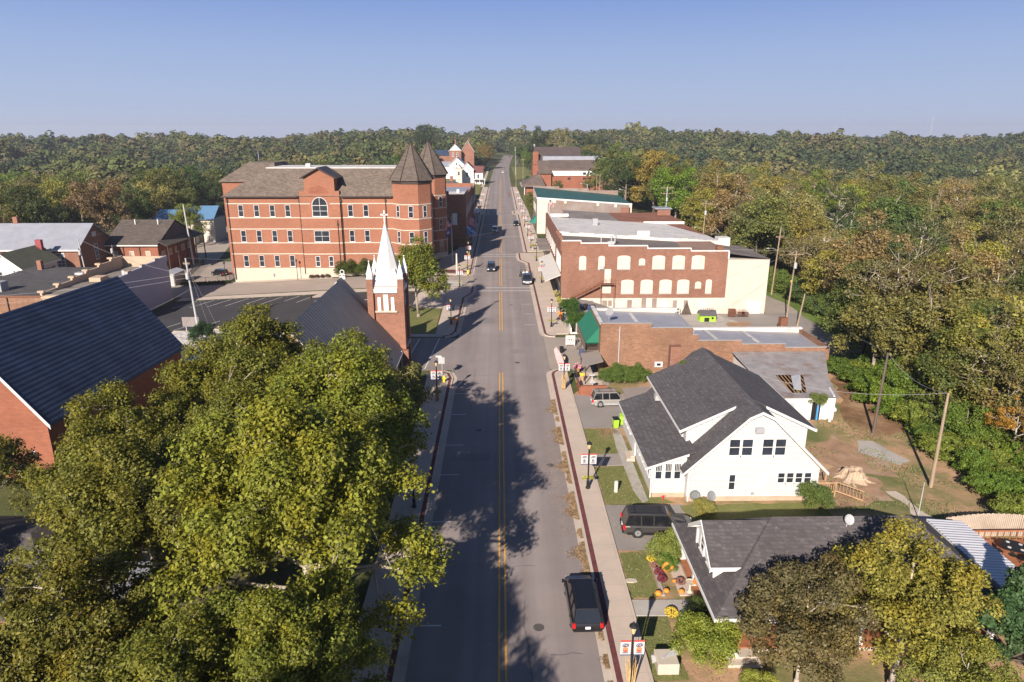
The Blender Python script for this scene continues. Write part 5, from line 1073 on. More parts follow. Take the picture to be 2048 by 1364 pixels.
    for s in (-1,1):
        for y in (f-L*.19,r+L*.205):
            ty=MB(); 
            prof=[(.10,-.11),(wr,-.11),(wr+.02,-.06),(wr+.02,.06),(wr,.11),(.10,.11)]
            Rm=Matrix.Translation((s*(w-.1),y,wr+.02))@Matrix.Rotation(R_(90),4,'Y')
            ty.lathe((0,0,0),prof,18); ty.v=[tuple(Rm@Vector(v)) for v in ty.v]; wh=ty.build('wheel',M.rubber,T,world=False)
            al=MB(); al.lathe((0,0,0),[(.02,.10*s),(wr*.28,.125*s),(wr*.62,.118*s),(wr*.66,.10*s)],12); al.v=[tuple(Rm@Vector(v)) for v in al.v]; al.build('rim',M.alloy,wh,world=False)
            a=MB(); a.lathe((0,0,0),[(wr*.9,-.05*s),(wr+.085,-.05*s),(wr+.085,.085*s),(wr*.9,.085*s)],18); a.v=[tuple(Rm@Vector(v)) for v in a.v]; a.build('wheel_arch',M.black,T,world=False)
    return T
make_car('minivan','black minivan parked along the right kerb in front of the lamp post with the photo banners','',0,0,0,0,paint=None) if False else None
make_car('minivan','black minivan parked at the right kerb half in tree shade',(5.25,37.7,.03),R_(1),5.15,2.0,1.75,M.cblack,'van',rack=3)
make_car('large_suv','large graphite suv with ribbed roof parked in the driveway beside the hip roofed house',(12.15,46.7,.05),R_(-93),5.5,2.0,1.9,M.cgrey,'wagon',rack=1,cladding=M.black,slats=True)
make_car('silver_suv','boxy silver suv with grey lower cladding parked by the pale brick wall',(12.6,72.9,.05),R_(-88),4.6,1.85,1.72,M.csilver,'wagon',rack=1,cladding=M.grey)
make_car('dark_suv','dark blue suv driving toward the camera past the courthouse corner',(-2.15,153.3,.03),R_(180),4.9,1.95,1.8,M.cblue,'wagon',rack=1)
make_car('pickup_truck','dark pickup truck parked on the right facing the camera and towing a trailer',(5.45,139.8,.03),R_(180),5.7,2.05,1.95,M.cblue,'pickup')
make_car('white_suv','white suv driving toward the camera in the shade of the left shops',(-1.8,216,.03),R_(180),4.6,1.85,1.7,M.cwhite,'wagon')
make_car('black_car','small black car parked at the right kerb beyond the corner bulb',(5.3,231.5,.03),R_(180),4.6,1.9,1.6,M.cblack,'van')
make_car('white_car','distant white car in the left lane near the school',(2.0,545,.03),R_(0),4.6,1.85,1.5,M.cwhite,'wagon')
make_car('distant_car','tiny dark red car at the far end of the street in tree shade',(12.5,905,.03),R_(0),4.6,1.85,1.5,carpaint('maroon_car_paint',(.08,.01,.02)),'wagon')
make_car('parked_car','red car in the small lot left of the street near the white cottages',(-23,398,.08),R_(80),4.6,1.85,1.5,carpaint('red_car_paint',(.5,.02,.02)),'wagon')
make_car('yard_car','dark car inside the fenced yard left of the courthouse',(-65.5,158,h(-65.5,158)+.1),R_(60),4.4,1.8,1.5,M.cblack,'wagon')
T=thing('utility_trailer','open black mesh utility trailer with white tanks hitched behind the pickup','trailer',(5.3,145.3,.03)); m=MB()
for s in (-1,1):
    for z in (.6,.95,1.3): m.tube((5.3+s*1.0,143.6,z),(5.3+s*1.0,148.0,z),.035,n=5)
    for i in range(7): m.tube((5.3+s,143.6+i*.73,.5),(5.3+s,143.6+i*.73,1.35),.03,n=4)
for i in range(8): m.tube((4.3+i*.286,148.1,.5),(4.3+i*.286,148.1,2.0),.025,n=4)
for z in (.8,1.2,1.6,2.0): m.tube((4.3,148.1,z),(6.3,148.1,z),.025,n=4)
m.build('rail',M.black,T); boxp(T,'deck',M.woodd,(4.35,6.25,143.6,148,.45,.55)); m=MB(); m.tube((4.6,143.6,.5),(5.3,142.7,.45),.04); m.tube((6,143.6,.5),(5.3,142.7,.45),.04); m.build('tongue',M.black,T)
for s in (-1,1):
    m=MB(); m.tube((5.3+s*1.1,146,.33),(5.3+s*1.28,146,.33),.33,n=14); m.build('wheel',M.rubber,T)
for x,y in ((5.0,145.2),(5.7,145.6)): t=thing('storage_tank','white plastic tank on the %s side of the trailer bed'%('left' if x<5.3 else 'right'),'tank',(x,y,.55),group='tanks on the trailer'); MB().lathe((x,y,.55),[(.28,0),(.3,.1),(.3,.6),(.12,.75)],10).build('drum',M.white,t)
# motorcycle with rider
T=thing('motorcycle','motorcycle ridden up the middle of the right lane in the distance','motorcycle',(4.3,346,.03))
for y in (345.3,346.8): MB().tube((4.24,y,.33),(4.36,y,.33),.33,n=12).build('wheel',M.rubber,T)
boxp(T,'frame',M.red,(4.15,4.45,345.5,346.6,.4,.85),bevel=.08); m=MB(); m.tube((3.95,346.5,1.05),(4.65,346.5,1.05),.03); m.tube((4.3,346.7,.4),(4.3,346.45,1.05),.04); m.build('handlebar',M.black,T)
T=thing('person','rider in red jacket and dark helmet leaning forward on the motorcycle','person',(4.3,345.8,.85))
me=bpy.data.meshes.new('body'); vv=[(0,0,0),(0,.15,.3),(0,.28,.55),(.2,.28,.5),(.3,.5,.3),(.33,.68,.22),(-.2,.28,.5),(-.3,.5,.3),(-.33,.68,.22),(.14,.05,-.02),(.2,.4,-.1),(.16,.1,-.5),(-.14,.05,-.02),(-.2,.4,-.1),(-.16,.1,-.5),(0,.32,.68),(0,.35,.85)]
me.from_pydata(vv,[(0,1),(1,2),(2,3),(3,4),(4,5),(2,6),(6,7),(7,8),(0,9),(9,10),(10,11),(0,12),(12,13),(13,14),(2,15),(15,16)],[]); me.materials.append(M.maroon)
o=bpy.data.objects.new('body',me); COL.objects.link(o); o.parent=T; md=o.modifiers.new('s','SKIN'); rr=[.16,.17,.17,.09,.06,.045,.09,.06,.045,.1,.085,.06,.1,.085,.06,.07,.13]
for v,r_ in zip(me.skin_vertices[0].data,rr): v.radius=(r_,r_)
me.skin_vertices[0].data[0].use_root=True; o.modifiers.new('d','SUBSURF').levels=1
MB().ball((4.3,346.16,1.72),.15,n=10,m=7).build('helmet',M.black,T)
# ---------------- street lamps with banners ----------------
def bannermats(i):
    m,n,b=nm('banner_print_%d'%i); return m
M.bw=pmat('banner_cloth_white',(.52,.49,.475),.7,.05,4); M.bred=pmat('banner_red_edge',(.55,.06,.05),.7,.1,4); M.skinp=pmat('portrait_tone',(.45,.2,.1),.7,.3,12)
def banner(T,x0,x1,z0,z1,y,style):
    s=1 if x1>x0 else -1; a,b_=min(x0,x1),max(x0,x1); m=MB(); hh=z1-z0; wv=b_-a; d=.012
    m.mi=0; m.box(a,b_,y-d,y+d,z0,z1)
    m.mi=1; m.box(a,b_,y-d-.004,y+d+.004,z1-hh*.09,z1+.01)
    m.mi=2; m.box(a,b_,y-d-.004,y+d+.004,z0-.01,z0+hh*.06)
    yy=y-d-.006; cx=(a+b_)/2
    # script-like scrawl
    pts=[(cx-wv*.36,z0+hh*.66),(cx-wv*.2,z0+hh*.73),(cx-wv*.05,z0+hh*.68),(cx+wv*.08,z0+hh*.79),(cx+wv*.2,z0+hh*.70),(cx+wv*.38,z0+hh*.74)]
    for p,q in zip(pts,pts[1:]): m.tube((p[0],yy,p[1]),(q[0],yy,q[1]),.022,n=4)
    m.tube((cx-wv*.3,yy,z0+hh*.61),(cx+wv*.34,yy,z0+hh*.65),.03,n=4)
    for k in range(5): m.tube((cx-wv*.2+k*wv*.1,yy,z0+hh*.75),(cx-wv*.14+k*wv*.1,yy,z0+hh*.82),.02,n=4)
    if style:
        m.mi=3; c=[(cx+wv*.3*math.cos(t_),yy-.003,z0+hh*.40+wv*.34*math.sin(t_)) for t_ in [2*math.pi*i/16 for i in range(16)]]; m.ext(c,(0,.008,0))
        m.mi=1; m.ext([(cx+wv*.26*math.cos(t_),yy-.006,z0+hh*.40+wv*.26*math.sin(t_)) for t_ in [math.pi*(1.1+.8*i/8) for i in range(9)]],(0,.008,0))
    else:
        m.mi=2; m.ext([(cx+wv*.2*math.cos(t_),yy-.003,z0+hh*.38+wv*.2*math.sin(t_)) for t_ in [2*math.pi*i/12 for i in range(12)]],(0,.008,0)); m.mi=0; m.box(cx-wv*.06,cx+wv*.06,yy-.008,yy,z0+hh*.36,z0+hh*.40)
    m.mi=2
    for k in range(3): m.box(cx-wv*.3,cx+wv*.3,yy-.004,yy+.006,z0+hh*(.13+.045*k),z0+hh*(.15+.045*k))
    o=m.build('banner',[M.bw,M.bred,M.navy,M.skinp],T,world=False)
    r=MB(); r.tube((0,y,z1-.02),(x1,y,z1-.02),.018,n=5); r.tube((0,y,z0+.02),(x1,y,z0+.02),.018,n=5); r.build('banner_arm',M.black,o,world=False)
def lamp(label,x,y,hh=4.5,bans=True,flowers=True,stalks=False,style=0,rz=0):
    T=thing('street_lamp',label,'street lamp',(x,y,.15),rz,'black lantern street lamps along the street'); W[T.name]=Vector((0,0,0)); k=hh/4.5
    m=MB(); m.lathe((0,0,0),[(.2,0),(.2,.12),(.14,.2),(.13,.75),(.07,.85),(.06,3.7*k),(.09,3.75*k),(.05,3.8*k)],10); m.build('post',M.black,T,world=False)
    z=3.8*k; l=MB(); l.lathe((0,0,z),[(.09,0),(.2,.42)],8); l.build('lantern',M.lantern,T,world=False)
    l=MB(); l.lathe((0,0,z),[(.21,.42),(.25,.45),(.19,.56),(.06,.66),(.02,.78)],10)
    for i in range(4): a=i*1.57+.78; l.tube((.09*math.cos(a),.09*math.sin(a),z),(.2*math.cos(a),.2*math.sin(a),z+.43),.012,n=4)
    l.build('lantern_cap',M.black,T,world=False)
    if bans:
        banner(T,-.10,-.66,2.3*k,3.3*k,0,style); banner(T,.10,.66,2.3*k,3.3*k,0,style)
    if flowers:
        rg_=np.random.default_rng(int(abs(x*10+y))); P=[]
        for s in (-1,1):
            P=[(s*.30+rg_.normal(0,.09),rg_.normal(0,.07),1.05+rg_.normal(0,.06)) for i in range(170)]
            o=scatter('flower_basket',P,.07,M.mumg,kind=None,tilt=2); o.parent=T
    if stalks:
        rg_=np.random.default_rng(int(y)); m=MB()
        for i in range(46): a=rg_.uniform(0,6.28); r0=rg_.uniform(.12,.22); r1=rg_.uniform(.1,.38); m.tube((r0*math.cos(a),r0*math.sin(a),.0),(r1*math.cos(a+.2),r1*math.sin(a+.2),rg_.uniform(1.3,2.2)),.022,.01,4)
        m.build('corn_stalks',M.straw,T,world=False)
    return T
M.mumg=pmat('yellow_green_flowers',(.30,.28,.04),.7,.5,9)
lamp('black lantern lamp post beside the white gabled house lawn, flower baskets low on its post',7.55,53.4,style=0)
lamp('black lantern lamp post nearest the camera with portrait banners and corn stalks',7.15,30.9,4.35,stalks=True,style=1,flowers=False)
lamp('black lantern lamp post at the right corner with corn stalks round its foot',7.6,77.6,4.5,stalks=True,flowers=False)
lamp('black lantern lamp post in front of the round bushes on the right walk',8.1,105.5,4.6)
lamp('black lantern lamp post under the ribbed awning on the right walk',8.5,139,4.6)
lamp('black lantern lamp post without banners past the end of the ribbed awning',8.7,164.3,4.6,bans=False)
lamp('black lantern lamp post on the left kerb beside the traffic signs, stalks at its foot',-7.45,74.2,5.0,stalks=True)
lamp('black lantern lamp post hidden under the big maples on the left walk',-7.3,50.5,4.4,bans=False)
lamp('black lantern lamp post beside the small left lawn and orange barrier',-8.1,107.3,4.4)
lamp('black lantern lamp post on the left corner bulb past the round tree',-8.3,135.4,4.6)
lamp('black lantern lamp post on the paver plaza at the courthouse corner',-7.5,153,4.6)
lamp('black lantern lamp post with straw at its foot behind the plaza',-7.9,166.6,4.6,stalks=True)
for i,(x,y) in enumerate(((-8,188),(-8,212),(-8,238),(-8,262),(-8,290),(-8,318))): lamp('black lantern lamp post in the left row of shops, number %s from the courthouse'%('one two three four five six'.split()[i]),x,y,4.5,flowers=False)
for i,(x,y) in enumerate(((8.2,184),(8.2,206),(8.0,228),(7.9,250),(7.9,275),(7.9,300),(7.9,330))): lamp('black lantern lamp post in the far right row, number %s past the ribbed awning'%('one two three four five six seven'.split()[i]),x,y,4.5,flowers=False)
for i,(x,y,l) in enumerate(((-31.5,111,'slim dark lamp standing in the parking lot'),(-67,135.7,'slim dark lamp beside the corner of the lilac wall'),(-44.5,147.9,'slim dark lamp against the courthouse base'),(-60.8,149.5,'slim dark lamp at the corner of the fenced yard'))):
    T=thing('lot_lamp',l,'lamp',(x,y,h(x,y)),group='plain lamps round the lots'); m=MB(); m.lathe((x,y,h(x,y)),[(.14,0),(.07,.3),(.06,4.0)],8); m.build('post',M.brown,T); MB().lathe((x,y,h(x,y)+4),[(.12,0),(.24,.3),(.2,.45),(.04,.6)],8).build('lantern',M.brown,T)
# ---------------- utility poles, wires ----------------
def upole(label,x,y,H_,mat,lean=(0,0),arms=(),transformer=None,lamp_=None,name='utility_pole',r=.17,z0=None):
    z=h(x,y) if z0 is None else z0; T=thing(name,label,'pole',(x,y,z)); top=(x+lean[0],y+lean[1],z+H_)
    MB().tube((x,y,z-.3),top,r,r*.6,8).build('pole',mat,T)
    for (dz,w_) in arms:
        m=MB(); k=(H_-dz)/H_; px,py,pz=x+lean[0]*k,y+lean[1]*k,z+H_-dz; m.box(px-w_,px+w_,py-.06,py+.06,pz-.06,pz+.06)
        for s in (-1,-.5,.5,1): m.tube((px+s*w_*.92,py,pz+.05),(px+s*w_*.92,py,pz+.28),.05,.04,5)
        m.tube((px-w_*.6,py,pz),(px,py,pz-.7),.025,n=4); m.tube((px+w_*.6,py,pz),(px,py,pz-.7),.025,n=4); m.build('crossarm',M.wood,T)
    if transformer: k=(H_-transformer)/H_; MB().lathe((x+lean[0]*k,y+lean[1]*k-.38,z+H_-transformer-.9),[(.24,0),(.28,.1),(.28,.95),(.1,1.1)],10).build('transformer',M.lgrey,T)
    if lamp_: 
        k=(H_-lamp_)/H_; px,py,pz=x+lean[0]*k,y+lean[1]*k,z+H_-lamp_; m=MB(); m.path([(px,py,pz),(px-1.0,py-.1,pz+.45),(px-2.0,py-.2,pz+.5)],.035,n=5); m.tube((px-2,py-.2,pz+.5),(px-2.5,py-.22,pz+.45),.12,.09,6); m.build('lamp_arm',M.lgrey,T)
    return top
P={}
P['a']=upole('pale leaning wood pole at the edge of the vine covered bank behind the yard',37.9,53.3,8.7,M.wood,(.35,.6))
P['b']=upole('dark weathered pole leaning over the dirt path behind the shed',38.6,64.4,8.6,M.woodd,(.7,.9))
P['c']=upole('tall pole with cobra lamp beside the cream wing of the brick building',57.6,141,14.5,M.wood,(.5,0),((2.2,.8),),None,5)
P['d']=upole('utility pole with crossarm and grey transformer by the back lot',52.4,120.2,12.8,M.wood,(.4,0),((.6,1.4),),2.2)
P['e']=upole('short leaning stub pole beside the alley',52.3,115.3,6.0,M.wood,(1.0,.6))
P['f']=upole('crossarmed pole with lamp rising behind the white roof',50.5,170,17,M.wood,(.2,0),((.8,1.3),),2.6,7)
P['g']=upole('double crossarm pole with large transformers behind the grey roof',48,200,18,M.lgrey,(.1,0),((.3,1.8),(1.9,1.8)),3.2)
P['h']=upole('bare twin pole beyond the grey roof, left one',34.5,250,16,M.wood,(.1,0)); P['i']=upole('bare twin pole beyond the grey roof, right one',35.8,250,16,M.wood,(-.1,0))
P['j']=upole('cobra lamp pole left of the bare twin poles',30,240,13.5,M.lgrey,(0,0),(),None,.3); P['k']=upole('leaning cobra lamp pole right of the bare twin poles',42,232,14.5,M.wood,(0,0),(),None,2.2)
P['l']=upole('pale metal pole rising from the gravel bed beside the parking lot',-48.7,106.5,12.4,M.lgrey,(-.5,0),((.9,.5),),2.4,r=.2)
P['m']=upole('very tall pale metal pole beside the street left of the courthouse',-78,173,15.5,M.lgrey,(-.6,0),(),None,None,r=.27)
P['n']=upole('wood pole with small transformer in front of the grey roofed hall',-89.5,147,11.5,M.lgrey,(-.6,0),(),2.6)
P['o']=upole('slim pole with small lamp in front of the brown roofed office',-88.5,157,8.5,M.wood,(-.3,0),(),.9,None,r=.1)
P['p']=upole('pale square post standing on the paver plaza',-9.8,150.9,4.3,M.creamp,(0,0),r=.26,name='post'); 
P['q']=upole('far utility pole with crossarm beside the street near the school',14,430,15,M.wood,(0,0),((.8,1.2),)); P['r']=upole('tall pale pole at the far right verge where the street narrows',11.5,520,20,M.lgrey,(-.4,0),((.5,1),),2)
P['s']=upole('bare pole on the far right kerb before the school lawn',8.8,390,11,M.wood); P['t']=upole('thin silver pole in the right foreground behind the hip roof',33.86,48.4,3.2,M.lgrey,r=.05)
P['u']=upole('tall grey pole in the woods left of the courthouse roof',-188,553,24,M.lgrey,r=.3)
P['v']=upole('leftmost of the poles lining the left shops',-9.6,250,13,M.lgrey,r=.12)
def wire(a,b,sag=.8,r=.018,label='thin overhead wire'):
    pts=[]; n=10
    for i in range(n+1): t=i/n; pts.append(tuple(Vector(a).lerp(Vector(b),t)-Vector((0,0,4*sag*t*(1-t)))))
    o=MB().path(pts,r,n=4).build('power_line',M.grey); tag(o,label,'wire')
WL=[(P['l'],(-9.8,150.9,4.1),'wire from the gravel bed pole to the plaza post, passing the spire'),((-48.9,106.5,9.6),(6.5,190,5),'wire crossing the street past the church spire'),((-48.8,106.5,8.9),(-95,104,5.2),'upper wire running left from the gravel bed pole over the warehouse'),((-48.8,106.5,8.2),(-95,103,3.8),'second wire running left from the gravel bed pole'),((-48.8,106.5,6.5),(-60,95,3),'low wire left of the gravel bed pole'),((-48.8,106.5,8.5),P['n'],'wire between the gravel bed pole and the hall pole'),(P['n'],P['m'],'wire between the hall pole and the tall street pole'),(P['m'],(-55,230,13),'wire running behind the courthouse from the tall street pole'),((53,120,9.8),(11.3,152,9),'wire from the transformer pole to the brick building front'),(P['d'],P['c'],'wire between the transformer pole and the lamp pole'),(P['d'],(20,95,7.3),'wire from the transformer pole to the silver roof'),(P['c'],P['f'],'wire between the two lamp poles behind the roofs'),(P['f'],P['g'],'wire between crossarm poles behind the grey roof'),(P['g'],P['k'],'wire between the transformers pole and the leaning lamp pole'),(P['e'],P['b'],'wire over the dark ravine to the leaning dark pole'),(P['a'],(26.7,66,6),'wire from the pale leaning pole to the white gabled house'),(P['b'],P['a'],'wire between the two leaning poles over the bank')]
for a,b_,l in WL: wire(a,b_,.9,.016,l)
for x,y in ((-45.8,104.5),(-44.6,105.2)): 
    o=MB().path([(x,y,h(x,y)),(x-.5,y+.35,h(x,y)+1.4)],.06,n=5).build('guy_guard',M.yellow); tag(o,'yellow guy wire guard in the gravel bed, %s one'%('left' if x<-45 else 'right'),'guard')
    wire((x,y,h(x,y)+.1),(-48.9,106.5,9.5),.05,.01,'guy wire of the gravel bed pole ending at the %s yellow guard'%('left' if x<-45 else 'right'))
# ---------------- flags, signs, small street things ----------------
T=thing('flagpole','tall flagpole with national flag and dark blue state flag beside the courthouse','flagpole',(-11.4,160,.15)); m=MB(); m.tube((-11.4,160,.15),(-11.4,160,11.3),.16,.09,8); m.ball((-11.4,160,11.45),.16); m.build('pole',M.concd,T)
def flag(T,name,x,y,z,wd,ht,mats,kind,s=-1):
    m=MB(); nx_=10; nz=13
    def pt(i,j): u=i/nx_; v=j/nz; return (x+s*wd*u*.72,y+.22*math.sin(u*7+v*2),z-ht*v-wd*.62*u*u)
    for i in range(nx_):
        for j in range(nz):
            if kind=='us': m.mi=2 if (i<4 and j<7) else (0 if j%2==0 else 1)
            else: m.mi=2 if not (3<i<7 and 4<j<9) else 1
            m.add([pt(i,j),pt(i+1,j),pt(i+1,j+1),pt(i,j+1)],[(0,1,2,3)])
    return m.build(name,mats,T)
flag(T,'flag',-11.5,160,10.6,1.9,1.5,[M.red,M.white,M.navy],'us'); flag(T,'state_flag',-11.5,160,8.7,1.9,1.4,[M.red,M.white,pmat('periwinkle_cloth',(.10,.11,.30),.7,.1,2)],'state')
T=thing('flagpole','flagpole with small national flag on the roof edge of the brick commercial building','flagpole',(12.2,172.8,10.5)); MB().tube((12.2,172.8,9),(12.2,172.8,14.2),.06,n=6).build('pole',M.white,T); flag(T,'flag',12.2,172.8,14.0,1.5,1.1,[M.red,M.white,M.navy],'us',1)
T=thing('traffic_sign','back of a white street sign plate on a post at the left kerb corner','sign',(-7.44,81.4,.15)); MB().tube((-7.44,81.4,.15),(-7.44,81.4,3.1),.04,n=6).build('post',M.lgrey,T); boxp(T,'sign_plate',M.lgrey,(-7.9,-7.1,81.33,81.36,2.2,3.05)); boxp(T,'small_plate',M.white,(-8.2,-7.5,81.38,81.41,3.05,3.25))
T=thing('fire_hydrant','yellow fire hydrant on the left kerb beside the street sign','hydrant',(-7.15,80.3,.15)); MB().lathe((-7.15,80.3,.15),[(.18,0),(.15,.08),(.15,.55),(.2,.58),(.17,.7),(.06,.85)],10).build('barrel',M.yellow,T); m=MB(); m.tube((-7.42,80.3,.6),(-6.88,80.3,.6),.08,n=8); m.build('outlet',M.yellow,T)
T=thing('fire_hydrant','yellow fire hydrant on the plaza corner near the crosswalk','hydrant',(-7.2,146.9,.15)); MB().lathe((-7.2,148.6,.15),[(.2,0),(.17,.08),(.17,.6),(.22,.63),(.18,.78),(.06,.9)],10).build('barrel',M.yellow,T)
T=thing('church_steps','grey metal steps with handrails at the side door of the spired church','steps',(-12,79.8,0)); m=MB()
for i in range(5): m.box(-12.9+i*.32,-12.55+i*.32,78.6,80.6,.9-i*.2-.06,.9-i*.2)
m.build('tread',M.lgrey,T); m=MB()
for y in (78.6,80.6):
    m.tube((-12.9,y,1.9),(-11.3,y,.95),.03,n=5)
    for i in range(5): m.tube((-12.8+i*.36,y,.8-i*.2),(-12.8+i*.36,y,1.85-i*.21),.02,n=4)
m.build('handrail',M.lgrey,T)
T=thing('direction_sign','blank grey double post sign board beside the gravel bed','sign',(-50.6,111,h(-50,111))); zz=h(-50,110); boxp(T,'board',M.patch,(-51.9,-49.2,108.1,108.2,zz+.9,zz+2.5)); boxp(T,'post',M.lgrey,(-51.5,-51.4,108.2,108.3,zz,zz+2.4),(-49.7,-49.6,108.2,108.3,zz,zz+2.4))
# emblem board, sandwich board, feather flag, flowers on the shop apron
T=thing('sidewalk_board','white square board with round black line emblem standing on the asphalt apron','sign',(10.1,95.5,.05)); boxp(T,'panel',M.bw,(9.45,10.85,95.4,95.5,.25,1.65)); m=MB()
for k in range(20):
    a0=2*math.pi*k/20;a1=2*math.pi*(k+1)/20; m.tube((10.15+.48*math.cos(a0),95.38,.95+.48*math.sin(a0)),(10.15+.48*math.cos(a1),95.38,.95+.48*math.sin(a1)),.022,n=4)
for s in (-1,1): m.ball((10.15+s*.17,95.38,1.0),.09,.02,.12,8,5); m.tube((10.15+s*.05,95.38,.7),(10.15+s*.2,95.38,.78),.02,n=4)
m.build('emblem',M.black,T); boxp(T,'leg',M.white,(9.5,9.56,95.3,95.7,.05,.3),(10.74,10.8,95.3,95.7,.05,.3))
T=thing('a_frame_sign','small dark folding board near the lower awning of the shop','sign',(11.3,91,.05)); m=MB(); m.ext([(10.95,90.7,.05),(11.65,90.7,.05),(11.65,91,1.0),(10.95,91,1.0)],(0,.04,0)); m.ext([(10.95,91.35,.05),(11.65,91.35,.05),(11.65,91.05,1.0),(10.95,91.05,1.0)],(0,.04,0)); m.build('board',M.navy,T)
T=thing('feather_flag','curved pink and white feather banner standing at the kerb corner','flag',(7.6,85.6,.1)); m=MB(); m.path([(8.5,84.6,.2),(8.2,84.9,1.2),(7.7,85.3,2.4),(7.2,85.7,3.0)],.02,n=5); m.build('pole',M.lgrey,T)
m=MB(); m.ext([(8.5,84.55,.3),(8.25,84.9,1.2),(7.75,85.3,2.35),(7.2,85.7,2.95),(6.95,85.6,2.6),(7.2,85.2,1.6),(7.6,84.8,.5)],(.02,.02,0)); m.build('cloth',pmat('pale_pink_print',(.50,.27,.27),.7,.25,5),T)
T=thing('black_bin','round black bin on the asphalt apron','bin',(8.6,92.3,.05)); MB().lathe((8.6,92.3,.05),[(.26,0),(.32,.8),(.34,.85),(.05,.95)],12).build('drum',M.black,T)
def bouquet(label,x,y,z,mat,n=120,r=.4,base=None):
    T=thing('flower_display',label,'flowers',(x,y,z)); rr=np.random.default_rng(int(x*7+y)); P_=[(x+rr.normal(0,r*.6)-x,rr.normal(0,r*.5),.7+abs(rr.normal(0,r*.5))) for i in range(n)]; o=scatter('blooms',P_,.12,mat,kind=None,tilt=2); o.parent=T
    MB().lathe((x,y,z),[(.22,0),(.3,.7),(.26,.72)],10).build('tub',base or M.pwood,T)
bouquet('pink cloth flower wreath display beside the corner lamp post',9.9,83.4,.15,M.pink); bouquet('yellow flower tub on the patio edge by the planter wall',10.2,80.6,.1,M.yellow,70,.25)
T=thing('patio_railing','black iron railing along the patio beside the walk','railing',(9.5,79,.05)); m=MB()
for i in range(16): m.tube((9.45,76.5+i*.45,.1),(9.45,76.5+i*.45,1.1),.02,n=4)
m.tube((9.45,76.5,1.1),(9.45,83.3,1.1),.03,n=4); m.tube((9.45,76.5,.2),(9.45,83.3,.2),.02,n=4); m.build('rail',M.black,T)
for i,(x,y,l) in enumerate(((11.2,78.3,'pale round cafe table on the patio nearest the planter wall'),(11.5,80.9,'pale round cafe table under the lower ribbed awning'))):
    T=thing('cafe_table',l,'table',(x,y,.05),group='cafe tables on the shop patio'); MB().lathe((x,y,.05),[(.25,0),(.04,.04),(.04,.68),(.42,.7),(.42,.74)],12).build('tabletop',M.white,T)
# retaining wall, bushes, mannequins at the right walk
T=thing('low_planter_wall','white painted low wall and concrete posts round the clipped bushes','wall',(11,106,0)); boxp(T,'wall',M.white,(10.8,11.0,101.8,113,-.1,.95),(11.0,12.6,101.8,102,-.1,.25)); boxp(T,'post',M.concd,(11.7,12.2,102.4,102.9,0,1.5))
T=thing('barrel_stack','heap of dark barrels and junk beside the brick building base','junk pile',(15.5,118,-.4))
for i,(x,y) in enumerate(((14.4,118),(15.2,118.3),(16,118),(14.8,117.2),(15.7,117.3),(16.6,118.6))): MB().lathe((x,y,h(x,y)-.05),[(.38,0),(.42,.4),(.38,.85)],10).build('barrel',M.black if i%2 else M.navy,T)
def scare(x,y,mat,label):
    T=thing('scarecrow',label,'scarecrow',(x,y,.15),group='scarecrows by the bushes'); m=MB(); m.lathe((x,y,.15),[(.2,0),(.28,.5),(.26,1.0),(.1,1.35)],8); m.tube((x-.6,y,1.2),(x+.6,y,1.2),.09,n=6); m.build('shirt',mat,T); MB().ball((x,y,1.72),.17).build('head',M.straw,T); MB().lathe((x,y,1.8),[(.32,0),(.3,.04),(.14,.06),(.1,.3)],10).build('hat',M.black,T)
scare(10.0,110.6,M.orange,'scarecrow in orange shirt by the upper clipped bush'); scare(10.5,112.8,M.white,'scarecrow in pale shirt behind the orange one'); scare(10.2,108.8,M.black,'dark clothed scarecrow lowest of the three')
for i,(x,y,l) in enumerate(((10.6,119.5,'potted plant by the brick corner of the awning building'),(10.6,122.3,'second potted plant under the awning end'),(10.5,126.2,'potted plant under the ribbed awning, furthest one'))):
    T=thing('potted_plant',l,'plant',(x,y,.15),group='pots along the awning building'); MB().lathe((x,y,.15),[(.2,0),(.28,.5)],8).build('pot',M.woodd,T); rr=np.random.default_rng(i); o=scatter('foliage',[(rr.normal(0,.25),rr.normal(0,.25),.8+rr.normal(0,.2)) for k in range(90)],.13,M.mumg,kind=None,tilt=2); o.parent=T
# lawn things
T=thing('bollard','pale concrete pipe marker standing on the lawn by the lamp post','marker',(9.95,52.9,.05)); MB().lathe((9.95,52.9,.05),[(.17,0),(.17,.95),(.13,1.03)],14).build('pipe',pmat('pale_green_concrete',(.52,.52,.44),.8,.08,3),T,smooth=False)
def bin_(x,y,rz,label,open_=False):
    T=thing('wheelie_bin',label,'bin',(x,y,.05),R_(rz),'lime green bins by the house corner'); W[T.name]=Vector((0,0,0)); m=MB(); m.add([(-.24,-.26,.08),(.24,-.26,.08),(.24,.26,.08),(-.24,.26,.08),(-.3,-.34,1.0),(.3,-.34,1.0),(.3,.34,1.0),(-.3,.34,1.0)],[(0,3,2,1),(4,5,6,7),(0,1,5,4),(1,2,6,5),(2,3,7,6),(3,0,4,7)]); m.build('bin_body',M.lime,T,world=False)
    l=MB(); l.ext([(-.32,-.36,1.0),(.32,-.36,1.0),(.32,.38,1.08),(-.32,.38,1.08)],(0,0,.05)); l.build('lid',M.black if not open_ else M.lime,T,world=False)
    for s in (-1,1): MB().tube((s*.22,.28,.1),(s*.28,.28,.1),.1,n=10).build('wheel',M.black,T,world=False)
bin_(12.1,66.4,5,'lime green wheelie bin with black lid standing on the lawn edge'); bin_(12.95,67.2,-10,'second lime green bin half hidden behind the first',True)
T=thing('stepping_stone','flat pale stone at the edge of the lawn beside the walk','stone',(8.95,40.5,.06)); m=MB(); m.prism([(8.6,40.35),(9.1,40.3),(9.4,40.4),(9.35,40.7),(8.9,40.75),(8.62,40.65)],.05,.13); m.build('slab',M.stone,T)
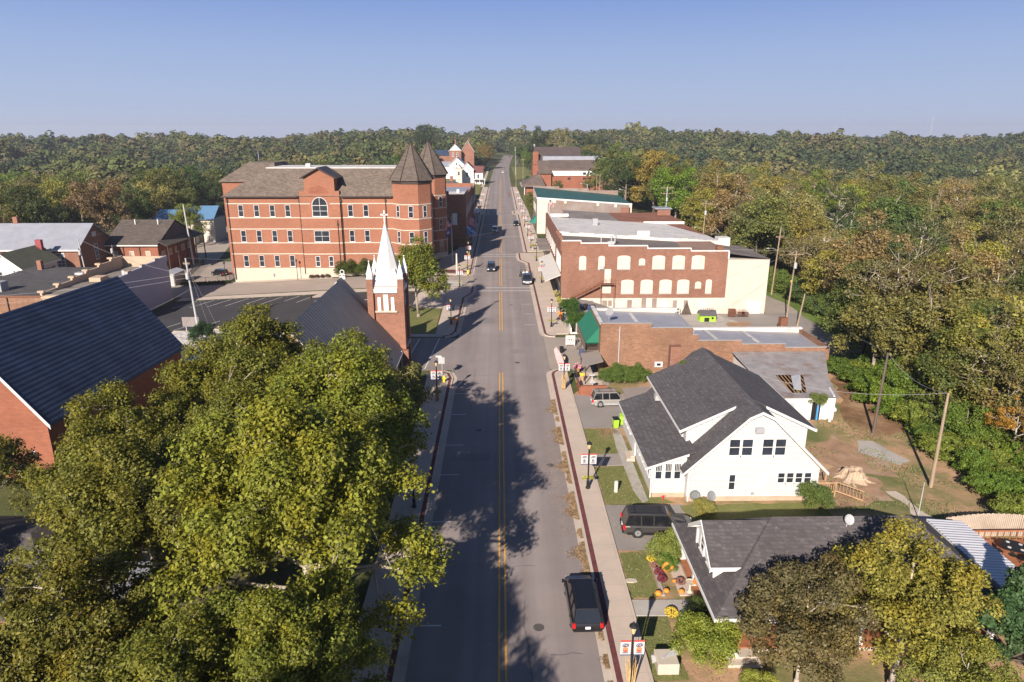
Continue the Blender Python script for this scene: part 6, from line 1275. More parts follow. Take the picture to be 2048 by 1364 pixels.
for x,y,l,s_ in ((16.1,50.6,'grey satellite dish on a short post left of the pair by the house wall',0),(17.4,50.5,'pale satellite dish right of the pair by the house wall',1)):
    T=thing('satellite_dish',l,'dish',(x,y,0),group='dishes beside the white house'); MB().tube((x,y,0),(x,y,.9),.03,n=5).build('post',M.lgrey,T)
    Rm=Matrix.Translation((x,y-.1,1.0))@Matrix.Rotation(R_(60),4,'X')@Matrix.Rotation(R_(25 if s_ else -5),4,'Y'); m=MB(); m.lathe((0,0,0),[(.03,0),(.25,.03),(.42,.1),(.43,.12),(.25,.06)],14); m.v=[tuple(Rm@Vector(v)) for v in m.v]; m.build('reflector',pmat('dish_grey',(.20,.21,.22) if s_ else (.12,.125,.13),.5,.1,3),T)
T=thing('red_hand_pump','small red garden hydrant by the porch corner','pump',(13.7,51.4,0)); m=MB(); m.tube((13.7,51.4,0),(13.7,51.4,.5),.04); m.tube((13.5,51.4,.4),(13.9,51.4,.45),.04); m.build('pipe',M.red,T)
T=thing('tree_stump','broad weathered stump with spreading roots and hollow rim in the dry yard','stump',(31.8,55,0)); rr=random.Random(3); prof=[(1.35,0),(.95,.25),(.70,.7),(.66,.95),(.42,.88),(.3,.7)]
m=MB(); V=[]; n=22
for r_,z in prof:
    for i in range(n): t_=2*math.pi*i/n; q=1+.22*math.sin(t_*5+1)+rr.uniform(-.07,.07); V.append((31.8+r_*q*math.cos(t_),55+r_*q*math.sin(t_),z*(1+.08*math.sin(t_*3))))
m.add(V,[(j*n+i,j*n+(i+1)%n,(j+1)*n+(i+1)%n,(j+1)*n+i) for j in range(len(prof)-1) for i in range(n)]+[tuple(range((len(prof)-1)*n,len(prof)*n))])
for i in range(5): a=i*1.3+.3; m.path([(31.8+.9*math.cos(a),55+.9*math.sin(a),.25),(31.8+1.5*math.cos(a+.1),55+1.5*math.sin(a+.1),.08),(31.8+2.1*math.cos(a+.3),55+2.1*math.sin(a+.3),-.05)],.16,.04)
m.build('stump',pmat('weathered_stump_wood',(.42,.31,.22),.9,.35,3,stretch=(3,3,.6),bst=.6),T)
T=thing('white_barrel','white plastic drum lying at the shed corner','barrel',(36.8,70,0)); MB().tube((36.6,70,.35),(37.3,70.2,.35),.3,n=10).build('drum',M.white,T)
T=thing('gas_canister','white bucket beside the shed corner','bucket',(35.6,67.7,0)); MB().lathe((35.6,67.7,0),[(.15,0),(.2,.35)],10).build('pail',M.white,T)
# back lot things
zz=-3.0
T=thing('playhouse','lime green playhouse with dark shingle roof in the back lot','playhouse',(37.4,120,zz)); boxp(T,'wall',M.lime,(36.2,39.1,119.3,121,zz,zz+1.25)); gable_x(T,36.2,39.1,119.3,121,zz+1.25,zz+2.0,M.shin_g,.15,.15,.06); boxp(T,'doorway',M.black,(37.0,37.9,119.25,119.32,zz,zz+.8)); panel(T,'window','s',38.5,119.3,zz+.5,.4,.4,M.black,.03)
T=thing('picnic_table','rusty brown picnic table against the cream wall','table',(38.8,124,zz)); boxp(T,'tabletop',M.rust,(37.2,40.2,123.4,124.2,zz+.75,zz+.83)); boxp(T,'bench',M.rust,(37.0,40.4,122.8,123.05,zz+.42,zz+.48)); boxp(T,'leg',M.rust,(37.5,37.6,122.9,124.1,zz,zz+.75),(39.8,39.9,122.9,124.1,zz,zz+.75)); boxp(T,'backrest',M.rust,*[(37.5+i*.35,37.6+i*.35,124.2,124.25,zz+.8,zz+1.4) for i in range(8)])
T=thing('pallet_tree','triangular slatted wooden tree display against the cream wall','display',(35.2,124.4,zz)); m=MB()
for i in range(8): w_=1.0*(1-i/8); m.box(35.0-w_,35.0+w_,124.2,124.3,zz+.1+i*.3,zz+.28+i*.3)
m.tube((34.0,124.3,zz),(35,124.3,zz+2.6),.06,n=4); m.tube((36.0,124.3,zz),(35,124.3,zz+2.6),.06,n=4); m.build('slats',M.woodd,T)
for i,(x,l) in enumerate(((30.2,'white shelving bench left of the slatted tree'),(32.6,'white shelving bench next to the slatted tree'))):
    T=thing('shelf_rack',l,'rack',(x,124,zz),group='white racks against the cream wall'); boxp(T,'shelf',M.white,(x-1,x+1,123.6,124.2,zz+.3,zz+.36),(x-1,x+1,123.6,124.2,zz+.9,zz+.96),(x-1,x+1,123.6,124.2,zz+1.5,zz+1.56)); boxp(T,'upright',M.white,(x-1,x-.94,123.6,124.2,zz,zz+1.6),(x+.94,x+1,123.6,124.2,zz,zz+1.6))
T=thing('wire_crates','stack of rusty wire crates beside the white garage door','crates',(44.5,123,zz)); m=MB()
for x0 in (42.6,44.2,45.0):
    for z0 in (0,.75):
        for k in range(6): m.tube((x0+k*.26,122.6,zz+z0),(x0+k*.26,122.6,zz+z0+.7),.03,n=4)
        for k in range(4): m.tube((x0,122.6,zz+z0+k*.22),(x0+1.3,122.6,zz+z0+k*.22),.03,n=4)
        m.box(x0,x0+1.3,122.65,123.6,zz+z0,zz+z0+.05)
m.box(42.7,43.9,122.8,123.6,zz+.1,zz+1.4); m.build('wire_frame',M.rust,T)
T=thing('rusty_bin','tall rust brown steel box by the back lot edge','container',(48.6,115.5,zz)); boxp(T,'box',M.rust,(48,49.2,112,113.2,zz,zz+2.6))
T=thing('grill','black grill cart in front of the cream wall','grill',(26,122,zz)); boxp(T,'cart',M.black,(25.2,26.8,121.6,122.2,h(26,122)+.5,h(26,122)+1.3)); boxp(T,'leg',M.black,(25.3,25.4,121.7,121.8,h(26,122),h(26,122)+.6),(26.6,26.7,121.7,121.8,h(26,122),h(26,122)+.6))
T=thing('yellow_marker','yellow pipeline marker on the bank beyond the alley','marker',(60.5,138,h(60.5,138))); MB().tube((60.5,138,h(60.5,138)),(60.2,138,h(60.5,138)+4.2),.1,n=6).build('tube',M.yellow,T)
# fenced yard
T=thing('iron_fence','black iron fence around the paved yard left of the courthouse','fence',(-65,147.5,-2)); m=MB()
def fl(a,b_,hh=1.6):
    n=int((Vector(b_)-Vector(a)).length/2.2)
    for i in range(n+1):
        t_=i/n; x=a[0]+(b_[0]-a[0])*t_; y=a[1]+(b_[1]-a[1])*t_; z=h(x,y); m.tube((x,y,z),(x,y,z+hh),.05,n=4)
        if i<n:
            x2=a[0]+(b_[0]-a[0])*(t_+1/n); y2=a[1]+(b_[1]-a[1])*(t_+1/n); z2=h(x2,y2)
            for q in (.2,hh-.1): m.tube((x,y,z+q),(x2,y2,z2+q),.025,n=3)
            for k in range(1,12): u=k/12; m.tube((x+(x2-x)*u,y+(y2-y)*u,z+.2),(x+(x2-x)*u,y+(y2-y)*u,z+hh-.1),.014,n=3)
fl((-70,148.3),(-59.5,148.3)); fl((-59.5,148.3),(-59.8,170)); fl((-70,148.3),(-77,177)); m.build('rails',M.black,T)
# porch and garden decorations at the hip roofed house
def pumpkin(x,y,z,r,label,mat=None,grp='pumpkins round the flower bed'):
    T=thing('pumpkin',label,'pumpkin',(x,y,z),group=grp); m=MB(); n=16; V=[]
    for j in range(7):
        ph=math.pi*j/6
        for i in range(n): t_=2*math.pi*i/n; q=r*(1+.09*math.cos(t_*8))*math.sin(ph); V.append((x+q*math.cos(t_),y+q*math.sin(t_),z+r*.75-r*.75*math.cos(ph)))
    m.add(V,[(j*n+i,j*n+(i+1)%n,(j+1)*n+(i+1)%n,(j+1)*n+i) for j in range(6) for i in range(n)]); m.build('rind',mat or M.orange,T,smooth=True); MB().tube((x,y,z+r*1.45),(x+.03,y,z+r*1.8),.03,n=5).build('stalk',M.woodd,T)
pumpkin(10.55,38.95,.06,.24,'orange pumpkin at the corner of the lawn and the front walk'); pumpkin(11.15,39.2,.1,.2,'orange pumpkin second from the lawn corner'); pumpkin(12.15,39.1,.1,.2,'orange pumpkin by the end of the flower bed near the porch'); pumpkin(12.75,35.3,.45,.2,'pumpkin on the porch edge behind the hedge'); pumpkin(11.95,40.3,.1,.14,'small pumpkin between the two dark red mums')
for x,y,z,r_,l in ((13.4,33.3,.35,.22,'white pumpkin on the front step, larger one'),(13.75,32.9,.35,.2,'white pumpkin on the front step, right one'),(13.3,32.8,.35,.17,'white pumpkin on the front step, lowest one')): pumpkin(x,y,z,r_,l,M.white,'white pumpkins on the step')
T=thing('wreath','orange pumpkin ring wreath propped among the bed plants','wreath',(11.75,41.4,.1)); m=MB()
for k in range(14):
    a=2*math.pi*k/14; m.ball((11.75+.3*math.cos(a),41.4,.55+.3*math.sin(a)),.13,n=8,m=5)
m.build('ring',M.orange,T)
def mum(label,x,y,r,col,z=.08):
    T=thing('potted_mum',label,'flowers',(x,y,z),group='mums along the front bed'); rr=np.random.default_rng(int(x*31+y*17)); P_=[]
    for i in range(650):
        a=rr.uniform(0,6.28); ph=math.acos(rr.uniform(-.1,1)); P_.append((r*math.sin(ph)*math.cos(a),r*math.sin(ph)*math.sin(a),.12+r*.8*math.cos(ph)))
    o=scatter('blooms',P_,.045,col,kind=None,tilt=1.2); o.parent=T; MB().lathe((x,y,z),[(.14,-.03),(.18,.14)],8).build('pot',M.black,T)
M.mumy=pmat('yellow_bloom',(.60,.43,.03),.7,.2,9); M.mumr=pmat('wine_red_bloom',(.16,.03,.045),.7,.35,9); M.mumo=pmat('orange_bloom',(.75,.2,.02),.7,.25,9); M.mumd=pmat('dried_pink_bloom',(.22,.10,.08),.8,.35,9)
mum('bright yellow chrysanthemum at the top of the flower bed',10.95,42.9,.36,M.mumy); mum('bright yellow chrysanthemum at the foot of the front walk',10.95,37.0,.42,M.mumy)
for x,y,l in ((11.05,42.05,'dull pink mum below the yellow one'),(11.1,41.25,'wine red mum in the middle of the bed edge'),(11.15,40.5,'wine red mum nearest the lawn corner pumpkin')): mum(l,x,y,.33,M.mumd if y>42 else M.mumr)
mum('wine red mum beside the small pumpkin near the porch',12.35,40.2,.34,M.mumd); mum('orange mum hanging by the porch column',13.0,38.6,.28,M.mumo,1.2); mum('red mum on the porch floor by the near column',13.3,34.4,.26,M.red,.45)
T=thing('bird_bath','stone bird bath bowl at the corner of the flower bed','bird bath',(12.75,39.25,.1)); MB().lathe((12.75,39.25,.1),[(.2,0),(.1,.1),(.08,.6),(.32,.75),(.34,.8),(.28,.76)],14).build('bowl',M.stone,T)
T=thing('porch_chair','brown wooden rocking armchair on the orange porch floor','chair',(15.0,34.4,.45)); W[T.name]=Vector((0,0,0)); T.rotation_euler=(0,0,R_(160))
boxp(T,'seat',M.rust,(-.35,.35,-.3,.35,.4,.46)); m=MB()
for i in range(6): m.box(-.33+i*.12,-.27+i*.12,.33,.37,.46,1.1)
m.box(-.37,.37,.32,.39,1.05,1.12); m.build('backrest',M.rust,T); boxp(T,'armrest',M.rust,(-.42,-.34,-.3,.36,.64,.68),(.34,.42,-.3,.36,.64,.68)); 
for sx in (-.36,.36):
    for sy in (-.26,.33): boxp(T,'leg',M.rust,(sx-.03,sx+.03,sy-.03,sy+.03,.03,.64))
    m=MB(); m.path([(sx,-.55,.1),(sx,-.25,.02),(sx,.3,.02),(sx,.6,.12)],.03,n=4); m.build('rocker',M.rust,T)
T=thing('covered_planter','pale stone block draped with a white cloth at the edge of the walk','planter',(9.6,32.6,0)); boxp(T,'block',M.stone,(8.95,10.2,31.9,33.2,0,.75),bevel=.04); m=MB(); m.add([(8.75,32.9,.55),(10.3,33.3,.8),(10.3,32.6,.83),(9.4,32.4,.8),(8.7,32.3,.5),(9.5,33.5,.35)],[(0,5,1,3),(1,2,3),(0,3,4)]); m.build('cloth',M.bw,T)
T=thing('orange_barrier','small orange barrier at the foot of the left lamp post','barrier',(-7.5,106.8,.15)); boxp(T,'panel',M.orange,(-8.0,-6.7,106.8,106.9,.9,1.2)); boxp(T,'leg',M.orange,(-7.9,-7.8,106.7,107,.15,.9),(-6.9,-6.8,106.7,107,.15,.9))
# ---------------- trees ----------------
def quads(P,Nn,size,asp=.62):
    n=len(P); Nn/=np.linalg.norm(Nn,axis=1)[:,None]+1e-9; a=rg.normal(size=(n,3)); u=a-Nn*(a*Nn).sum(1)[:,None]; u/=np.linalg.norm(u,axis=1)[:,None]+1e-9; v=np.cross(Nn,u)
    s=(size*rg.uniform(.55,1.35,n))[:,None]
    return np.stack([P-u*s,P-v*s*asp-u*s*.1,P+u*s,P+v*s*asp-u*s*.1],1).reshape(-1,3)
def meshq(name,q,mat):
    n=len(q)//4; me=bpy.data.meshes.new(name); me.vertices.add(4*n); me.vertices.foreach_set('co',q.astype(np.float32).ravel()); me.loops.add(4*n); me.loops.foreach_set('vertex_index',np.arange(4*n,dtype=np.int32)); me.polygons.add(n); me.polygons.foreach_set('loop_start',np.arange(0,4*n,4,dtype=np.int32)); me.update(calc_edges=True); me.materials.append(mat); return me
def leaves(C,Rl,nl,size,up=.5,flat=.8,shell=(.55,1.08),cluster=0,nr=.55):
    """C lobe centres, Rl radii; nl leaves in total"""
    k=len(C); w_=Rl**2; idx=rg.choice(k,nl,p=w_/w_.sum())
    d=rg.normal(size=(nl,3)); d[:,2]=np.where(rg.random(nl)<up,np.abs(d[:,2]),d[:,2]); d/=np.linalg.norm(d,axis=1)[:,None]
    if cluster:   # bunch leaves into sprigs
        m=max(1,nl//cluster); cd=rg.normal(size=(m,3)); cd[:,2]=np.where(rg.random(m)<up,np.abs(cd[:,2]),cd[:,2]); cd/=np.linalg.norm(cd,axis=1)[:,None]; ci=rg.choice(k,m,p=w_/w_.sum()); j=rg.integers(0,m,nl); idx=ci[j]; rr=rg.uniform(*shell,m)[j]
        P=C[idx]+cd[j]*(Rl[idx]*rr)[:,None]*np.array([1,1,flat])+rg.normal(0,size*1.5,(nl,3)); d=cd[j]
    else:
        rr=rg.uniform(*shell,nl); P=C[idx]+d*(Rl[idx]*rr)[:,None]*np.array([1,1,flat])
    Nn=d*.8+rg.normal(0,nr,(nl,3))+np.array([0,0,.45])
    return quads(P,Nn,size)
def lobes(R,z0,z1,n,rl,shape='round',inner=.25):
    C=[];S=[]
    zc=(z0+z1)/2; hz=(z1-z0)/2
    for i in range(n):
        d=rg.normal(size=3); d/=np.linalg.norm(d); 
        if d[2]<-.5: d[2]*=-.6
        t=rg.uniform(.62,.98) if rg.random()>inner else rg.uniform(.15,.6)
        k=1.
        zz=d[2]*t
        if shape=='cone': k=max(.18,(1-(zz+1)/2)**.8*1.25)
        if shape=='egg': k=1-.28*zz
        if shape=='vase': k=1+.25*zz
        C.append((d[0]*t*R*k,d[1]*t*R*k,zc+zz*hz)); S.append(R*rg.uniform(*rl)*(1-.2*t))
    return np.array(C),np.array(S)
def trunkmesh(H,r,C,mat,nb=26,seed=1,split=.3,wob=.03):
    m=MB(); rr=random.Random(seed); U=lambda a: rr.uniform(-a,a)
    top=Vector((U(.04)*H,U(.04)*H,H*.85)); mid=Vector((top.x*.3+U(.02)*H,top.y*.3,H*split)); m3=(mid+top)/2+Vector((U(.03)*H,U(.03)*H,0))
    m.lathe((0,0,0),[(r*1.7,-.4),(r*1.15,.5)],9); tr=[Vector((0,0,0)),mid,m3,top]; m.path(tr,r,r*.2,8)
    nodes=[(mid.lerp(m3,t),r*.6*(1-.4*t)) for t in (0,.3,.6,.9)]+[(m3.lerp(top,t),r*.35*(1-.5*t)) for t in (.2,.5,.8)]
    cs=[Vector(c) for c in C]; rr.shuffle(cs); mains=sorted(cs[:],key=lambda c:-math.hypot(c.x,c.y))[:nb//2:2][:8]+cs[:2]
    for c in mains:
        b,br=min(nodes[:5],key=lambda q:(q[0]-c).length+max(0,q[0].z-c.z+1.5)*3); p1=b.lerp(c,.33)+Vector((U(wob)*H,U(wob)*H,H*.03+U(wob)*H)); p2=b.lerp(c,.7)+Vector((U(wob)*H,U(wob)*H,H*.02+U(wob*.7)*H))
        m.path([b,p1,p2,c],br*.75,r*.07,6)
        for t,q in ((.5,b.lerp(p1,.6)),(.4,p1),(.3,p1.lerp(p2,.5)),(.22,p2),(.15,p2.lerp(c,.5))): nodes.append((q,r*t))
    for c in cs[:nb]:
        if c in mains: continue
        b,br=min(nodes,key=lambda q:(q[0]-c).length+max(0,q[0].z-c.z)*2); md=b.lerp(c,.5)+Vector((U(wob)*H*.7,U(wob)*H*.7,U(wob)*H*.7)); m.path([b,md,c],min(br*.7,r*.3),r*.05,5)
        for q in range(3):
            e=c+Vector((U(1),U(1),rr.uniform(-.2,1)))*H*.06; m.tube(md.lerp(c,.3+.25*q),e,r*.09,r*.02,4,cap=False)
    me=bpy.data.meshes.new('trunk'); me.from_pydata(m.v,[],m.f); me.materials.append(mat); me.polygons.foreach_set('use_smooth',[True]*len(me.polygons)); return me
def proto(H,R,n,rl,nl,size,mat=None,bark=None,shape='round',base=.25,r=None,cluster=0,up=.5,inner=.25,shell=(.55,1.08),nb=26,flat=.8,seed=1):
    C,S=lobes(R,H*base,H,n,rl,shape,inner)
    C[:,2]-=0; q=leaves(C,S,nl,size,up,flat,shell,cluster); return meshq('crown',q,mat or M.leaf),trunkmesh(H,r or H*.018,C,bark or M.bark,nb,seed)
def tree(pr,name,label,x,y,col,s=1,rz=0,group=None,z=None,sz=None,cat='tree'):
    z=h(x,y) if z is None else z; T=thing(name,label,cat,(x,y,z),rz,group); T.scale=(s,s,sz or s)
    for nm_,me in (('crown',pr[0]),('trunk',pr[1])):
        o=bpy.data.objects.new(nm_,me); COL.objects.link(o); o.parent=T; o.color=(*col,1)
    return T
DG=(.045,.070,.022); MG=(.085,.105,.030); OL=(.140,.132,.045); YG=(.20,.185,.045); BR=(.135,.120,.055); TN=(.185,.168,.075); GY=(.10,.105,.055); LG=(.10,.15,.025); YO=(.27,.20,.035)
# foreground maples
mp=[proto(16.5,7.2,135,(.13,.22),96000,.105,M.leafr,M.barkp,'egg',.14,.34,cluster=9,up=.62,inner=.2,nb=70,seed=i) for i in range(2)]
tree(mp[0],'maple_tree','big maple turning gold, nearest the camera against the left kerb',-11.0,33.0,(.155,.165,.024),1.05,.3)
tree(mp[1],'maple_tree','big green maple beside the left walk opposite the front lawn',-12.2,45.3,(.130,.150,.022),1.02,1.2)
tree(mp[0],'maple_tree','maple at the bottom edge whose crown shades the near lane',-11.6,10.2,(.125,.14,.022),.97,2.8)
tree(mp[0],'maple_tree','low leafy maple under the gold one at the bottom edge',-9.6,25.0,(.125,.14,.022),.70,.2)
tree(mp[0],'maple_tree','tall maple in front of the grey seamed church roof',-20.8,53.0,(.115,.120,.020),1.0,2.4)
tree(mp[1],'maple_tree','large bronze green maple beside the slate roofed church corner',-25.8,43.0,(.125,.125,.020),.84,4.0)
tree(mp[0],'maple_tree','maple at the lower left with pale limbs over the hall roof',-19.8,33.5,(.120,.120,.022),.87,5.1)
tree(mp[0],'maple_tree','maple in the middle of the foreground mass between the walk and the hall',-18.6,43.0,(.110,.120,.022),.84,1.9)
tree(mp[1],'maple_tree','dark maple crossing the left frame edge above the hall roof',-35,32,(.10,.115,.022),.60,2.2)
tree(mp[1],'maple_tree','maple filling the bottom left corner of the photo',-19.8,25.2,(.120,.115,.022),.74,3.3)
tree(mp[1],'maple_tree','smaller maple at the very bottom between the gold one and the stone path',-14.5,23.5,(.115,.125,.022),.66,.9)
ch=proto(11,4.6,46,(.2,.3),15000,.13,M.leafr,M.barkp,'egg',.2,.2,cluster=8,seed=5)
tree(ch,'maple_tree','thin leaved small tree in front of the spired church side wall',-10.9,60.5,(.125,.125,.035),.95,1)
tree(ch,'maple_tree','small half bare tree between the big maple and the church roof',-16.3,58.5,(.105,.105,.035),.9,2.5)
tree(ch,'maple_tree','leafy sapling at the left edge before the orange brick wall',-38.5,46.5,(.125,.125,.028),.80,4.4)
rt=proto(12.2,4.3,90,(.2,.3),30000,.14,M.leafr,M.bark,'egg',.02,.2,cluster=8,seed=8)
tree(rt,'street_tree','full round tree turning orange at its top on the small left lawn',-14.0,112.5,(.120,.140,.025),1.12,1)
# right foreground
yt=proto(10.5,4.5,90,(.16,.26),46000,.095,M.leafr,M.barkp,'round',.15,.2,cluster=9,up=.65,seed=11)
tree(yt,'yellow_tree','golden yellow tree in front of the hip roofed house',21.9,30.8,(.185,.172,.036),.92,.4)
tree(yt,'yellow_tree','smaller golden shrub at the bottom centre right below the yellow tree',22.5,26.6,(.16,.17,.04),.62,2,z=0)
cm=proto(8.2,3.6,70,(.2,.32),34000,.085,M.leafr,M.barkp,'vase',.1,.12,up=.6,seed=12)
tree(cm,'crape_myrtle','brown green crape myrtle beside the porch of the hip roofed house',16.6,31.0,(.105,.090,.042),.97,.5)
ev=proto(8.5,3.0,70,(.16,.26),34000,.10,M.needle,M.barkd,'cone',.02,.14,up=.4,seed=13)
tree(ev,'juniper_tree','dark green juniper at the bottom right corner',27.5,30.0,(.035,.065,.022),1.0,0)
tree(ev,'juniper_tree','second dark juniper cut by the right frame edge',30.5,32.5,(.040,.070,.025),.85,2)
sh=proto(3.4,2.3,40,(.3,.42),16000,.07,M.leaf,M.bark,'round',.0,.05,up=.7,seed=14,nb=10)
tree(sh,'holly_bush','big rounded green bush beside the front walk and the lamp post',12.0,33.0,(.16,.19,.030),.84,0,cat='bush')
tree(sh,'small_shrub','small light green shrub at the bottom edge by the front step',14.2,30.4,(.22,.24,.05),.42,0,cat='bush')
tree(sh,'small_shrub','dark low shrub on the far side of the big bush',12.7,36.3,(.05,.075,.02),.45,2,cat='bush')
tree(sh,'garden_shrub','leafy garden shrub at the driveway corner of the flower bed',12.0,43.1,(.17,.20,.05),.62,1,cat='bush')
tree(sh,'garden_shrub','trailing garden shrub in the middle of the flower bed',11.9,41.9,(.10,.16,.03),.36,2,cat='bush')
tree(sh,'garden_shrub','red tinted garden shrub by the satellite dishes',16.5,49.0,(.20,.19,.06),.42,3,cat='bush')
tree(sh,'garden_shrub','feathery green bush at the right front corner of the white house',26.1,50.2,(.085,.12,.035),.62,3,cat='bush')
tree(sh,'round_bush','round clipped green bush on the white wall, nearer one',11.95,104.0,(.05,.10,.018),.82,0,z=.2,cat='bush')
tree(sh,'round_bush','round clipped green bush closer to the brick building, further one',11.8,113.0,(.05,.10,.018),.80,1,z=.2,cat='bush')
tree(sh,'hedge_mass','broad clipped shrub against the courthouse base, left one of the pair',-33.6,147.6,(.06,.075,.015),1.1,1,cat='bush')
tree(sh,'hedge_mass','broad clipped shrub against the courthouse base, right one by the spire',-29.5,147.6,(.06,.08,.018),1.1,2,cat='bush')
tree(sh,'dark_conifer_shrub','dark green shrub on the gravel bed at the foot of the metal pole',-45.5,100.5,(.025,.05,.02),.95,2,cat='bush')
for i,x in enumerate((-41.6,-40.4,-39.2,-38)): tree(sh,'ball_shrub','small brown ball shrub in the row under the courthouse window',x,148.4,(.09,.055,.035),.26,i,'ball shrubs in the courthouse bed',cat='bush')
for i in range(11): tree(sh,'hedge_ball','dark clipped hedge ball in the line along the iron fence',-69.5+i*1.0,147.2,(.025,.04,.015),.26,i,'hedge balls along the iron fence',cat='bush')
for i in range(7): tree(sh,'wall_shrub','tall green shrub in the row against the pale brick wall',13.2+i*.75,80.2-.1*(i%2),(.085,.13,.03),.52+.08*(i%3),i,'shrubs along the pale brick wall',cat='bush')
tree(sh,'climbing_vine','vine growing over the blue door of the ruined shed',34.2,68.0,(.12,.15,.04),.42,0,z=1.7,cat='vine'); tree(sh,'climbing_vine','small vine on the brick chimney of the white house',19.0,66.4,(.09,.14,.03),.26,0,z=6.6,cat='vine')
# wood trees
FP=[proto(17,6.6,60,(.2,.3),15000,.20,M.leaf,M.barkd,'round',.05,seed=20,cluster=6),proto(19,6.2,56,(.2,.3),15000,.20,M.leaf,M.bark,'egg',.08,seed=21,cluster=6),proto(18,7.2,66,(.16,.26),15000,.20,M.leaf,M.bark,'vase',.10,seed=22,cluster=6),proto(15,6.8,54,(.22,.32),15000,.20,M.leaf,M.bark,'round',.1,seed=23)]
FPs=[proto(17,6.8,60,(.12,.2),8000,.15,M.leaf,M.barkp,'vase',.3,.30,seed=24,cluster=9,nb=60,shell=(.2,1.2)),proto(19,6.2,60,(.11,.18),7000,.15,M.leaf,M.barkp,'round',.3,.28,seed=25,cluster=9,nb=60,shell=(.2,1.2))]
PFN=FP+FPs
gcv=[]
for i in range(26000):
    y=rg.uniform(80,128); x=rg.uniform(43,66); lo=44+max(0,(y-92)*.95) if y<108 else 59.2
    if x>lo: gcv.append((x,y,h(x,y)+.12+.35*abs(math.sin(x*1.3+y*.7)*math.cos(y*.9-x*.4))+rg.uniform(0,.15)))
M.gcl=pmat('ground_cover_leaf',(.13,.18,.035),.6,.5,1.5)
scatter('ground_cover',gcv,.17,M.gcl,tilt=.8)
# vine covered bank and thicket
vn=proto(4.2,4.0,34,(.3,.42),11000,.17,M.leaf,M.bark,'round',-.1,.05,up=.85,seed=15,nb=5,flat=.6)
def vl(x,y,c,dry):
    if dry: return 'dry brown vine thicket '+('at the shed corner' if y<73 else 'behind the ruined shed roof')+(' further right' if x>45.5 else '')
    k={.10:'bright green',.085:'mid green',.13:'yellow green',.07:'deep green'}[c[0]]
    p='behind the deck fence' if y<52 else 'below the pale leaning pole' if y<60 else 'between the two leaning poles' if y<70 else 'below the dark ravine' if y<84 else 'on the bank beyond the silver roof' if y<98 else 'beside the alley poles'
    return k+' vine mound '+p+(', thicket side' if x>50+max(0,y-95)*.55 else ', yard side')
rv=random.Random(9); spots=[]
tries=0
while len(spots)<72 and tries<6000:
    tries+=1; y=rv.uniform(44,84); ln=42.5+ (6 if 83<y<96 else 0)+max(0,(y-95)*.55)+(0 if y>60 else (60-y)*-.12); x=ln+abs(rv.gauss(0,5.5))
    if y>96: x=max(x,59.5+(y-96)*.1)
    if y>62 and y<82: x=max(x,44.5)
    if all((x-a)**2+(y-b_)**2>5.5 for a,b_ in spots): spots.append((x,y))
for i,(x,y) in enumerate(spots):
    dry=66<y<80 and x<43.6
    c=(.14,.085,.045) if dry else rv.choice([(.10,.15,.02),(.085,.135,.02),(.13,.16,.03),(.07,.11,.02)])
    tree(vn,'vine_mound',vl(x,y,c,dry),x,y,c,rv.uniform(.5,.85)*(.75 if y<58 else 1),rv.uniform(0,6),'dry thickets by the shed' if dry else 'vine mounds on the bank',cat='thicket',sz=rv.uniform(.4,.75))
def inview(x,y,mg=6):
    a=math.degrees(math.atan2(x,y))-.96; return abs(a)<38+mg*30/max(y,20)
nearw=[(47.8,80,.62,OL,2),(50.5,88,.72,MG,0),(50.8,75,.72,OL,1),(50.5,82.5,.85,BR,4),(49.6,66.5,.60,MG,0),(54,68,.75,YG,1),(58.5,74,.85,OL,3),(50.5,62.5,.66,OL,5),(56,61,.78,MG,0),(57,69,.9,BR,4),(47.2,61.5,.34,LG,3),(53.5,53.5,.62,YG,0),(59,54,.75,OL,2),(47.5,72.5,.40,LG,3),(55,93,.8,DG,1),(59,87,.85,OL,0)]
words=['leaning over the ravine head','behind the alley stub pole','above the dirt path bend','with rusty leaves deep in the ravine','just behind the dark leaning pole','with pale leaves behind the dark leaning pole','high on the far ravine side','behind the vine bank near the concrete pad','behind the pale leaning pole','tall and rusty near the right edge','low and bright at the path bend','bright at the right edge above the worn track','at the right frame edge behind the pole','low and fresh green by the dry thicket','dark and shaded at the ravine mouth','behind the dark one at the ravine mouth']
for (x,y,sc_,c,p),l in zip(nearw,words): tree(PFN[p],'woodland_tree','woodland tree '+l,x-1.2,y,c,sc_*1.2,x,z=h(x,y)-.6)
rv=random.Random(33); bp=[]; t=0
while len(bp)<70 and t<5000:
    t+=1; y=rv.uniform(96,215); x=rv.uniform(60.5,70) if y<150 else rv.uniform(54.5,64)
    if all((x-a)**2+(y-b_)**2>6 for a,b_ in bp): bp.append((x,y))
for x,y in bp:
    c=rv.choice([(.06,.09,.022),(.085,.12,.025),(.10,.105,.035),(.045,.07,.02)]); cn={.06:'dark green',.085:'mid green',.10:'olive',.045:'very dark green'}[c[0]]
    tree(vn,'wood_edge_bush','%s bush along the wood edge %s'%(cn,'facing the cream wing' if y<150 else 'behind the white roofed building'),x,y,c,rv.uniform(.6,1.05),rv.uniform(0,6),'%s bushes, wood edge %s'%(cn,'south' if y<150 else 'north'),cat='bush',sz=rv.uniform(.7,1.2))
rv=random.Random(21); got=[]
def okr(x,y):
    if y>=985: return True
    if x>0:
        if y<92: return x>51
        if y<155: return x>63
        if y<262: return x>60
        if y<330: return x>46
        if y<415: return x>66
        if y<478: return x>56
        return x>16
    if y>=985: return True
    if y<200: return x<-124 and y>170
    if y<300: return x<-114 or (-66<x<-40 and y>236) 
    if y<340: return x<-40
    if y<500: return x<-56
    return x<-60 or (x<-16 and y>565)
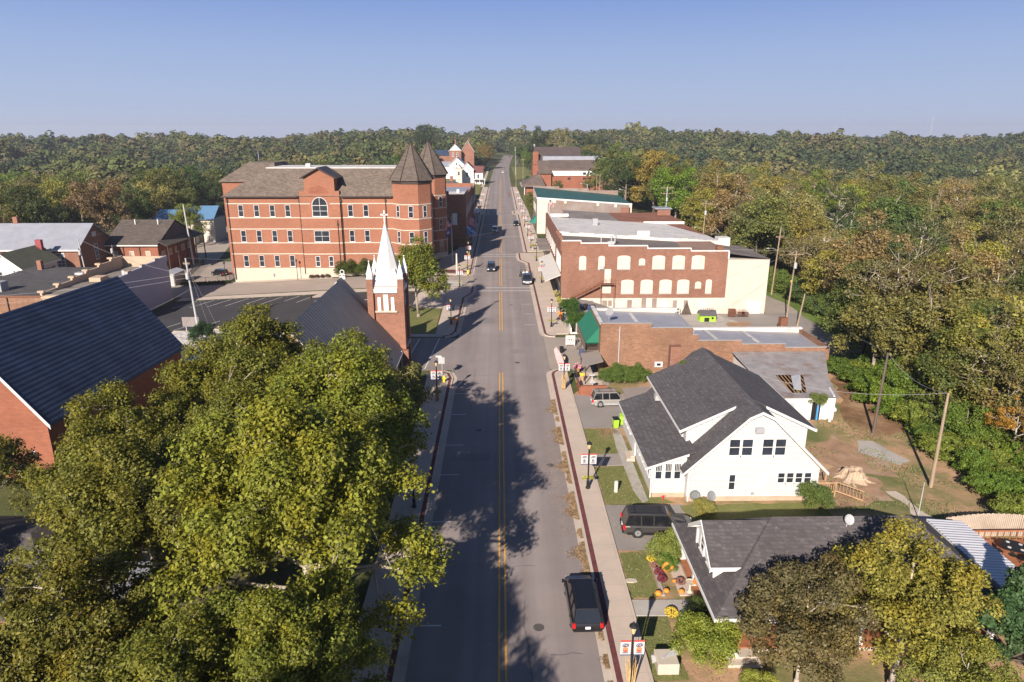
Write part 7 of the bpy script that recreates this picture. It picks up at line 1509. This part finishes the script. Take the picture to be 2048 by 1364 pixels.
def place(n_target,ymin,ymax,xr,spf):
    c=0;t=0
    while c<n_target and t<40000:
        t+=1; y=ymin+(ymax-ymin)*rv.random()**1.25; x=rv.uniform(*xr)
        if not okr(x,y) or not inview(x,y): continue
        r=math.hypot(x,y); s=spf(r)
        if any((x-a)**2+(y-b_)**2<s*s for a,b_ in got): continue
        got.append((x,y)); c+=1
place(205,46,330,(48,290),lambda r:7.6+r*.012)
place(95,172,345,(-290,-40),lambda r:10.5+r*.008)
names={'dg':(DG,'dark green leafy tree'),'mg':(MG,'mid green leafy tree'),'ol':(OL,'olive green tree'),'yg':(YG,'yellow green tree'),'br':(BR,'brown tinged tree'),'tn':(TN,'tan leaved tree'),'lg':(LG,'bright green tree')}
def spot(x,y):
    if x>0:
        if y<75: return 'at the right frame edge above the vines'
        if y<115: return 'beside the dark ravine' if x<80 else 'deep in the right frame edge wood'
        if y<160: return 'beyond the transformer pole' if x<92 else 'deep beyond the ravine'
        if y<215: return 'behind the cream wing' if x<100 else 'in the middle of the right wood'
        if y<270: return 'behind the bare twin poles' if x<105 else 'toward the top of the right wood'
        return 'beside the school' if x<120 else 'on the right wood skyline'
    if x<-190: return 'at the far left'
    if x<-135: return 'behind the grey roofed hall'
    if x<-110: return 'behind the brown roofed office'
    return 'behind the blue roofed house' if x<-75 else 'behind the courthouse roof'
for x,y in got:
    right=x>0
    if right:
        near=y<150 and x<78
        k=rv.choices(['dg','mg','ol','yg','br','tn','lg'],[1.5,4.5,7,3,1.3,3.2,1] if not near else [2,5,5,2,2,1,1.5])[0]
    else: k=rv.choices(['dg','mg','ol','yg','br','tn','lg'],[4,6,4,1,4,1,1])[0]
    c,l=names[k]; c=tuple(v*rv.uniform(.85,1.15) for v in c); bare=rv.random()<(.16 if right else .10); p=rv.choice(FPs) if bare else rv.choice(FP)
    side=spot(x,y)
    if bare: l='sparse '+l.replace(' leaved','').replace(' leafy','')+' with bare limbs'
    r=math.hypot(x,y); s=rv.uniform(.78,1.12)*(.85 if (right and y<100) else 1.0); 
    s*=(1.05+.25*ss((r-90)/150)) if right else 1.22
    tree(p,'woodland_tree','%s %s'%(l,side),x,y,c,s,rv.uniform(0,6.28),'trees of the %s wood'%('right' if right else 'left'),z=h(x,y)-1.0)
# named trees
tree(FPs[0],'woodland_tree','large tree leaning out of the wood with long pale bare limbs above the ravine',52.5,84,(.11,.085,.04),1.0,2.1)
tree(FPs[1],'woodland_tree','tall pale limbed tree behind the leaning bare one',57,93,(.11,.09,.04),1.0,1.1)
tree(FP[2],'woodland_tree','large bright olive tree at the right frame edge above the pale leaning pole',50.5,66,(.15,.15,.035),.80,1.6)
tree(FPs[0],'woodland_tree','half dead tree with orange leaves at the foot of the right wood',48.5,58,(.28,.16,.03),.45,1.6)
tree(FP[0],'woodland_tree','bushy yellow green tree beside the blue roofed house',-92.5,205,(.14,.16,.035),.78,0)
tree(FP[1],'tall_green_tree','tall fresh green tree with drooping crown right of the school roof',57.5,338,(.12,.16,.035),1.32,2)
tree(FP[0],'garden_tree','round olive tree in front of the school wall, right one',43.5,338,(.10,.11,.035),.62,2,z=-1); tree(FP[0],'garden_tree','round olive tree in front of the school wall, left one',27.5,338,(.10,.11,.035),.52,3,z=-1)
tree(FP[3],'garden_tree','green tree on the right walk before the green roofed building',12.5,243,(.11,.12,.03),.55,3,z=0); tree(FP[3],'garden_tree','green tree behind the previous one along the right walk',13.2,262,(.10,.11,.03),.6,1,z=0)
tree(FP[1],'garden_tree','pointed rusty tree on the left verge of the far street',-13.5,600,(.17,.125,.04),1.2,3); tree(FP[0],'garden_tree','green tree between the cottages and the far street',-24,560,(.09,.11,.03),1.1,1); tree(FP[0],'garden_tree','dark tree left of the white cottages',-36,400,(.06,.065,.025),.8,1); tree(FP[0],'garden_tree','green tree behind the courthouse cone towers',-46,372,(.07,.085,.03),.8,1)
for i,(x,y,c,p,sc_,l) in enumerate(((-15,700,MG,0,1.2,'leafy tree on the left verge beyond the rusty pointed one'),(-14,780,BR,2,1.25,'brown tree arching over the far street from the left'),(-12,880,OL,0,1.2,'olive tree at the very end of the street, left side'),(17,715,DG,1,1.15,'dark tree right of the far street by the white cottage'),(20,800,OL,2,1.2,'olive tree arching over the far street from the right'),(26,900,MG,0,1.25,'green tree at the very end of the street, right side'),(24,585,LG,0,1.1,'bright green tree right of the far street near the tall pole'),(40,520,MG,3,1.2,'broad green tree behind the long church gable'),(66,505,OL,2,1.25,'olive tree behind the right end of the long church'),(58,480,DG,0,1.1,'dark tree at the right corner of the long church'),(-62,430,OL,1,1.1,'olive tree left of the white cottages'),(-52,520,MG,0,1.2,'green tree left of the brick manor'),(-24,610,OL,0,1.2,'olive tree behind the brick manor'))): tree(FP[p],'garden_tree',l,x,y,c,sc_,i)
tree(FP[2],'garden_tree','spreading tree on the left verge shading the far street',-19,660,(.15,.12,.04),1.15,1); tree(FP[0],'garden_tree','dark green tree on the right of the far street',18,640,(.06,.09,.025),1.1,2); tree(FP[0],'garden_tree','fresh green tree right of the far street before the parking lot',22,520,(.08,.12,.03),.95,2)
tree(FPs[1],'tall_sycamore','tall pale limbed sycamore rising above the long church roof',48,560,(.17,.15,.06),1.75,1,z=2); tree(FP[1],'tall_pine','dark tall tree standing above the treeline left of the sycamore',32,575,(.045,.06,.03),1.7,1,z=2); tree(FP[2],'tall_pine','dark tall tree right of the sycamore on the skyline',75,560,(.06,.075,.035),1.6,1); tree(FP[0],'tall_pine','tall dark oak above the treeline behind the courthouse towers',-62,600,(.04,.06,.03),1.95,1,z=3)
tree(FP[0],'garden_tree','small round dark bush beside the long church corner',16.5,415,(.05,.09,.03),.33,1)
# street planters far away and kerb clutter
for i,(x,y,l) in enumerate(((8.6,181,'first planted urn on the far right walk'),(8.4,196,'planted urn before the teal awning'),(8.3,217,'planted urn beside the teal awning'),(8.2,239,'planted urn beyond the teal awning'),(-8.6,175,'planted urn by the flag pole kerb'),(-8.4,200,'planted urn under the blue awning'))):
    T=thing('street_planter',l,'planter',(x,y,.15),group='planted urns along the walks'); MB().lathe((x,y,.15),[(.25,0),(.2,.3),(.42,.75),(.38,.78)],10).build('urn',M.concd,T); o=scatter('plants',[(rg.normal(0,.28),rg.normal(0,.28),1.0+abs(rg.normal(0,.22))) for k in range(140)],.12,M.mumg,kind=None,tilt=2); o.parent=T
# distant woods as one mass
m,n,b=nm('distant_foliage'); at=N(n,'Attribute',attribute_name='tint'); g_=N(n,'NewGeometry'); c_=mixc(n,g_.outputs['Random Per Island'],mixc(n,1.0,at.outputs['Color'],(.92,.88,.78),'MULTIPLY'),mixc(n,1.0,at.outputs['Color'],(1.14,1.08,.92),'MULTIPLY')); n.links.new(c_,b.inputs['Base Color']); b.inputs['Roughness'].default_value=.7; b.inputs['Specular IOR Level'].default_value=.1; M.far=m
def wood(name,pts,nl,size,seed):
    C,S=lobes(1.0,.0,1.75,16,(.34,.52),'round',.15); base=[]
    for v in range(4):
        C,S=lobes(1.0,.15,1.75,14,(.3,.5),'round',.15); base.append(leaves(C,S,nl,size,.8,.8,(.8,1.02),nr=.28))
    Q=[];K=[]
    for i,(x,y,R,c) in enumerate(pts):
        a=rg.uniform(0,6.28); q=base[i%4]@np.array([[math.cos(a),math.sin(a),0],[-math.sin(a),math.cos(a),0],[0,0,1]]); q=q*np.array([R,R,R*rg.uniform(.8,1.15)])+np.array([x,y,h(x,y)-.5]); Q.append(q); K.append(np.tile(np.array([*c,1.]),(len(q),1)))
    Q=np.concatenate(Q); K=np.concatenate(K); me=meshq(name,Q,M.far); at_=me.color_attributes.new('tint','FLOAT_COLOR','POINT'); at_.data.foreach_set('color',K.astype(np.float32).ravel()); o=bpy.data.objects.new(name,me); COL.objects.link(o); o['kind']='stuff'; return o
def farpts(r0,r1,st,seed):
    rr=random.Random(seed); out=[]
    for gx in np.arange(-900,930,st):
        for gy in np.arange(200,1260,st):
            x=gx+rr.uniform(-.42,.42)*st; y=gy+rr.uniform(-.42,.42)*st; r=math.hypot(x,y)
            if r<r0 or r>=r1 or abs(math.degrees(math.atan2(x,y))-.96)>41: continue
            if not okr(x,y) or (y>440 and -16-(y>600)*.0<x<26 and y<985) : continue
            if any(abs(x-hx)<w_ and hy-42<y<hy+12 for hx,hy,w_ in ((-172,560,16),(385,560,15),(310,900,12),(250,1080,10))): continue
            st_=math.sin(x*.021+1)*math.cos(y*.017)+.6*math.sin(x*.05+y*.03); R=rr.uniform(5.5,11.0)*(1.3 if rr.random()<.12 else 1)*(1+.12*st_)
            c=rr.choices([(.055,.076,.03),(.075,.092,.034),(.10,.105,.042),(.105,.100,.048),(.135,.14,.05),(.10,.09,.05),(.04,.058,.03)],[4-2*st_,5,4+2*st_,max(.2,1.2+st_),max(.1,.6+.8*st_),max(.2,1+.5*st_),max(.3,3.2-2.6*st_)])[0]; f=rr.uniform(.9,1.3)*(1 if r<650 else .95)
            out.append((x,y,R,tuple(v*f for v in c)))
    return out
wood('distant_wood',farpts(330,660,12.5,1),520,.105,1)
wood('distant_wood',farpts(660,1180,12.5,2),250,.15,2)

# ---------------- haze ----------------
HZ=True
if HZ:
    m=bpy.data.materials.new('haze_air'); m.use_nodes=True; n=m.node_tree; n.nodes.clear(); o_=n.nodes.new('ShaderNodeOutputMaterial'); v=n.nodes.new('ShaderNodeVolumePrincipled'); v.inputs['Color'].default_value=(.86,.90,1,1); v.inputs['Density'].default_value=.00017; v.inputs['Anisotropy'].default_value=.2; n.links.new(v.outputs[0],o_.inputs['Volume'])
    b=MB(); b.box(-5200,5200,-200,5400,-32,75); o=b.build('haze',m); o['kind']='stuff'
# tell look-alikes apart by their order seen from the street, left to right
from collections import defaultdict
dd=defaultdict(list)
for o in bpy.data.objects:
    if o.parent is None and o.get('label'): dd[o['label']].append(o)
ORD='first second third fourth fifth sixth seventh eighth ninth'.split()
for k_,L_ in dd.items():
    n_=len(L_)
    if n_<2: continue
    L_.sort(key=lambda o:o.location.x/max(1,o.location.y))
    for i_,o in enumerate(L_):
        if n_==2: w_=('left one','right one')[i_]
        elif n_==3: w_=('left one','middle one','right one')[i_]
        elif i_==0: w_='leftmost'
        elif i_==n_-1: w_='rightmost'
        elif i_<n_/2: w_=ORD[i_]+' from left'
        else: w_=ORD[n_-1-i_]+' from right'
        o['label']=k_+', '+w_
